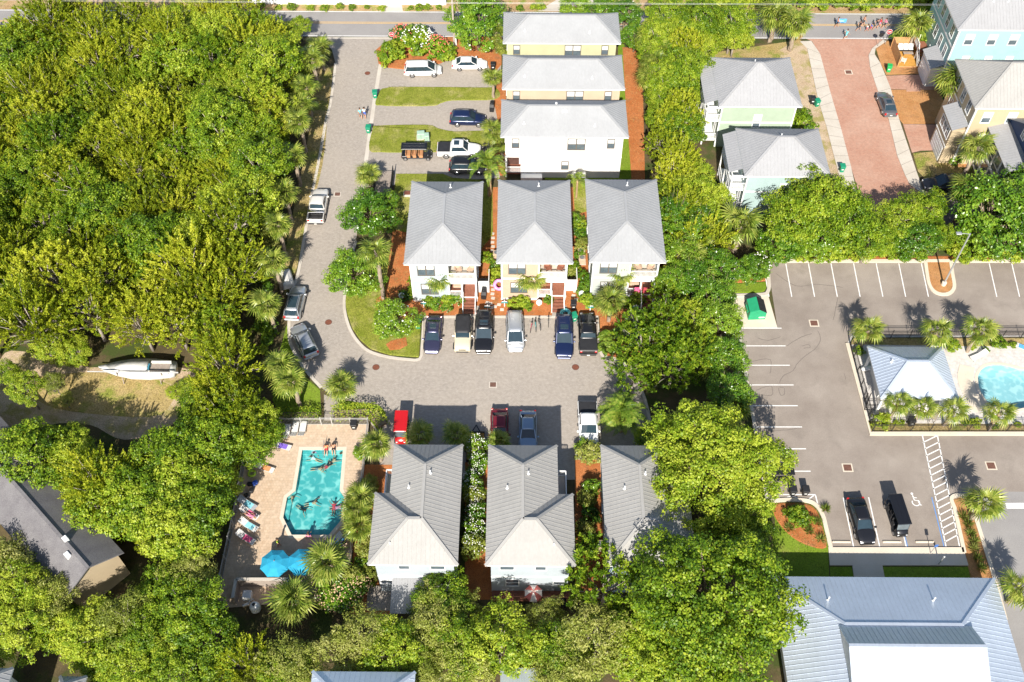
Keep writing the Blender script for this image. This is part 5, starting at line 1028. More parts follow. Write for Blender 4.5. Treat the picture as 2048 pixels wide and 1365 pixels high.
def vehicle(kind, pm, px, py, heading, label, group, roof_m=None, extras=(), name=None, rim='rim', z=.7):
    L, W, H, belt, hood, (g0, g1, g2, g3), rf, tail = KIND[kind]; w = W/2; f = L/2; b = P(px, py, z); boxy = kind == 'jeep'
    v = thing(name or dict(sedan='parked_car', suv='parked_suv', bigsuv='parked_suv', minivan='parked_minivan', pickup='parked_pickup', jeep='parked_jeep')[kind], label, 'pickup' if kind == 'pickup' else ('minivan' if kind == 'minivan' else 'car'), (b.x, b.y, .014), R_(heading), group)
    nose = hood-(.16 if not boxy else .03); end = -f
    sec = [(-f, .86*w, .45, tail-.22), (-f+.08, .95*w, .33, tail-.08), (-f+.45, w, .26, tail), (g0*.6, w, .24, belt), (0, w, .23, belt), (g3-.15, w, .24, belt-.01), (g3+.15, w*.99, .25, hood), (f-.75, w*.97, .26, nose+.08), (f-.25, w*(.9 if not boxy else .96), .32, nose-.02), (f-.04, w*(.76 if not boxy else .94), .4, nose-.16), (f, w*(.62 if not boxy else .9), .46, nose-.24)]
    if kind == 'pickup': sec = [s_ for s_ in sec if s_[0] >= g0*.6]; sec = [(g0-.12, w, .24, belt)]+sec
    mb = MB(); rings = []
    for x, ww, zb, zt in sec:
        pts = [(.86*ww, zb), (ww, zb+.14), (ww, zt-.25), (.95*ww, zt-.07), (.82*ww, zt), (.4*ww, zt+.025)]
        rings.append([(x, -y, z_) for y, z_ in pts]+[(x, y, z_) for y, z_ in pts[::-1]])
    mb.loft([r[::-1] for r in rings]); body = mb.build('body', pm, v, True)
    tw = w*rf; bw = w*.93; rm = roof_m or pm
    lo = [(g0, bw*.94), (g3, bw*.9)]; zt = H-.05; zb = belt-.04
    A = [(g0, -bw*.94, zb), (g3, -bw*.92, zb-.02), (g3, bw*.92, zb-.02), (g0, bw*.94, zb)]; T = [(g1, -tw, zt), (g2, -tw, zt), (g2, tw, zt), (g1, tw, zt)]
    for n, i, j in (('side_window', 0, 1), ('windshield', 1, 2), ('side_window', 2, 3), ('rear_window', 3, 0)):
        m = MB(); m.poly([A[i], A[j], T[j], T[i]]); m.build(n, 'car_glass', v)
    m = MB(); n_ = 7; rr = []
    for i in range(n_):
        t = i/(n_-1); x = g1-.06+(g2-g1+.12)*t; zz = zt+.02+.06*math.sin(math.pi*(.15+.7*t)); ww = tw*(1.03 if 0 < i < n_-1 else .97)
        rr.append([(x, y*ww, zz-(.05*abs(y)**3)+(0 if k == 0 else -.05)) for k in (0, 1) for y in ((-1, -.6, 0, .6, 1) if k == 0 else (1, .6, 0, -.6, -1))])
    m.loft(rr[::-1]); ro = m.build('roof', rm, v, True)
    for i in range(4): m = MB(); m.bar(A[i], T[i], .075, .06); m.build('pillar', pm, v)
    for s in (-1, 1):
        for fx in ((.5,) if g1 > -1.4 else (.36, .68)): a = Vector(A[0]).lerp(Vector(A[1]), fx); c = Vector(T[0]).lerp(Vector(T[1]), fx); a.y *= s; c.y *= s; m = MB(); m.bar(a, c, .08, .03); m.build('pillar', 'black_plastic', v)
    for s in (-1, 1):
        m = MB(); m.rbox(f-.28, f-.05, s*.58*w-.17, s*.58*w+.17, nose-.27, nose-.10, .04); m.build('headlight', 'head_lamp', v)
        m = MB(); m.rbox(-f-.015, -f+.16, s*.8*w-.12, s*.8*w+.12, tail-.35, tail-.06, .03); m.build('tail_light', 'tail_lamp', v)
        m = MB(); m.rbox(g3-.32, g3-.12, s*(w+.1)-.11, s*(w+.1)+.11, belt-.02, belt+.14, .03); m.build('mirror', pm, v)
    m = MB(); m.rbox(f-.06, f+.05, -w*.72, w*.72, .36, .56, .04); m.build('bumper', 'black_plastic' if kind in ('jeep',) else pm, v); m = MB(); m.rbox(-f-.07, -f+.06, -w*.86, w*.86, .36, .58, .04); m.build('bumper', 'black_plastic' if kind in ('jeep', 'pickup') else pm, v)
    m = MB(); m.box(-f-.085, -f-.07, -.16, .16, .6 if kind != 'pickup' else .42, .72 if kind != 'pickup' else .54); m.build('number_plate', 'plate', v)
    m = MB(); m.box(f-.03, f+.025, -w*.42, w*.42, nose-.36, nose-.2); m.build('grille', 'black_plastic', v)
    wr = .36 if kind in ('sedan', 'minivan', 'suv') else .41
    for x in (L*.29+.05, -L*.29): [wheel(v, x, s*(w-.09), wr, rim) for s in (-1, 1)]
    for x in (L*.29+.05, -L*.29):      # dark wheel arches
        for s in (-1, 1): m = MB(); m.tube([(x+(wr+.07)*math.cos(a), s*(w-.005), wr+(wr+.07)*math.sin(a)) for a in [R_(8+i*20.5) for i in range(9)]], .035, 5); m.build('wheel_arch', 'black_plastic' if kind != 'sedan' else pm, v)
    for s in (-1, 1):
        for x in (-.35, .6): m = MB(); m.box(x, x+.2, *sorted((s*(w-.01), s*(w+.015))), belt-.22, belt-.17); m.build('door_handle', pm, v)
    if kind == 'pickup':
        x1 = g0-.10; t = .09
        m = MB(); m.box(-f+.12, x1, -w+.02, w-.02, .42, .62); m.build('bed_floor', 'black_plastic', v)
        for s in (-1, 1): m = MB(); m.rbox(-f+.1, x1, *sorted((s*w, s*(w-t))), .42, belt-.02, .03); m.build('bed_side', pm, v)
        m = MB(); m.rbox(-f+.03, -f+.12, -w+.02, w-.02, .5, belt-.03, .02); m.build('tailgate', pm, v)
        m = MB(); m.box(x1-.04, x1+.02, -w+.05, w-.05, .5, belt); m.build('bed_front', pm, v)
        if 'cover' in extras: m = MB(); m.rbox(-f+.1, x1-.02, -w+.06, w-.06, belt-.05, belt+.03, .02); m.build('bed_cover', 'black_plastic', v)
        if 'box' in extras: m = MB(); m.rbox(x1-.6, x1-.06, -w+.02, w-.02, belt-.3, belt+.05, .03); m.build('tool_box', 'chrome', v)
    if 'sunroof' in extras: m = MB(); m.rbox(g2-1.15, g2-.45, -tw*.55, tw*.55, zt+.04, zt+.09, .02); m.build('sunroof', 'car_glass', v)
    if 'glassroof' in extras: m = MB(); m.rbox(g1+.3, g2-.25, -tw*.72, tw*.72, zt+.04, zt+.092, .02); m.build('sunroof', 'car_glass', v)
    if 'rails' in extras:
        for s in (-1, 1): m = MB(); m.tube([(g1+.15, s*tw*.86, zt+.03), (g1+.3, s*tw*.86, zt+.12), (g2-.35, s*tw*.86, zt+.12), (g2-.2, s*tw*.86, zt+.03)], .025, 6); m.build('roof_rail', 'black_plastic', v)
    if 'rack' in extras:
        for x in (-1.4, -.9, -.4, .05): m = MB(); m.bar((x, -tw*.9, zt+.12), (x, tw*.9, zt+.12), .07, .05); m.build('roof_rack', 'rim_dark', v)
    if boxy:
        m = MB(); m.lathe([(.36, 0), (.38, .08), (.36, .2), (.12, .22)], 14); o = m.build('spare_wheel', 'tyre', v, loc=(-f-.02, 0, .95)); o.rotation_euler = (0, -math.pi/2, 0)
        for s in (-1, 1): m = MB(); m.rbox(f-.95, f-.05, s*(w-.05)-.14, s*(w-.05)+.14, .82, .92, .04); m.build('fender', 'black_plastic', v); m = MB(); m.rbox(-f+.1, -f+1.0, s*(w-.03)-.1, s*(w-.03)+.1, .82, .92, .04); m.build('fender', 'black_plastic', v)
    return v
def golf_cart(pm, px, py, heading, label, rows=3, roof_m=None, seat='seat_tan', z=.9):
    b = P(px, py, z); L = 2.0+.72*rows-.3; v = thing('golf_cart', label, 'golf cart', (b.x, b.y, .014), R_(heading), 'golf carts'); f = L/2
    m = MB(); m.rbox(-f+.1, f-.55, -.62, .62, .28, .42, .04); m.build('floor', 'black_plastic', v)
    m = MB(); m.loft([[(x, -w, .3), (x, w, .3), (x, w*.96, z_-.08), (x, w*.7, z_), (x, -w*.7, z_), (x, -w*.96, z_-.08)] for x, w, z_ in ((f-.62, .62, 1.0), (f-.4, .62, .95), (f-.1, .56, .75), (f, .45, .6))]); m.build('cowl', pm, v, True)
    m = MB(); m.rbox(-f, -f+.75, -.62, .62, .35, .7, .06); m.build('rear_body', pm, v)
    for i in range(rows):
        x = f-1.35-.8*i; s = MB(); s.rbox(x-.25, x+.25, -.58, .58, .42, .78, .05); q = s.build('seat', seat, v); s = MB(); s.rbox(x-.36, x-.25, -.58, .58, .7, 1.2, .04); s.build('backrest', seat, q)
    m = MB(); m.rbox(-f+.05, f-.5, -.68, .68, 1.88, 1.98, .05); ro = m.build('roof', roof_m or pm, v)
    m = MB()
    for y in (-.45, 0, .45): m.box(-f+.3, f-.8, y-.05, y+.05, 1.98, 2.0)
    m.build('roof_rib', roof_m or pm, ro)
    for s in (-1, 1):
        for a, c in (((f-.45, .55, .95), (f-.7, .6, 1.89)), ((-f+.12, .55, .6), (-f+.2, .6, 1.89)), ((0, .6, .42), (0, .61, 1.89))): m = MB(); m.tube([(a[0], s*a[1], a[2]), (c[0], s*c[1], c[2])], .03, 6); m.build('post', 'black_plastic', v)
        m = MB(); m.rbox(f-.14, f-.02, s*.38-.1, s*.38+.1, .5, .66, .02); m.build('headlight', 'head_lamp', v)
        for x in (f-.45, -f+.5): wheel(v, x, s*.58, .27, 'rim')
        m = MB(); m.rbox(-f-.03, -f+.03, s*.5-.06, s*.5+.06, .5, .64, .015); m.build('tail_light', 'tail_lamp', v)
    m = MB(); m.poly([(f-.44, -.55, 1.0), (f-.44, .55, 1.0), (f-.68, .58, 1.86), (f-.68, -.58, 1.86)]); m.build('windshield', 'window_glass', v)
    m = MB(); m.tube([(f-.75, .3, .85), (f-.95, .3, 1.05)], .025, 6); c = Vector((f-.95, .3, 1.05)); m.tube([c+Vector((.07*math.cos(a), .16*math.sin(a), .12*math.cos(a))) for a in [i*.63 for i in range(11)]], .018, 5); m.build('steering_wheel', 'black_plastic', v)
    return v
G1, G2, G3, G4 = 'cars on the side drives', 'cars parked facing the court houses', 'cars along the woodland side of the paver street', 'cars in front of the lower houses'
vehicle('minivan', 'paint_white', 846, 139, 2, 'white minivan parked by the flowering oleanders', G1); vehicle('sedan', 'paint_white', 939, 127, 1, 'white sedan parked by the magnolia', G1)
vehicle('suv', 'paint_navy', 936, 238, -1, 'navy blue crossover alone on the middle drive', G1); golf_cart('paint_black', 833, 305, 0, 'black six-seat golf cart with tan seats on the side drive', 3)
vehicle('pickup', 'paint_white', 918, 300, 0, 'white pickup with black bed cover beside the golf cart', G1, extras=('cover', 'sunroof')); vehicle('suv', 'paint_black', 936, 333, 0, 'black sport utility vehicle under the feather palm', G1, extras=('rails',))
vehicle('pickup', 'paint_pearl', 637, 412, 89, 'white pickup with open bed parked along the woodland edge', G3, extras=('box',)); vehicle('suv', 'paint_silver', 591, 605, 87, 'silver crossover with a glass roof parked along the woodland', G3, extras=('glassroof', 'rails')); vehicle('suv', 'paint_silver', 608, 681, 118, 'silver station wagon with plain roof parked at an angle in the bend', G3, extras=('rails',))
vehicle('sedan', 'paint_plum', 866, 669, -91, 'dark blue-grey sedan parked beside the corner lawn', G2, extras=('sunroof',)); vehicle('jeep', 'paint_beige', 926, 671, -90, 'beige jeep with black soft top before the pale blue house', G2, roof_m='black_plastic', rim='rim_dark')
vehicle('bigsuv', 'paint_black', 968, 667, -90, 'large black sport utility vehicle with roof rack next to the jeep', G2, extras=('rack', 'sunroof')); vehicle('minivan', 'paint_silver', 1030, 664, -88, 'silver people carrier parked beside the bicycles', G2)
vehicle('bigsuv', 'paint_navy', 1128, 676, -91, 'navy sport utility vehicle beside the green bin', G2, extras=('sunroof', 'rails')); vehicle('pickup', 'paint_black', 1175, 667, 90, 'black pickup with covered bed beside the straw bed', G2, extras=('cover',), rim='rim_dark')
vehicle('sedan', 'paint_black', 1268, 655, -90, 'black car hidden under the tree before the mint house', G2)
golf_cart('paint_red', 803, 857, -90, 'red golf cart with red roof by the pool-side house', 2, seat='black_plastic')
vehicle('sedan', 'paint_maroon', 999, 858, -89, 'dark red car parked in the shade before the umbrella house', G4); vehicle('sedan', 'paint_slate', 1056, 862, -90, 'blue-grey car parked in the shade beside the dark red one', G4); vehicle('pickup', 'paint_white', 1176, 852, -90, 'white pickup with black bed cover before the olive shrub', G4, extras=('cover',))
vehicle('sedan', 'paint_grey', 1773, 207, 92, 'grey sedan parked on the brick street pavement', 'cars by the brick street', extras=('sunroof',)); vehicle('bigsuv', 'paint_black', 1888, 370, 180, 'black sport utility vehicle under the palm by the navy house', 'cars by the brick street', extras=('rails',))
vehicle('sedan', 'paint_black', 1723, 1041, -86, 'black sedan in the marked bay before the clubhouse', 'vehicles in the clubhouse bays'); golf_cart('paint_black', 1797, 1030, -86, 'black golf cart with long black roof before the clubhouse', 3, seat='black_plastic', z=1.2)
# small sailing boat on the ground
mat('gelcoat', (.62, .61, .58), .5, .12, 1.5); mat('boat_blue', (.10, .20, .35), .5, .2)
e = P(278, 742, .9); v = thing('sailboat', 'weathered white sailboat with unstepped mast lying in the clearing', 'boat', (e.x, e.y, 0), R_(180)); m = MB(); rr = []
for x, w, zk, zd in ((-4.0, .85, .55, 1.35), (-3.6, 1.0, .45, 1.35), (-1.5, 1.3, .25, 1.35), (.5, 1.25, .22, 1.4), (2.2, .85, .3, 1.5), (3.4, .35, .5, 1.6), (4.1, .03, 1.2, 1.68)): rr.append([(x, -w, zd), (x, -w*.9, zd-.5), (x, -w*.35, zk), (x, w*.35, zk), (x, w*.9, zd-.5), (x, w, zd)])
m.loft(rr); m.build('hull', 'gelcoat', v, True); m = MB(); rr = []
for x, w, zz in ((-1.2, .75, 1.35), (-1.1, .72, 1.85), (.8, .66, 1.85), (1.9, .45, 1.7), (2.5, .3, 1.5)): rr.append([(x, -w, 1.35), (x, -w*.85, zz), (x, w*.85, zz), (x, w, 1.35)])
m.loft(rr); m.build('cabin', 'gelcoat', v, True)
m = MB(); m.box(-3.4, -1.35, -.62, .62, 1.36, 1.40); m.build('cockpit_sole', 'wood_grey', v)
for s in (-1, 1): m = MB(); m.rbox(-3.5, -1.35, *sorted((s*.62, s*.85)), 1.34, 1.62, .03); m.build('cockpit_seat', 'gelcoat', v); m = MB(); m.box(-.8, .7, *sorted((s*.645, s*.67)), 1.55, 1.7); m.build('port_light', 'car_glass', v)
m = MB(); m.rbox(-1.34, -1.22, -.35, .35, 1.4, 1.8, .02); m.build('companionway', 'cushion_teal', v); m = MB(); m.tube([(-4.7, .95, 1.95), (4.9, .95, 2.05)], [.09, .06], 8); m.build('mast', 'fence_grey', v)
for x in (-2.8, 1.9): m = MB(); m.bar((x, .95, 1.35), (x, .95, 1.95), .1); m.build('mast_crutch', 'wood_grey', v)
m = MB(); m.loft([[(-1.2,-.09,-.02),(1.0,-.09,-.02),(1.0,.09,-.02),(-1.2,.09,-.02)], [(-1.5,-.12,.5),(1.5,-.12,.5),(1.5,.12,.5),(-1.5,.12,.5)]]); m.build('keel', 'boat_blue', v)
for x in (-2.4, 1.6):
    for s in (-1, 1): m = MB(); m.bar((x, s*1.1, 0), (x, s*.8, .9), .09); m.build('cradle_post', 'wood_grey', v)
# flat wooden trailer
e = P(951, 893, .6); v = thing('trailer', 'flat utility trailer with golden wooden deck between the lower houses', 'trailer', (e.x, e.y, .014), R_(90)); 
for i in range(7): y = -.85+i*.245; m = MB(); m.box(-1.75, 1.55, y, y+.235, .55, .6); m.build('deck_board', 'wood_gold', v)
m = MB(); m.box(-1.8, -1.75, -.9, .9, .45, .9); m.box(1.55, 1.6, -.9, .9, .45, .9); [m.box(-1.75, 1.55, *sorted((s*.87, s*.92)), .45, .68) for s in (-1, 1)]; m.bar((1.6, .5, .5), (2.6, 0, .5), .09); m.bar((1.6, -.5, .5), (2.6, 0, .5), .09); m.build('frame', 'fence_black', v)
for s in (-1, 1): wheel(v, -.2, s*1.0, .3, 'rim'); m = MB(); m.rbox(-.6, .2, s*1.0-.13, s*1.0+.13, .63, .68, .02); m.build('mudguard', 'fence_black', v)
m = MB(); m.lathe([(.3, 0), (.3, .16), (.12, .18)], 16, (.9, -.1, .6)); m.build('spare_wheel', 'tyre', v); m = MB(); m.lathe([(.17, 0), (.15, .02)], 12, (.9, -.1, .785)); m.build('rim', 'rim', v); m = MB(); m.rbox(-1.2, .3, -.7, -.2, .6, .85, .03); m.build('timber_box', 'wood_pale', v)

# ------------------------------------------------------------------ swimming pools
def water_mat(name, tint):
    t = NT(name); pos = t.n('NewGeometry').outputs['Position']; t.t.nodes.remove(t.b)
    gl = t.n('BsdfGlossy'); gl.inputs['Roughness'].default_value = .05; tr = t.n('BsdfTransparent'); tr.inputs[0].default_value = (*tint, 1); lw = t.n('LayerWeight'); fr = t.n('Math', operation='POWER'); fr.inputs[1].default_value = 4.0; t.l(lw.outputs['Facing'], fr.inputs[0]); f2 = t.n('Math', operation='MULTIPLY_ADD'); f2.inputs[1].default_value = .6; f2.inputs[2].default_value = .025; t.l(fr.outputs[0], f2.inputs[0]); mx = t.n('MixShader')
    bp = t.n('Bump'); bp.inputs['Strength'].default_value = .5; bp.inputs['Distance'].default_value = .06; t.l(t.noise(pos, 3.2, 3, .6), bp.inputs['Height']); t.l(bp.outputs[0], gl.inputs['Normal']); t.l(bp.outputs[0], lw.inputs['Normal'])
    t.l(f2.outputs[0], mx.inputs[0]); t.l(tr.outputs[0], mx.inputs[1]); t.l(gl.outputs[0], mx.inputs[2]); t.l(mx.outputs[0], t.out.inputs[0])
water_mat('pool_water', (.72, .97, .97)); water_mat('pool_water_pale', (.80, .97, .98))
def basin_mat(name, c1, c2, c3):  # c3: web of ripple light (caustics) painted into the basin colour
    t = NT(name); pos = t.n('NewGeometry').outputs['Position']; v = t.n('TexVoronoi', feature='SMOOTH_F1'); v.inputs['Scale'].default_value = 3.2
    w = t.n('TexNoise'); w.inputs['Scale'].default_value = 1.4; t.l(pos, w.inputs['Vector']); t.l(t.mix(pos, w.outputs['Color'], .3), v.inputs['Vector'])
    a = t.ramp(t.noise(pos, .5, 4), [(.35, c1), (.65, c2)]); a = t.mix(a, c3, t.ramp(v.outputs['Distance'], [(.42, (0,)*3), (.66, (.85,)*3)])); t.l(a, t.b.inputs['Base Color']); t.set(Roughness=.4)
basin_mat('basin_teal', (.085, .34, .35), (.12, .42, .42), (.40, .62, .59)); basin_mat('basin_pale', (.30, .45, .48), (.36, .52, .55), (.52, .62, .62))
def pool(label, outline, depth, bm, wm, cop_m, cop_w, name='swimming_pool', wz=-.10, steps=()):
    c = Vector((sum(p[0] for p in outline)/len(outline), sum(p[1] for p in outline)/len(outline))); t = thing(name, label, 'pool', (c.x, c.y, 0)); pts = [(x-c.x, y-c.y) for x, y in outline]
    a = sum(pts[i][0]*pts[(i+1) % len(pts)][1]-pts[(i+1) % len(pts)][0]*pts[i][1] for i in range(len(pts))); pts = pts if a > 0 else pts[::-1]; n = len(pts)
    m = MB(); m.poly([(x, y, -depth) for x, y in pts]); [m.poly([(*pts[(i+1) % n], -depth), (*pts[i], -depth), (*pts[i], .02), (*pts[(i+1) % n], .02)]) for i in range(n)]; m.build('basin', bm, t)
    m = MB(); m.poly([(x*.999, y*.999, wz) for x, y in pts]); m.build('water', wm, t)
    out = []
    for i in range(n):
        d0 = (Vector(pts[i])-Vector(pts[i-1])).normalized(); d1 = (Vector(pts[(i+1) % n])-Vector(pts[i])).normalized(); nn = (Vector((d0.y, -d0.x))+Vector((d1.y, -d1.x))); nn = nn.normalized()*cop_w/max(.4, nn.normalized().dot(Vector((d0.y, -d0.x)))); out.append(Vector(pts[i])+nn)
    m = MB(); m.loft([[(*pts[i], -.06) for i in range(n)], [(*pts[i], .075) for i in range(n)], [(*out[i], .075) for i in range(n)], [(*out[i], .01) for i in range(n)]], False, False); m.build('coping', cop_m, t)
    for q in steps:
        q = [(x-c.x, y-c.y) for x, y in q[0]], q[1]; m = MB(); m.prism(q[0], -depth+.01, q[1]); m.build('step', bm, t)
    return t
S5 = lambda x, y: wx(420+x/2.967, 800+y/2.967)
DECK1 = [S5(*p) for p in ((300,142),(945,142),(905,500),(860,770),(830,1012),(820,1180),(50,1240),(50,1180),(165,640),(205,400))]
cut_sheet('pool_deck', DECK1, .055, 'deck_paver', [POOL1])
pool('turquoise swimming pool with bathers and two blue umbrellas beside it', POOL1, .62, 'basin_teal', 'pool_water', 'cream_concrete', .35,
     steps=[([S5(548,300), S5(789,300), S5(787,318), S5(547,318)], -.22), ([S5(547,319), S5(787,319), S5(786,337), S5(545,337)], -.36), ([S5(545,338), S5(785,338), S5(784,356), S5(543,356)], -.48), ([S5(458,585), S5(485,582), S5(462,702), S5(437,698)], -.3)])
cut_sheet('pool_deck', COMP, .05, 'stone_deck', [POOL2])
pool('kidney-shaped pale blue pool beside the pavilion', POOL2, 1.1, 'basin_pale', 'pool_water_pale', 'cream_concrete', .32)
S2 = lambda x, y: wx(1660+x/4.265, 580+y/4.265)
def soft2(pts): return smooth_path([S2(*p) for p in pts], 4)
mb = MB(); mb.prism(soft2([(1105,640),(1232,668)])+soft2([(1228,690),(1222,780),(1246,870),(1290,930),(1345,1000)])+soft2([(1320,1012),(1240,1045),(1150,930),(1095,800),(1085,720)]), .03, .085); struct('tanning_ledge', mb, 'cream_concrete')
k = MB(); band(k, [wx(1694,688), wx(1740,868.5), wx(2290,868.5)], .42, 0, .16); struct('kerb', k, 'cream_concrete')
mound('straw_bed', [wx(*p) for p in ((1702,690),(1706,676),(2220,674),(2226,690),(1945,694),(1860,692))], 'dry_grass', .055, .03)
mound('straw_bed', [wx(*p) for p in ((1742,864),(1736,842),(1800,848),(1900,848),(2280,852),(2284,864))], 'dry_grass', .055, .03)
def fence(pts, h, m, label, group, step=2.0, bar=.13, close=False, name='fence', bw=.022):
    o = Vector((*pts[0], 0)); t = thing(name, label, 'fence', o, 0, group)
    post = MB(); post.box(-.035, .035, -.035, .035, 0, h+.08); post.box(-.045, .045, -.045, .045, h+.08, h+.1); pm_ = post.mesh('post', m)
    for a, b in zip(pts, pts[1:]):
        a = Vector((*a, 0))-o; b = Vector((*b, 0))-o; L = (b-a).length; n = max(1, round(L/step))
        for i in range(n):
            p = a.lerp(b, i/n); q = a.lerp(b, (i+1)/n); link('post', pm_, t, p); r = MB()
            for z in (.15, h-.18, h): r.bar(p+Vector((0,0,z)), q+Vector((0,0,z)), .035)
            k = max(2, int((q-p).length/bar)); 
            for j in range(1, k): c = p.lerp(q, j/k); r.bar(c+Vector((0,0,.1)), c+Vector((0,0,h)), bw)
            r.build('fence_panel', m, t)
    link('post', pm_, t, b); return t
fence([wx(1700,689), wx(1706,678)]+[wx(2225,678)], 1.4, 'fence_black', 'black metal railing along the north of the pool compound', 'black railings')
fence([wx(1699,690), wx(1744,864), wx(2280,864)], 1.4, 'fence_black', 'black metal railing along west and south of the pool compound', 'black railings')
fence([wx(1736,800), wx(1728,822), wx(1756,822), wx(1760,804)], 1.2, 'fence_black', 'small black gate enclosure beside the pavilion', 'black railings', 1.4)
fence([S5(310,150), S5(662,150)], 1.3, 'fence_grey', 'pale metal railing left of the pool gate', 'pale pool railings'); fence([S5(728,150), S5(943,150), S5(905,500), S5(860,770), S5(830,1010)], 1.3, 'fence_grey', 'pale metal railing on the east of the swimming pool', 'pale pool railings')
fence([S5(205,400), S5(165,640), S5(50,1180)], 1.3, 'fence_grey', 'pale metal railing on the west of the swimming pool', 'pale pool railings'); fence([S5(664,150), S5(726,150)], 1.35, 'fence_grey', 'gate of the swimming pool at the end of the path', 'pale pool railings', 1.2, name='pool_gate')
# sun loungers
mat('sling_white', (.68, .66, .62), .7, .06, 3); mat('sling_grey', (.35, .36, .38), .7, .08, 3); mat('towel_white', (.75, .76, .78), .9, .1, 5); mat('towel_blue', (.10, .35, .65), .9, .25, 5); mat('towel_aqua', (.25, .62, .70), .9, .2, 5); mat('towel_purple', (.20, .12, .55), .9, .3, 5); mat('towel_orange', (.75, .28, .12), .9, .2, 5)
LM = {}
def lounger(x, y, rz, label, group, sling='sling_white', towel=None, z=.055):
    if sling not in LM:
        f = MB()
        for s in (-1, 1): f.tube([(-.95, s*.32, .32), (.25, s*.32, .32)], .022, 6); f.tube([(.25, s*.32, .32), (.95, s*.32, .72)], .022, 6)
        a = MB(); [a.bar((-.93+i*.145, -.3, .335), (-.93+i*.145, .3, .335), .135, .012) for i in range(9)]; c = MB(); M = Vector((.7, 0, .4)); [c.bar(Vector((.27, -.3, .34))+M*(i/5.2), Vector((.27, .3, .34))+M*(i/5.2), .13, .012, up=(-.5, 0, .87)) for i in range(6)]; l = MB(); l.bar((0, 0, 0), (0, 0, .32), .04)
        LM[sling] = (f.mesh('frame', 'fence_grey'), a.mesh('seat', sling), c.mesh('backrest', sling), l.mesh('leg', 'fence_grey'))
    t = thing('sun_lounger', label, 'sun lounger', (x, y, z), rz, group); F = LM[sling]; [link(n, m, t) for n, m in zip(('frame', 'seat', 'backrest'), F)]
    for a in (-.85, .35):
        for s in (-.31, .31): link('leg', F[3], t, (a, s, 0))
    if towel: m = MB(); m.rbox(-.6, .3, -.28, .28, .342, .37, .01); tag(m.build('towel', towel, loc=(x, y, z), rz=rz), 'towel spread on a lounger: '+towel.split('_')[1]+' cloth by the swimming pool', 'towel', 'pool towels')
    return t
LG = 'loungers of the swimming pool'
for i, (a, b, rz, tw, lb) in enumerate(((458,205,-92,None,'white sun lounger in tree shade by the pool railing'),(507,190,-91,None,'white sun lounger in the middle of the row by the railing'),(552,188,-91,None,'white sun lounger next to the blue towel by the railing'),(430,285,165,'towel_purple','lounger with purple towel beside the orange float'),(330,415,160,'towel_orange','lounger with orange towel under the overhanging tree'),
    (228,628,150,'towel_aqua','grey lounger with aqua towel along the west railing'),(240,685,150,'towel_pink','lounger with pink towel and sun hat along the west railing'),(235,755,150,'towel_aqua','lounger with striped aqua towel along the west railing'),(220,830,150,'towel_pink','lounger with bright pink towel along the west railing'),(735,850,40,'towel_purple','lounger with purple towel by the fan palm'),(785,850,40,'towel_blue','lounger with blue towel by the fan palm'))):
    p = S5(a, b); lounger(p[0], p[1], R_(rz), lb, LG, 'sling_grey' if i in (5,) else 'sling_white', tw)
p = wx(1955,716); lounger(p[0], p[1], R_(25), 'lounger on the pale deck near the pavilion', 'loungers of the kidney pool', 'sling_white', None, .05); p = wx(2046,700); lounger(p[0], p[1], R_(-30), 'lounger with blue cushion at the end of the pale deck', 'loungers of the kidney pool', 'sling_white', 'towel_blue', .05)
# umbrellas
def umbrella(px, py, z, r, m1, label, group, n=8, m2=None, base=.055):
    e = P(px, py, z-.2); t = thing('umbrella', label, 'umbrella', (e.x, e.y, base), 0, group); h = z-base; a0 = R_(22.5)
    for i in range(n):
        a, b = a0+i*2*math.pi/n, a0+(i+1)*2*math.pi/n; q = MB(); A = (r*math.cos(a), r*math.sin(a), h-.5); B = (r*math.cos(b), r*math.sin(b), h-.5); mid = (r*.52*math.cos(a), r*.52*math.sin(a), h-.17); mid2 = (r*.52*math.cos(b), r*.52*math.sin(b), h-.17); mm = (r*.90*math.cos((a+b)/2), r*.90*math.sin((a+b)/2), h-.5)
        q.add([(0, 0, h), mid, mid2, A, B, mm], [(0, 1, 2), (1, 3, 5, 2), (2, 5, 4)]); q.add([(A[0], A[1], A[2]-.14), (mm[0], mm[1], mm[2]-.14), (B[0], B[1], B[2]-.14), A, mm, B], [(0, 1, 4, 3), (1, 2, 5, 4)]); q.build('canopy_panel', m1 if (m2 is None or i % 2 == 0) else m2, t)
        k = MB(); k.tube([(0, 0, h-.02), (mid[0], mid[1], h-.19), (A[0], A[1], A[2]-.02)], .012, 4); k.build('rib', 'wood_grey', t)
    k = MB(); k.tube([(0, 0, .1), (0, 0, h+.06)], .03, 8); k.build('pole', 'wood_grey', t); k = MB(); k.lathe([(.02, 0), (.05, .03), (.01, .12)], 8, (0, 0, h)); k.build('finial', 'wood_grey', t); k = MB(); k.lathe([(.32, 0), (.3, .08), (.06, .12)], 14); k.build('base', 'fence_black', t); return t
mat('canvas_blue', (.02, .30, .47), .8, .1, 2); mat('canvas_red', (.55, .14, .12), .8, .1); mat('canvas_white', (.70, .62, .58), .8, .08)
umbrella(549, 1124, 2.45, 1.42, 'canvas_blue', 'turquoise blue umbrella at the corner nearer the equipment yard', 'blue pool umbrellas'); umbrella(604, 1122, 2.45, 1.42, 'canvas_blue', 'turquoise blue umbrella beside the fan palm', 'blue pool umbrellas')
umbrella(1067, 1184, 2.35, .85, 'canvas_red', 'small red and white patio umbrella behind the house', None, 8, 'canvas_white', .3)
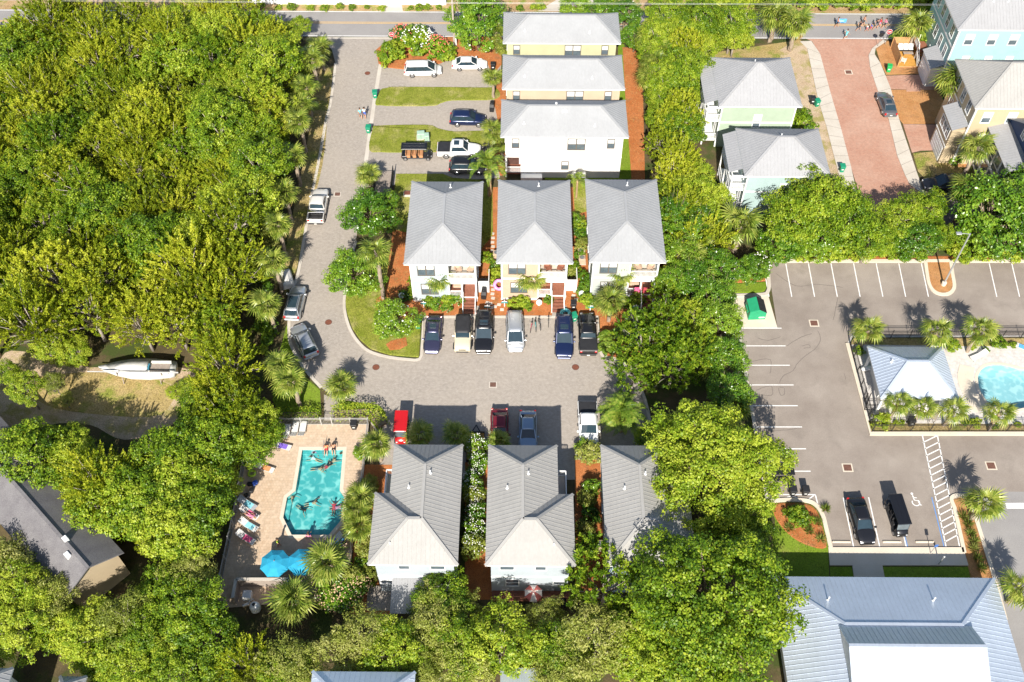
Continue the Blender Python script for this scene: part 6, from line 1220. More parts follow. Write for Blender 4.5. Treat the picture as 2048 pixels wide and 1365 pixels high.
def round_table(x, y, z, label, g, m='fence_grey'):
    t = thing('table', label, 'table', (x, y, z), 0, g); k = MB(); k.lathe([(.5, .68), (.52, .7), (.52, .72), (.5, .73)], 16); k.build('table_top', m, t)
    for i in range(4): k = MB(); a = i*1.57; k.tube([(.1*math.cos(a), .1*math.sin(a), .68), (.36*math.cos(a), .36*math.sin(a), 0)], .02, 5); k.build('leg', m, t)
for p in ((375,965), (540,955)): q = S5(p[0]+30, p[1]+45); round_table(q[0], q[1]-.3, .055, 'round table under a blue pool umbrella', 'tables under the umbrellas')
# equipment yard
e = S5(170,1180); m = MB(); A_, B_, C_, D_ = S5(155,1215), S5(175,1105), S5(480,1105), S5(470,1230)
t = thing('equipment_yard', 'low walled yard with pool pumps behind the blue umbrellas', 'wall', (A_[0], A_[1], 0)); 
for p, q in ((A_, B_), (B_, C_), (C_, D_)): m = MB(); m.bar((p[0]-A_[0], p[1]-A_[1], .75), (q[0]-A_[0], q[1]-A_[1], .75), .2, 1.5); w_ = m.build('wall', 'wood_grey', t); m = MB(); m.bar((p[0]-A_[0], p[1]-A_[1], 1.53), (q[0]-A_[0], q[1]-A_[1], 1.53), .28, .06); m.build('coping', 'concrete', w_)
for (a, b), kind in (((228,1172),'box'), ((275,1245),'tank'), ((215,1222),'pump'), ((372,1172),'pump'), ((395,1160),'pump')):
    p = S5(a, b); 
    if kind == 'box': u = thing('pool_heater', 'white square pool heater in the equipment yard', 'heater', (p[0], p[1], .055)); m = MB(); m.rbox(-.4, .4, -.4, .4, 0, .7, .04); m.build('casing', 'trim_white', u); m = MB(); [m.box(-.34, .34, -.33+i*.11, -.29+i*.11, .7, .715) for i in range(7)]; m.build('grille', 'fence_grey', u)
    elif kind == 'tank': u = thing('filter_tank', 'round white filter tank in the equipment yard', 'tank', (p[0], p[1], .055)); m = MB(); m.lathe([(.42, 0), (.48, .15), (.48, .7), (.38, .95), (.12, 1.05)], 16); m.build('tank', 'trim_white', u, True); m = MB(); m.lathe([(.11, 1.05), (.11, 1.15), (.16, 1.16), (.16, 1.2)], 12); m.build('valve', 'black_plastic', u)
    else: u = thing('pool_pump', 'pool pump with white pipes in the equipment yard', 'pump', (p[0], p[1], .055), .4, 'pool pumps'); m = MB(); m.tube([(-.3, 0, .2), (.3, 0, .2)], .14, 10); m.build('motor', 'steel', u); m = MB(); m.tube([(.25, 0, .2), (.4, 0, .2), (.4, 0, .6), (.8, .1, .6), (.8, .1, 0)], .04, 6); m.build('pipe', 'trim_white', u)
# ------------------------------------------------------------------ street things
def plain(c, name): 
    mat(name, c, .55, .08); return name
plain((.012, .24, .13), 'bin_green'); plain((.02, .36, .09), 'bin_bright'); plain((.02, .02, .022), 'bin_black'); plain((.02, .30, .14), 'dumpster_green'); plain((.33, .47, .36), 'utility_green'); plain((.60, .02, .03), 'sign_red'); plain((.03, .28, .30), 'sign_teal'); plain((.06, .16, .45), 'sign_blue')
BIN = {}
def bin_(px, py, m, label, rz=0.0):
    if m not in BIN:
        b = MB(); b.loft([[(-.2,-.22,.08),(.2,-.22,.08),(.2,.24,.08),(-.2,.24,.08)], [(-.28,-.3,.98),(.28,-.3,.98),(.28,.34,.98),(-.28,.34,.98)]]); l = MB(); l.rbox(-.31, .31, -.34, .38, .98, 1.06, .03); h = MB(); h.tube([(-.24,.42,.93),(.24,.42,.93)], .025, 6); w = MB(); w.loft([[(x, .26+.12*math.cos(i*.7), .12+.12*math.sin(i*.7)) for i in range(9)] for x in (-.3, -.24)]); w2 = MB(); w2.loft([[(x, .26+.12*math.cos(i*.7), .12+.12*math.sin(i*.7)) for i in range(9)] for x in (.24, .3)])
        BIN[m] = [(n, x.mesh(n, mm)) for n, x, mm in (('body', b, m), ('lid', l, m), ('handle', h, 'black_plastic'), ('wheel', w, 'tyre'), ('wheel', w2, 'tyre'))]
        x = MB(); x.box(-.12, .12, -.292, -.28, .5, .64); BIN[m].append(('label_plate', x.mesh('label_plate', 'plate')))
    p = P(px, py, .5); t = thing('wheelie_bin', label, 'bin', (p.x, p.y, .012), rz, 'household bins'); [link(n, me, t) for n, me in BIN[m]]; t.scale = (1.1, 1.1, 1.05)
bin_(750,190,'bin_green','green bin at the corner of the upper drive lawn',.1); bin_(737,260,'bin_green','green bin at the corner of the lower drive lawn',-.1); bin_(836,650,'bin_green','green bin beside the flowering corner tree',0); bin_(1148,636,'bin_green','green bin behind the navy sport utility vehicle',.3); bin_(1634,207,'bin_green','green bin standing at the pale green house pavement',.25); bin_(1625,202,'bin_black','black bin behind a green one by the pale green house'); bin_(1684,338,'bin_green','green bin near the dense tree on the brick street'); bin_(1778,138,'bin_bright','bright green bin on the straw bed by the wooden deck',-.2); bin_(1147,612,'bin_black','black bin beside the peach house walkway'); bin_(986,134,'bin_black','black bin next to the white sedan'); bin_(989,283,'bin_green','green bin beneath palms at the white long house'); bin_(708,852,'bin_black','black bin on the pool deck by the railing'); bin_(1822,845,'bin_black','black bin beside the southern pool compound fence'); bin_(1585,984,'bin_black','black bin on the striped bay by the picnic table'); bin_(1610,984,'bin_black','black bin beside the other on the striped bay')
def grill(px, py, label, rz=0):
    p = P(px, py, .6); t = thing('covered_grill', label, 'grill', (p.x, p.y, .012), rz, 'covered grills'); m = MB(); m.loft([[(-.6,-.28,0),(.6,-.28,0),(.6,.28,0),(-.6,.28,0)], [(-.65,-.3,.8),(.65,-.3,.8),(.65,.3,.8),(-.65,.3,.8)], [(-.42,-.26,1.12),(.42,-.26,1.12),(.42,.2,1.15),(-.42,.2,1.15)]]); m.build('cover', 'bin_black', t); m = MB(); m.rbox(-.3, .3, -.12, .12, 1.13, 1.2, .03); m.build('handle', 'bin_black', t)
grill(984, 212, 'covered black grill at the end of the middle drive', 1.5); grill(968, 585, 'covered black grill between the pale blue and peach houses', 1.5); grill(1118, 1205, 'covered grill on the deck behind the umbrella house')
# dumpster
p = P(1512, 617, .8); t = thing('dumpster', 'green rubbish container with black lids on the concrete pad', 'dumpster', (p.x, p.y, .018), R_(3)); prof = [(-.95, 0), (.95, 0), (.95, 1.1), (.05, 1.7), (-.95, 1.3)]
m = MB(); m.loft([[(x, y, z) for x, z in prof] for y in (-1.0, .95)]); m.build('body', 'dumpster_green', t)
for y in (-.52, .46): m = MB(); m.bar((.97, y, 1.12), (.06, y, 1.73), .94, .05, up=(.55, 0, .83)); m.build('lid', 'bin_black', t)
m = MB(); m.bar((-.97, -.02, 1.31), (.04, -.02, 1.72), 1.9, .03, up=(-.4, 0, .9)); m.build('lid', 'dumpster_green', t)
for s in (-1, 1): m = MB(); m.box(*sorted((s*.953, s*1.08)), -.5, .5, .7, .88); m.build('lift_pocket', 'dumpster_green', t)
m = MB(); m.box(.2, .85, -1.012, -1.0, .25, .45); m.build('label_plate', 'plate', t); 
for x in (-.8, .8):
    for y in (-.8, .7): m = MB(); m.lathe([(.08, -.015), (.08, .02), (.06, .05)], 8, (x, y, 0)); m.build('wheel', 'tyre', t)
for px, py, s, lb in ((842,272,1.0,'larger pale green utility cabinet on the drive lawn'), (854,276,.6,'narrow pale green utility cabinet on the drive lawn')):
    p = P(px, py, .4); t = thing('utility_cabinet', lb, 'utility box', (p.x, p.y, .05), .1, 'utility cabinets'); m = MB(); m.rbox(-.5*s, .5*s, -.4, .4, .05, .95, .05); b_ = m.build('body', 'utility_green', t); m = MB(); m.box(-.6*s, .6*s, -.5, .5, 0, .05); m.build('pad', 'concrete', t); m = MB(); m.box(-.012, .012, -.405, -.4, .1, .85); m.build('door_seam', 'black_plastic', t)
# stop signs (white lettering on a red octagon)
GLY = dict(S=[[(1,1),(0,1),(0,.5),(1,.5),(1,0),(0,0)]], T=[[(0,1),(1,1)],[(.5,1),(.5,0)]], O=[[(0,0),(0,1),(1,1),(1,0),(0,0)]], P=[[(0,0),(0,1),(1,1),(1,.5),(0,.5)]])
def stop_sign(px, py, rz, label, h=2.2):
    p = P(px, py, h); t = thing('stop_sign', label, 'sign', (p.x, p.y, 0), rz, 'stop signs'); m = MB(); m.box(-.03, .03, 0, .05, 0, h+.35); m.build('post', 'steel', t)
    def octo(r, y0, y1, mm, nm):
        m = MB(); m.loft([[(r*math.cos(R_(22.5+45*i)), y, h+r*math.sin(R_(22.5+45*i))) for i in range(8)] for y in (y0, y1)]); m.build(nm, mm, t)
    octo(.42, -.012, -.004, 'trim_white', 'border'); octo(.38, -.02, -.0125, 'sign_red', 'face'); m = MB()
    for i, ch in enumerate('STOP'):
        for s in GLY[ch]:
            for a, b in zip(s, s[1:]): f = lambda q: (-.255+i*.135+q[0]*.09, -.024, h-.1+q[1]*.2); m.bar(f(a), f(b), .03, .006, up=(0, 1, 0))
    m.build('lettering', 'trim_white', t)
stop_sign(783, 69, .0, 'red stop sign by the oleanders at the paver street'); stop_sign(1779, 64, 0, 'red stop sign beside the straw bed at the brick street')
p = P(1763, 70, 2.0); t = thing('road_sign', 'dark back of a sign plate on a leaning post at the brick street', 'sign', (p.x, p.y, 0)); m = MB(); m.tube([(0, 0, 0), (0, 0, 2.2)], .03, 6); m.build('post', 'steel', t); m = MB(); m.loft([[(.36*math.cos(R_(22.5+45*i)), y, 2.0+.36*math.sin(R_(22.5+45*i))) for i in range(8)] for y in (-.03, -.05)]); m.build('plate', 'bin_black', t)
def lamp(px, py, h, label, arm=1.1):
    p = P(px, py); t = thing('street_lamp', label, 'street lamp', (p.x, p.y, .05), 0, 'lamp posts'); m = MB(); m.lathe([(.28, 0), (.28, .5), (.2, .55)], 12); m.build('base', 'cream_concrete', t); m = MB(); m.tube([(0, 0, .5), (0, 0, h)], [.11, .075], 10); m.build('pole', 'lamp_pole', t); m = MB(); m.tube([(0, 0, h-.1), (-arm*.6, -.1, h+.1), (-arm, -.1, h+.1)], .04, 6); m.build('arm', 'lamp_pole', t); m = MB(); m.rbox(-arm-.5, -arm+.1, -.3, .1, h+.04, h+.2, .04); m.build('lamp_head', 'lamp_pole', t)
lamp(1886, 571, 8.6, 'tall lamp post on the straw island of the car park')
for px, py, h, lb in ((1860,1108,1.9,'blue accessible parking sign before the clubhouse'), (1876,1130,1.5,'slim pale bollard lamp on the shaded pavement')):
    p = P(px, py); t = thing('sign_post', lb, 'sign', (p.x, p.y, .14)); m = MB(); m.tube([(0, 0, 0), (0, 0, h)], .035 if h > 1.6 else .05, 8); m.build('post', 'lamp_pole', t); m = MB(); m.box(-.16, .16, -.05, -.04, h-.5, h) if h > 1.6 else m.lathe([(.1, h), (.1, h+.15), (.03, h+.2)], 10); m.build('plate', 'sign_blue' if h > 1.6 else 'lamp_pole', t)
# utility pole and wires
p = P(909, 92); t = thing('utility_pole', 'tall pale utility pole beside the magnolia', 'utility pole', (p.x, p.y, 0)); m = MB(); m.tube([(0, 0, 0), (0, 0, 12)], [.17, .11], 10); m.build('pole', 'pale_bark', t); m = MB(); m.bar((-1.1, 0, 11.3), (1.1, 0, 11.3), .1, .12); m.build('crossarm', 'wood_grey', t); m = MB(); m.tube([(.25, -.1, 0), (.25, -.1, 2.2)], .09, 8); m.build('conduit', 'trim_white', t)
m = MB(); m.tube([(1.6, -1.0, 0), (.1, -.05, 9)], .012, 4); m.build('guy_wire', 'steel', t)
for i, yy in enumerate((9.0, 11.0)): 
    q = P(1700, yy, 8.5); m = MB(); m.tube([(-120+k*20, q.y, 8.5+.35*((k-6)/6.)**2) for k in range(13)], .012, 4); tag(m.build('power_line', 'steel'), ('upper' if i == 0 else 'lower')+' overhead cable strung along the main road', 'cable', 'overhead cables')
# manholes and grates
def cover(px, py, label, square=False, r=.36, frame='concrete'):
    p = P(px, py); t = thing('drain_grate' if square else 'manhole_cover', label, 'drain' if square else 'manhole', (p.x, p.y, .012), 0, 'covers and grates'); m = MB()
    if square:
        m.box(-r*1.25, r*1.25, -r*1.15, r*1.15, 0, .012); m.build('frame', frame, t); m = MB(); m.box(-r*.95, r*.95, -r*.85, r*.85, .008, .014); m.build('pit', 'rust', t); m = MB(); [m.box(-r*.93, r*.93, -r*.8+i*r*.2, -r*.8+i*r*.2+.03, .012, .022) for i in range(9)]; m.build('grate', 'iron', t)
    else: m.lathe([(r*1.12, 0), (r*1.12, .008), (r*1.02, .01)], 18); m.build('frame', 'iron', t); m = MB(); m.lathe([(r, .006), (r, .013), (r*.9, .015)], 18); m.build('lid', 'rust', t)
for px, py, lb in ((735,147,'round manhole cover near the street end by the oleanders'),(657,645,'round manhole cover in the bend near the silver cars'),(752,735,'round manhole cover in the court near the palm shadow'),(1151,735,'small round manhole cover in the court below the pickup')): cover(px, py, lb)
for px, py, lb in ((675,389,'rusty square grate beside the white pickup on the street'),(986,770,'grey slotted grate in the middle of the court')): cover(px, py, lb, True, .34, 'concrete')
for px, py, lb in ((1628,647,'rusty grate in a cream frame near the dumpster'),(1695,936,'rusty grate in a cream frame above the clubhouse bays'),(1982,932,'rusty grate in a cream frame beside the access road'),(1697,145,'dark grate in a cream frame on the brick street')): cover(px, py, lb, True, .42, 'cream_concrete')
# wheel stops
for x, lb in ((682,'concrete wheel stop left of the black sedan'),(1060,'concrete wheel stop below the black golf cart'),(1306,'concrete wheel stop by the blue parking sign')): p = AP(x, 840); t = thing('wheel_stop', lb, 'wheel stop', (p[0], p[1], .012), 0, 'wheel stops'); m = MB(); m.loft([[(-.9,-.09,0),(.9,-.09,0),(.9,.09,0),(-.9,.09,0)], [(-.86,-.06,.13),(.86,-.06,.13),(.86,.06,.13),(-.86,.06,.13)]]); m.build('block', 'cream_concrete', t); m = MB(); [m.lathe([(.02, .13), (.02, .145)], 6, (s*.7, 0, 0)) for s in (-1, 1)]; m.build('pin', 'iron', t)
# picnic table
p = wx(1564, 951); t = thing('picnic_table', 'dark picnic table under the edge of the huge broadleaf tree', 'picnic table', (p[0], p[1], .012))
for i in range(4): m = MB(); m.box(-1.1, 1.1, -.38+i*.195, -.2+i*.195, .72, .76); m.build('table_slat', 'fence_black', t)
for s in (-1, 1):
    m = MB(); m.box(-1.1, 1.1, s*.78-.14, s*.78+.14, .42, .46); m.build('bench', 'fence_black', t)
    for x in (-.75, .75): m = MB(); m.bar((x, s*.1, .72), (x, s*.75, 0), .07); m.bar((x, 0, .4), (x, s*.85, .4), .06); m.build('leg', 'fence_black', t)
# bicycles
def bicycle(px, py, rz, m_, label):
    p = P(px, py, .5); t = thing('bicycle', label, 'bicycle', (p.x, p.y, .014), rz, 'parked bicycles')
    for x in (-.52, .52):
        m = MB(); m.tube([(x+.33*math.cos(i*math.pi/8), 0, .34+.33*math.sin(i*math.pi/8)) for i in range(17)], .022, 5); w_ = m.build('wheel', 'tyre', t); m = MB(); [m.tube([(x, 0, .34), (x+.31*math.cos(i*.785), 0, .34+.31*math.sin(i*.785))], .006, 3) for i in range(8)]; m.build('spokes', 'steel', w_)
    m = MB(); [m.tube([a, b], .022, 6) for a, b in (((-.52,0,.34),(-.1,0,.34)), ((-.1,0,.34),(-.22,0,.85)), ((-.52,0,.34),(-.2,0,.78)), ((-.1,0,.34),(.38,0,.75)), ((-.2,0,.78),(.36,0,.85)), ((.34,0,.95),(.52,0,.34)))]; m.build('frame', m_, t)
    m = MB(); m.tube([(.25, -.3, 1.0), (.34, -.2, .98), (.33, 0, .97), (.34, .2, .98), (.25, .3, 1.0)], .016, 5); m.build('handlebar', 'steel', t); m = MB(); m.loft([[(-.36,-.09,.88),(-.36,.09,.88),(-.36,.07,.93),(-.36,-.07,.93)], [(-.1,-.03,.88),(-.1,.03,.88),(-.1,.02,.92),(-.1,-.02,.92)]]); m.build('saddle', 'black_plastic', t); m = MB(); m.tube([(-.1, -.12, .3), (-.1, .12, .38)], .015, 5); m.build('pedals', 'black_plastic', t)
plain((.55, .05, .1), 'frame_red'); plain((.04, .4, .42), 'frame_teal')
for px, py, rz, c, lb in ((1063,652,-1.75,'frame_red','red bicycle leaning in the group beside the silver people carrier'),(1071,650,-1.5,'frame_teal','teal bicycle in the middle of the group'),(1079,647,-1.4,'bin_black','black bicycle at the outer side of the group'),(1097,641,-1.6,'bin_black','black bicycle standing alone between the cars'),(972,292,.1,'bin_black','black bicycle highest in the trio before the white pickup'),(972,300,.1,'bin_black','black bicycle middle of the trio before the white pickup'),(973,308,.1,'bin_black','black bicycle lowest of the trio before the white pickup')): bicycle(px, py, rz, c, lb)
# floats and beach things
mat('float_pink', (.75, .25, .55), .4, .4, 4); mat('float_multi', (.15, .55, .55), .4, .6, 3); mat('float_lime', (.45, .65, .05), .4, .2, 3); mat('float_orange', (.70, .10, .03), .4, .1, 3); mat('kayak_red', (.60, .05, .06), .4, .1, 3)
def ring(px, py, z, R, r, m_, label, tilt=(0, 0)):
    p = P(px, py, z); t = thing('pool_float', label, 'float', p, 0, 'inflatable floats'); m = MB(); n = 20
    m.loft([[((R+r*math.cos(b))*math.cos(a), (R+r*math.cos(b))*math.sin(a), r*math.sin(b)) for b in [k*math.pi/5 for k in range(10)]] for a in [i*2*math.pi/n for i in range(n+1)]], False, False); m.build('ring', m_, t, True); m = MB(); m.lathe([(.03, 0), (.03, r*.4)], 6, (R, 0, r*.9)); m.build('valve', 'trim_white', t); t.rotation_euler = (*tilt, 0)
ring(998, 570, .62, .5, .2, 'float_pink', 'pink swirled swim ring leaning by the peach house', (.75, 0)); ring(1131, 627, .35, .45, .2, 'float_multi', 'colourful swim ring lying behind the navy vehicle'); p = S5(248, 437); ring(420+248/2.967, 800+437/2.967, .2, .32, .13, 'float_lime', 'lime swim ring under the tree by the pool'); ring(540, 870, .2, .4, .15, 'float_orange', 'orange swim ring in tree shade by the pool')
p = P(1021, 622, .3); t = thing('kayak', 'red kayak propped behind the silver people carrier', 'kayak', (p.x, p.y, .05), R_(80)); m = MB(); m.loft([[(x, -w, .28), (x, -w*.7, .06), (x, w*.7, .06), (x, w, .28), (x, 0, .33)] for x, w in ((-1.3, .03), (-.8, .26), (0, .34), (.8, .26), (1.3, .03))]); m.build('hull', 'kayak_red', t, True); m = MB(); m.lathe([(.2, .33), (.2, .345)], 12, (0, 0, 0), 0, 1.6, 1); m.build('cockpit', 'black_plastic', t)
# house number posts with teal plates
for px, py, lb in ((848,615,'white post with teal plate before the pale blue house'),(1009,613,'white post with teal plate before the peach house'),(1180,622,'white post with teal plate by the black pickup'),(1271,622,'white post with teal plate before the mint house'),(975,622,'white post with teal plate behind the large black vehicle')):
    p = P(px, py); t = thing('house_sign', lb, 'sign', (p.x, p.y, .01), 0, 'teal house signs'); m = MB(); m.box(-.05, .05, -.05, .05, 0, 1.0); m.build('post', 'trim_white', t); m = MB(); m.box(-.38, .38, -.075, -.055, .62, .8); m.build('plate', 'sign_teal', t); m = MB(); m.box(-.3, .3, -.07, -.055, .86, .96); m.build('name_board', 'trim_white', t)
# stepping stones
t = thing('stepping_path', 'pale stepping stones in straw between the pale blue and peach houses', 'path', (*wx(986,540), .01)); o = Vector(wx(986,540)); ST = MB(); ST.rbox(-.22, .22, -.2, .2, 0, .05, .02); sm = ST.mesh('stone', 'concrete')
for i, (px, py) in enumerate([(985+(i % 2), 468+i*8.6) for i in range(16)]+[(981,608),(975,606),(990,614),(983,616),(998,610),(1004,620)]): q = Vector(wx(px, py))-o; put(link('stone', sm, t, (q.x, q.y, 0)), 1, rnd.uniform(-.3, .3))
t = thing('stepping_path', 'pale stepping stones beside the walkway of the peach house', 'path', (*wx(1148,590), .01)); o = Vector(wx(1148,590))
for px, py in ((1146,575),(1150,583),(1147,592),(1152,600),(1148,608)): q = Vector(wx(px, py))-o; put(link('stone', sm, t, (q.x, q.y, 0)), 1, rnd.uniform(-.3, .3))
for x, lb in ((944,'grey paved stoop before the pale blue house steps'),(1118,'grey paved stoop before the peach house steps')): sheet('stoop', [wx(x-14,612), wx(x+15,612), wx(x+15,633), wx(x-14,633)], .014, 'grey_paver')
# cooling units
for px, py, lb in ((1163,503,'upper pale cooling unit between the peach and mint houses'),(1164,518,'lower pale cooling unit between the peach and mint houses'),(1200,1090,'cooling unit beside the hidden grey roofed house'),(993,508,'cooling unit beside the peach house wall')):
    p = P(px, py, .6); t = thing('cooling_unit', lb, 'cooling unit', (p.x, p.y, .01), 0, 'cooling units'); m = MB(); m.rbox(-.4, .4, -.4, .4, .05, .85, .05); m.build('casing', 'cushion_tan', t); m = MB(); m.lathe([(.3, .85), (.3, .865), (.26, .87)], 14); m.build('fan_guard', 'steel', t); m = MB(); m.box(-.48, .48, -.48, .48, 0, .05); m.build('pad', 'concrete', t)
for px, py, lb in ((1163,588,'white dish on a post by the mint house'),(1078,606,'white dish on a post before the peach house'),(803,592,'grey dish on a post beside the pale blue house')):
    p = P(px, py, .8); t = thing('satellite_dish', lb, 'dish', (p.x, p.y, 0), .4, 'satellite dishes'); m = MB(); m.tube([(0, 0, 0), (0, 0, .8)], .03, 6); m.build('post', 'steel', t); m = MB(); m.lathe([(.02, -.06), (.2, -.03), (.34, .05), (.33, .065), (.19, -.01), (.02, -.04)], 16); o = m.build('dish', 'trim_white', t, True, loc=(0, 0, .85)); o.rotation_euler = (R_(50), 0, 0); m = MB(); m.tube([(0, 0, .8), (0, -.35, 1.1)], .015, 5); m.build('arm', 'steel', t)
p = wx(815, 391); t = thing('planter_box', 'brown square timber box on the lawn behind the pale blue house', 'box', (*p, .06)); m = MB(); m.rbox(-.45, .45, -.4, .4, 0, .35, .02); m.build('box', 'concrete', t); m = MB(); m.box(-.38, .38, -.33, .33, .35, .37); m.build('lid', 'rust', t)
# wooden walkway by the lawn
p = wx(768, 372); t = thing('wooden_walkway', 'dark timber walkway with railings beside the short palm', 'walkway', (*p, 0))
for i in range(16): m = MB(); m.box(-1.1, 1.1, -1.6+i*.24, -1.6+i*.24+.22, .4, .45); m.build('plank', 'wood_grey', t)
for s in (-1, 1): railing(t, (s*1.05, -1.6), (s*1.05, 2.2), .45, .9, 'fence_black', .2)
for x in (-1, 1):
    for y in (-1.5, 2.1): m = MB(); m.box(x-.06, x+.06, y-.06, y+.06, 0, .4); m.build('leg', 'fence_black', t)
# fenced deck by the turquoise house
D4 = lambda x, y: wx(1700+x/5.687, y/5.687)
q = [D4(545,765), D4(810,775), D4(905,610), D4(560,600)]; c = Vector(q[0]); t = thing('fenced_deck', 'new pine deck with high plank fence beside the turquoise house', 'deck', (c.x, c.y, 0)); w0 = 4.7; d0 = 4.3
for i in range(18): m = MB(); m.box(0, w0, i*.24, i*.24+.23, .08, .13); m.build('plank', 'wood_gold', t)
for i in range(31): m = MB(); m.box(i*.152, i*.152+.145, d0+.05, d0+.08, .05, 1.8); m.build('fence_board', 'wood_pale', t)
for i in range(28): m = MB(); m.box(-.08, -.05, i*.155, i*.155+.148, .05, 1.8); m.build('fence_board', 'wood_pale', t)
for x, y in ((-.1, 0), (-.1, d0), (w0, d0), (w0/2, d0+.1)): m = MB(); m.box(x-.05, x+.05, y-.05, y+.05, 0, 1.85); m.build('post', 'wood_pale', t)
m = MB(); m.box(0, w0, -.08, -.01, 0, .16); m.build('rim_board', 'wood_pale', t)
s = thing('garden_sofa', 'white cushioned sofa against the plank fence', 'sofa', (c.x+.6, c.y+3.2, .13)); m = MB(); m.rbox(0, 2.2, 0, .8, .1, .35, .03); m.build('base', 'black_plastic', s)
for i in range(3): m = MB(); m.rbox(.05+i*.71, .72+i*.71, .0, .6, .35, .5, .05); m.build('seat_cushion', 'sling_white', s); m = MB(); m.rbox(.05+i*.71, .72+i*.71, .55, .78, .45, .95, .05); m.build('back_cushion', 'sling_white', s)
s = thing('coffee_table', 'grey low table before the white sofa', 'table', (c.x+1.2, c.y+2.3, .13)); m = MB(); m.rbox(0, 1.4, 0, .55, .3, .36, .02); m.build('table_top', 'wood_grey', s); [MB().box(x, x+.06, y, y+.06, 0, .3).build('leg', 'black_plastic', s) for x in (.05, 1.29) for y in (.05, .44)]
plain((.10, .50, .52), 'chair_teal'); plain((.65, .63, .58), 'chair_white')
for x, y, rz, mm, lb in ((.9, 1.0, 2.6, 'chair_white', 'white slatted garden chair on the pine deck'), (3.2, .9, 3.6, 'chair_teal', 'teal garden chair on the pine deck')): s = thing('garden_chair', lb, 'chair', (c.x+x, c.y+y, .13), rz, 'garden chairs'); adirondack(s, 0, 0, 0, mm, 0).name = 'seat'; m = MB(); [m.box(-.28+i*.12, -.2+i*.12, .58, .62, .4, 1.02) for i in range(5)]; m.build('backrest', mm, s)
# decks behind the lower houses
p0, p1 = wx(985,1168), wx(1142,1206); t = thing('wooden_deck', 'dark red timber deck under the patio umbrella', 'deck', (p0[0], p0[1], 0)); W = p1[0]-p0[0]; Dp = p0[1]-p1[1]
for i in range(int(Dp/.2)): m = MB(); m.box(0, W, -.2*(i+1), -.2*i-.012, .25, .3); m.build('plank', 'wood_deck', t)
for x in (.1, W/2, W-.1): m = MB(); m.box(x-.06, x+.06, -Dp+.1, -Dp+.22, 0, .25); m.build('leg', 'wood_deck', t)
railing(t, (0, -Dp+.03), (W, -Dp+.03), .3, .9, 'wood_deck', .15); round_table(*P(1067,1200,.4)[:2], .3, 'small patio table under the red and white umbrella', None)
sheet('driveway', [wx(735,1172), wx(788,1172), wx(786,1222), wx(733,1222)], .02, 'grey_paver')
e = P(785, 1152, 3.0); t = thing('carport', 'pale corrugated lean-to roof behind the pool-side house', 'carport', (e.x, e.y, 0)); roof(t, [(((0,0,3.0),(3.7,0,3.0),(3.7,-3.4,2.6),(0,-3.4,2.6)),(0,1,0))], [], 'white_metal_roof', .25)
for x in (.15, 3.55): m = MB(); m.box(x-.06, x+.06, -3.3, -3.18, 0, 2.6); m.build('post', 'trim_white', t)
m = MB(); m.box(.05, 3.65, -.12, -.02, 2.7, 2.97); m.build('beam', 'trim_white', t)
for x in (.15, 3.55): m = MB(); m.box(x-.06, x+.06, -.12, 0, 0, 2.7); m.build('post', 'trim_white', t)
p = P(574, 557, .5); t = thing('covered_trailer', 'small object under a pale tarpaulin at the woodland edge', 'trailer', (p.x, p.y, .01), .3); m = MB(); m.loft([[(-.7,-1.3,.1),(.7,-1.3,.1),(.6,1.4,.1),(-.6,1.4,.1)], [(-.62,-1.2,.8),(.62,-1.2,.8),(.45,1.2,.7),(-.45,1.2,.7)], [(-.25,-.8,1.15),(.2,-.85,1.1),(.15,.8,.95),(-.2,.9,1.0)]]); m.build('tarpaulin', 'sling_white', t); m = MB(); m.bar((0, -1.2, .12), (0, -2.0, .12), .08); m.build('drawbar', 'steel', t)
# pavilion odds and ends
p = P(1737, 735, .5); t = thing('paddle_board', 'white board leaning at the pavilion side', 'board', (p.x, p.y, .06), .2); m = MB(); m.loft([[(x, -w, z), (x, w, z)]+[(x, w*.8, z+.1), (x, -w*.8, z+.1)] for x, w, z in ((-.9, .05, .3), (-.5, .3, .25), (.5, .3, .25), (.9, .05, .3))]); m.build('board', 'trim_white', t, True); m = MB(); m.box(-.3, .3, -.2, .2, 0, .26); m.build('stand', 'steel', t)
for px, py, mm, lb in ((1870,830,'wood_grey','dark bench table behind the pavilion'), (1882,812,'trim_white','white folding table behind the pavilion')):
    p = P(px, py, .7); t = thing('table', lb, 'table', (p.x, p.y, .055), R_(60)); m = MB(); m.box(-.7, .7, -.3, .3, .7, .74); m.build('table_top', mm, t); [MB().box(x-.03, x+.03, y-.03, y+.03, 0, .7).build('leg', mm, t) for x in (-.62, .62) for y in (-.22, .22)]

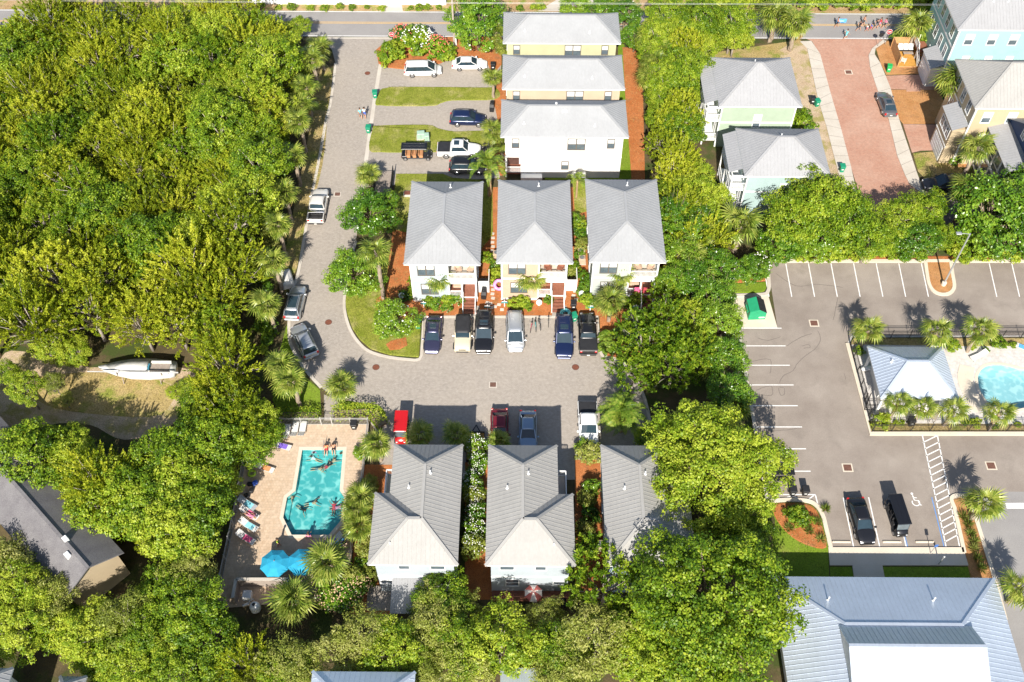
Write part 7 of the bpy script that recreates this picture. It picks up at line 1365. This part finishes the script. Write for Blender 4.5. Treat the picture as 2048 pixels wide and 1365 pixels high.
# ------------------------------------------------------------------ people
mat('skin', (.50, .26, .16), .6, .06); mat('hair', (.05, .03, .02), .7, .2); mat('hair_fair', (.35, .22, .10), .7, .2)
for n, c in dict(cloth_black=(.02, .02, .025), cloth_white=(.72, .72, .72), cloth_red=(.55, .04, .06), cloth_blue=(.05, .12, .5), cloth_pink=(.65, .22, .35), cloth_aqua=(.18, .55, .6), cloth_grey=(.2, .2, .22)).items(): mat(n, c, .85, .15, 6)
def body(pose):
    """one continuous skinned figure; pose gives joint positions, x forward, y left"""
    J = dict(pose); vs = []; es = []; rad = []; tags = []; ix = {}
    def a(n, p, r, tg, par=None):
        ix[n] = len(vs); vs.append(Vector(p)); rad.append(r); tags.append(tg)
        if par: es.append((ix[par], ix[n]))
    pel, che, nk, hd = (Vector(J[k]) for k in ('pelvis', 'chest', 'neck', 'head'))
    a('pelvis', pel, .125, 2); a('waist', pel.lerp(che, .45), .115, 1, 'pelvis'); a('chest', che, .14, 1, 'waist'); a('neck', nk, .055, 0, 'chest'); a('jaw', nk.lerp(hd, .6), .075, 0, 'neck'); a('head', hd, .10, 0, 'jaw'); a('crown', hd+(hd-nk).normalized()*.09, .07, 3, 'head')
    for s in 'lr':
        a('sh'+s, J['sh'+s], .062, 1, 'chest'); a('el'+s, J['el'+s], .043, 0, 'sh'+s); a('wr'+s, J['wr'+s], .03, 0, 'el'+s); w_ = Vector(J['wr'+s]); d = (w_-Vector(J['el'+s])).normalized(); a('pa'+s, w_+d*.08, .036, 0, 'wr'+s); sd = d.cross(Vector((0, 0, 1)));
        sd = sd.normalized() if sd.length > .1 else Vector((1, 0, 0))
        for k in range(4): a('f%d%s' % (k, s), w_+d*(.16-.012*abs(k-1.4))+sd*(-.033+.022*k)+Vector((0, 0, -.012)), .010, 0, 'pa'+s)
        a('th'+s, w_+d*.09+sd*.06, .011, 0, 'pa'+s)
        a('hi'+s, J['hi'+s], .095, 2, 'pelvis'); a('mt'+s, Vector(J['hi'+s]).lerp(Vector(J['kn'+s]), .5), .085, 2, 'hi'+s); a('kn'+s, J['kn'+s], .058, 0, 'mt'+s); a('ca'+s, Vector(J['kn'+s]).lerp(Vector(J['an'+s]), .35), .06, 0, 'kn'+s); a('an'+s, J['an'+s], .04, 0, 'ca'+s); a('to'+s, J['to'+s], .035, 0, 'an'+s)
    me = bpy.data.meshes.new('figure'); me.from_pydata(vs, es, []); o = bpy.data.objects.new('figure', me); COL.objects.link(o); m = o.modifiers.new('skin', 'SKIN'); m.use_smooth_shade = True
    for i, v in enumerate(me.skin_vertices[0].data): v.radius = (rad[i], rad[i]); v.use_root = i == 0
    o.modifiers.new('sub', 'SUBSURF').levels = 1; o.modifiers['sub'].render_levels = 1
    dg = bpy.context.evaluated_depsgraph_get(); dg.update(); out = bpy.data.meshes.new_from_object(o.evaluated_get(dg)); bpy.data.objects.remove(o); bpy.data.meshes.remove(me)
    arr = np.array([tuple(v) for v in vs]); tg = np.array(tags)
    for k in ('skin', 'cloth_blue', 'cloth_black', 'hair'): out.materials.append(MATS[k])
    for p in out.polygons:
        c = np.array(p.center); p.material_index = int(tg[np.argmin(((arr-c)**2).sum(1))]); p.use_smooth = True
    return out
def pose_stand(step=.22, arms=.12):
    return dict(pelvis=(0,0,.95), chest=(.02,0,1.28), neck=(.03,0,1.47), head=(.05,0,1.6), shl=(.02,.19,1.38), shr=(.02,-.19,1.38), ell=(-arms,.25,1.1), elr=(arms+.05,-.25,1.1), wrl=(-arms+.08,.26,.86), wrr=(arms+.2,-.24,.9), hil=(0,.1,.9), hir=(0,-.1,.9), knl=(step*.7,.1,.5), knr=(-step*.3,-.1,.5), anl=(step,.1,.08), anr=(-step-.1,-.1,.12), tol=(step+.17,.11,.04), tor=(-step+.05,-.11,.03))
def pose_sit(): return dict(pelvis=(0,0,.12), chest=(-.08,0,.45), neck=(-.06,0,.63), head=(-.02,0,.77), shl=(-.07,.19,.55), shr=(-.07,-.19,.55), ell=(-.12,.27,.3), elr=(-.12,-.27,.3), wrl=(-.1,.3,.06), wrr=(-.1,-.3,.06), hil=(.05,.1,.12), hir=(.05,-.1,.12), knl=(.42,.13,.22), knr=(.42,-.13,.22), anl=(.62,.13,-.1), anr=(.62,-.13,-.1), tol=(.75,.13,-.14), tor=(.75,-.13,-.14))
def pose_lie(): return dict(pelvis=(0,0,.12), chest=(-.33,0,.17), neck=(-.52,0,.24), head=(-.64,0,.3), shl=(-.42,.19,.18), shr=(-.42,-.19,.18), ell=(-.2,.3,.12), elr=(-.2,-.3,.12), wrl=(.03,.27,.1), wrr=(.03,-.27,.1), hil=(.06,.1,.11), hir=(.06,-.1,.11), knl=(.47,.13,.15), knr=(.47,-.11,.13), anl=(.88,.13,.06), anr=(.88,-.12,.06), tol=(.94,.14,.2), tor=(.94,-.14,.2))
def pose_swim(): return dict(pelvis=(-.3,0,-.12), chest=(.02,0,-.02), neck=(.16,0,.06), head=(.24,0,.16), shl=(.06,.19,0), shr=(.06,-.19,0), ell=(.25,.42,-.03), elr=(.28,-.38,-.03), wrl=(.5,.5,-.06), wrr=(.5,-.5,-.06), hil=(-.35,.1,-.14), hir=(-.35,-.1,-.14), knl=(-.72,.15,-.22), knr=(-.75,-.12,-.18), anl=(-1.1,.12,-.2), anr=(-1.12,-.12,-.26), tol=(-1.25,.12,-.22), tor=(-1.25,-.12,-.28))
POSE = {k: body(f) for k, f in dict(walk=pose_stand(), wide=pose_stand(.3, .2), stand=pose_stand(.05, .05), sit=pose_sit(), lie=pose_lie(), swim=pose_swim()).items()}
HEAD = dict(walk=(.05,0,1.6), wide=(.05,0,1.6), stand=(.05,0,1.6), sit=(-.02,0,.77), lie=(-.64,0,.3), swim=(.24,0,.16))
hb = MB(); hb.lathe([(.108, .0), (.122, .04), (.11, .1), (.07, .145), (.01, .155)], 12); HAIR = {m: hb.mesh('hair', m, True) for m in ('hair', 'hair_fair')}
def person(px, py, z, rz, pose, top, bottom, label, group, s=1.0, hair='hair'):
    p = P(px, py, z); t = thing('person', label, 'person', (p.x, p.y, z), rz, group); t.scale = (s, s, s); o = link('body', POSE[pose], t)
    for i, m in ((1, top), (2, bottom), (3, hair)): o.material_slots[i].link = 'OBJECT'; o.material_slots[i].material = MATS[m]
    h = link('hair', HAIR[hair], t, HEAD[pose])
    if pose == 'lie': h.rotation_euler = (0, -1.2, 0)
    return t
W1 = 'people walking on the main road'
person(1672,55,.014,0,'walk','skin','cloth_black','person in black shorts carrying a blue board under the arm',W1); person(1690,78,.014,.3,'wide','cloth_aqua','cloth_aqua','person in aqua swimwear with a dark bag at the brick street',W1,.95); person(1716,62,.014,0,'wide','cloth_black','cloth_black','person all in black leading the group on the road',W1); person(1725,52,.014,0,'walk','skin','cloth_black','bare-backed person in dark shorts on the centre line',W1)
person(1732,63,.014,0,'walk','cloth_white','cloth_red','child in white top and red shorts in the walking group',W1,.7); person(1740,62,.014,0,'wide','cloth_blue','cloth_red','child with blue shirt and red shorts in the walking group',W1,.75); person(1750,59,.014,.1,'wide','cloth_black','cloth_grey','person in dark shirt behind the two children',W1); person(1757,56,.014,0,'walk','cloth_red','cloth_pink','person in red top walking with the group',W1); person(1767,57,.014,0,'wide','cloth_pink','cloth_black','person in pink top carrying a folded chair at the end of the group',W1)
m = MB(); m.loft([[(x, -.04, .75), (x, .04, .75), (x, .04, 1.35), (x, -.04, 1.35)] for x in (-.7, .0, .7)]); p = P(1680,55); t = thing('foam_board', 'blue foam board carried on the road', 'board', (p.x, p.y+.1, .0)); m.build('board', 'towel_blue', t); m = MB(); m.box(-.3, .3, -.045, -.04, .98, 1.05); m.build('stripe', 'trim_white', t)
person(722,237,.012,1.9,'walk','cloth_aqua','cloth_grey','person in aqua shirt walking up the paver street','people on the paver street'); person(730,236,.012,1.6,'walk','cloth_white','cloth_blue','person with white top and blue bag on the paver street','people on the paver street')
SW = 'bathers in the swimming pool'; q5 = lambda x, y: (420+x/2.967, 800+y/2.967)
for x, y, rz, ps, top, bt, lb in ((617,310,-1.5,'swim','cloth_pink','cloth_pink','bather in pink on the pool steps'),(612,345,2.8,'swim','cloth_white','skin','pale bather just below the pool steps'),(656,408,0,'swim','skin','cloth_grey','dark-haired bather alone below the steps'),(705,382,.8,'swim','cloth_black','cloth_red','bather in black and red on the right of the pool'),(736,360,.8,'swim','skin','cloth_black','bather swimming towards the pool steps'),(783,315,-2,'swim','skin','cloth_blue','bather in the corner beside the steps'),
    (490,578,-.7,'swim','skin','cloth_pink','bather holding the side bench of the pool'),(558,655,-.6,'swim','cloth_black','cloth_black','bather in black in the wide part of the pool'),(620,610,.2,'swim','skin','cloth_aqua','bather floating in the middle of the pool'),(735,624,1.6,'swim','cloth_red','cloth_red','bather in red by the wide side of the pool'),(770,636,.1,'swim','cloth_pink','cloth_pink','bather in pink at the far side edge of the pool')): person(*q5(x, y), -.24, rz, ps, top, bt, lb, SW, .88)
SD = 'people on the pool deck'
person(*q5(692,292), .075, -1.6, 'sit', 'towel_orange', 'cloth_red', 'person in orange sitting on the pool edge', SD); person(*q5(735,288), .075, -1.5, 'sit', 'skin', 'cloth_black', 'tanned person sitting on the pool edge beside the rail', SD); person(*q5(588,815), .075, 1.6, 'sit', 'cloth_pink', 'cloth_blue', 'person sitting on the pool edge below the water', SD)
person(*q5(242,690), .43, 2.6, 'lie', 'cloth_pink', 'cloth_pink', 'person in pink lying on a lounger with a hat', SD, .95, 'hair_fair'); person(*q5(790,855), .43, .7, 'lie', 'cloth_blue', 'cloth_black', 'person in blue lying on a lounger by the fan palm', SD, .95)
person(*q5(412,870), .055, 0, 'stand', 'float_lime', 'cloth_grey', 'person in lime shirt in the shade of a blue umbrella', SD)
# swimming pool handrail and bags
p = S5(680, 290); t = thing('pool_rail', 'steel handrail at the swimming pool steps', 'handrail', (p[0], p[1], .06)); m = MB(); m.tube([(0, .4, 0), (0, .4, .85), (0, -.9, .55), (0, -.9, -.7)], .025, 6); m.build('rail', 'steel', t); m = MB(); m.lathe([(.07, 0), (.07, .02)], 10, (0, .4, .0)); m.build('flange', 'steel', t)
for i, (x, y, mm, lb) in enumerate(((240,508,'bin_black','black beach bag by the west railing'),(270,500,'cloth_blue','blue beach bag by the west railing'),(250,545,'bin_black','large dark beach bag under the tree'),(222,578,'bin_black','round dark bag under the tree by the pool'))):
    p = S5(x, y); t = thing('beach_bag', lb, 'bag', (p[0], p[1], .055), i*.7, 'beach bags'); m = MB(); m.rbox(-.28, .28, -.2, .2, 0, .4, .08); m.build('bag', mm, t); m = MB(); m.tube([(-.15, 0, .38), (-.08, 0, .58), (.08, 0, .58), (.15, 0, .38)], .015, 5); m.build('handle', mm, t)
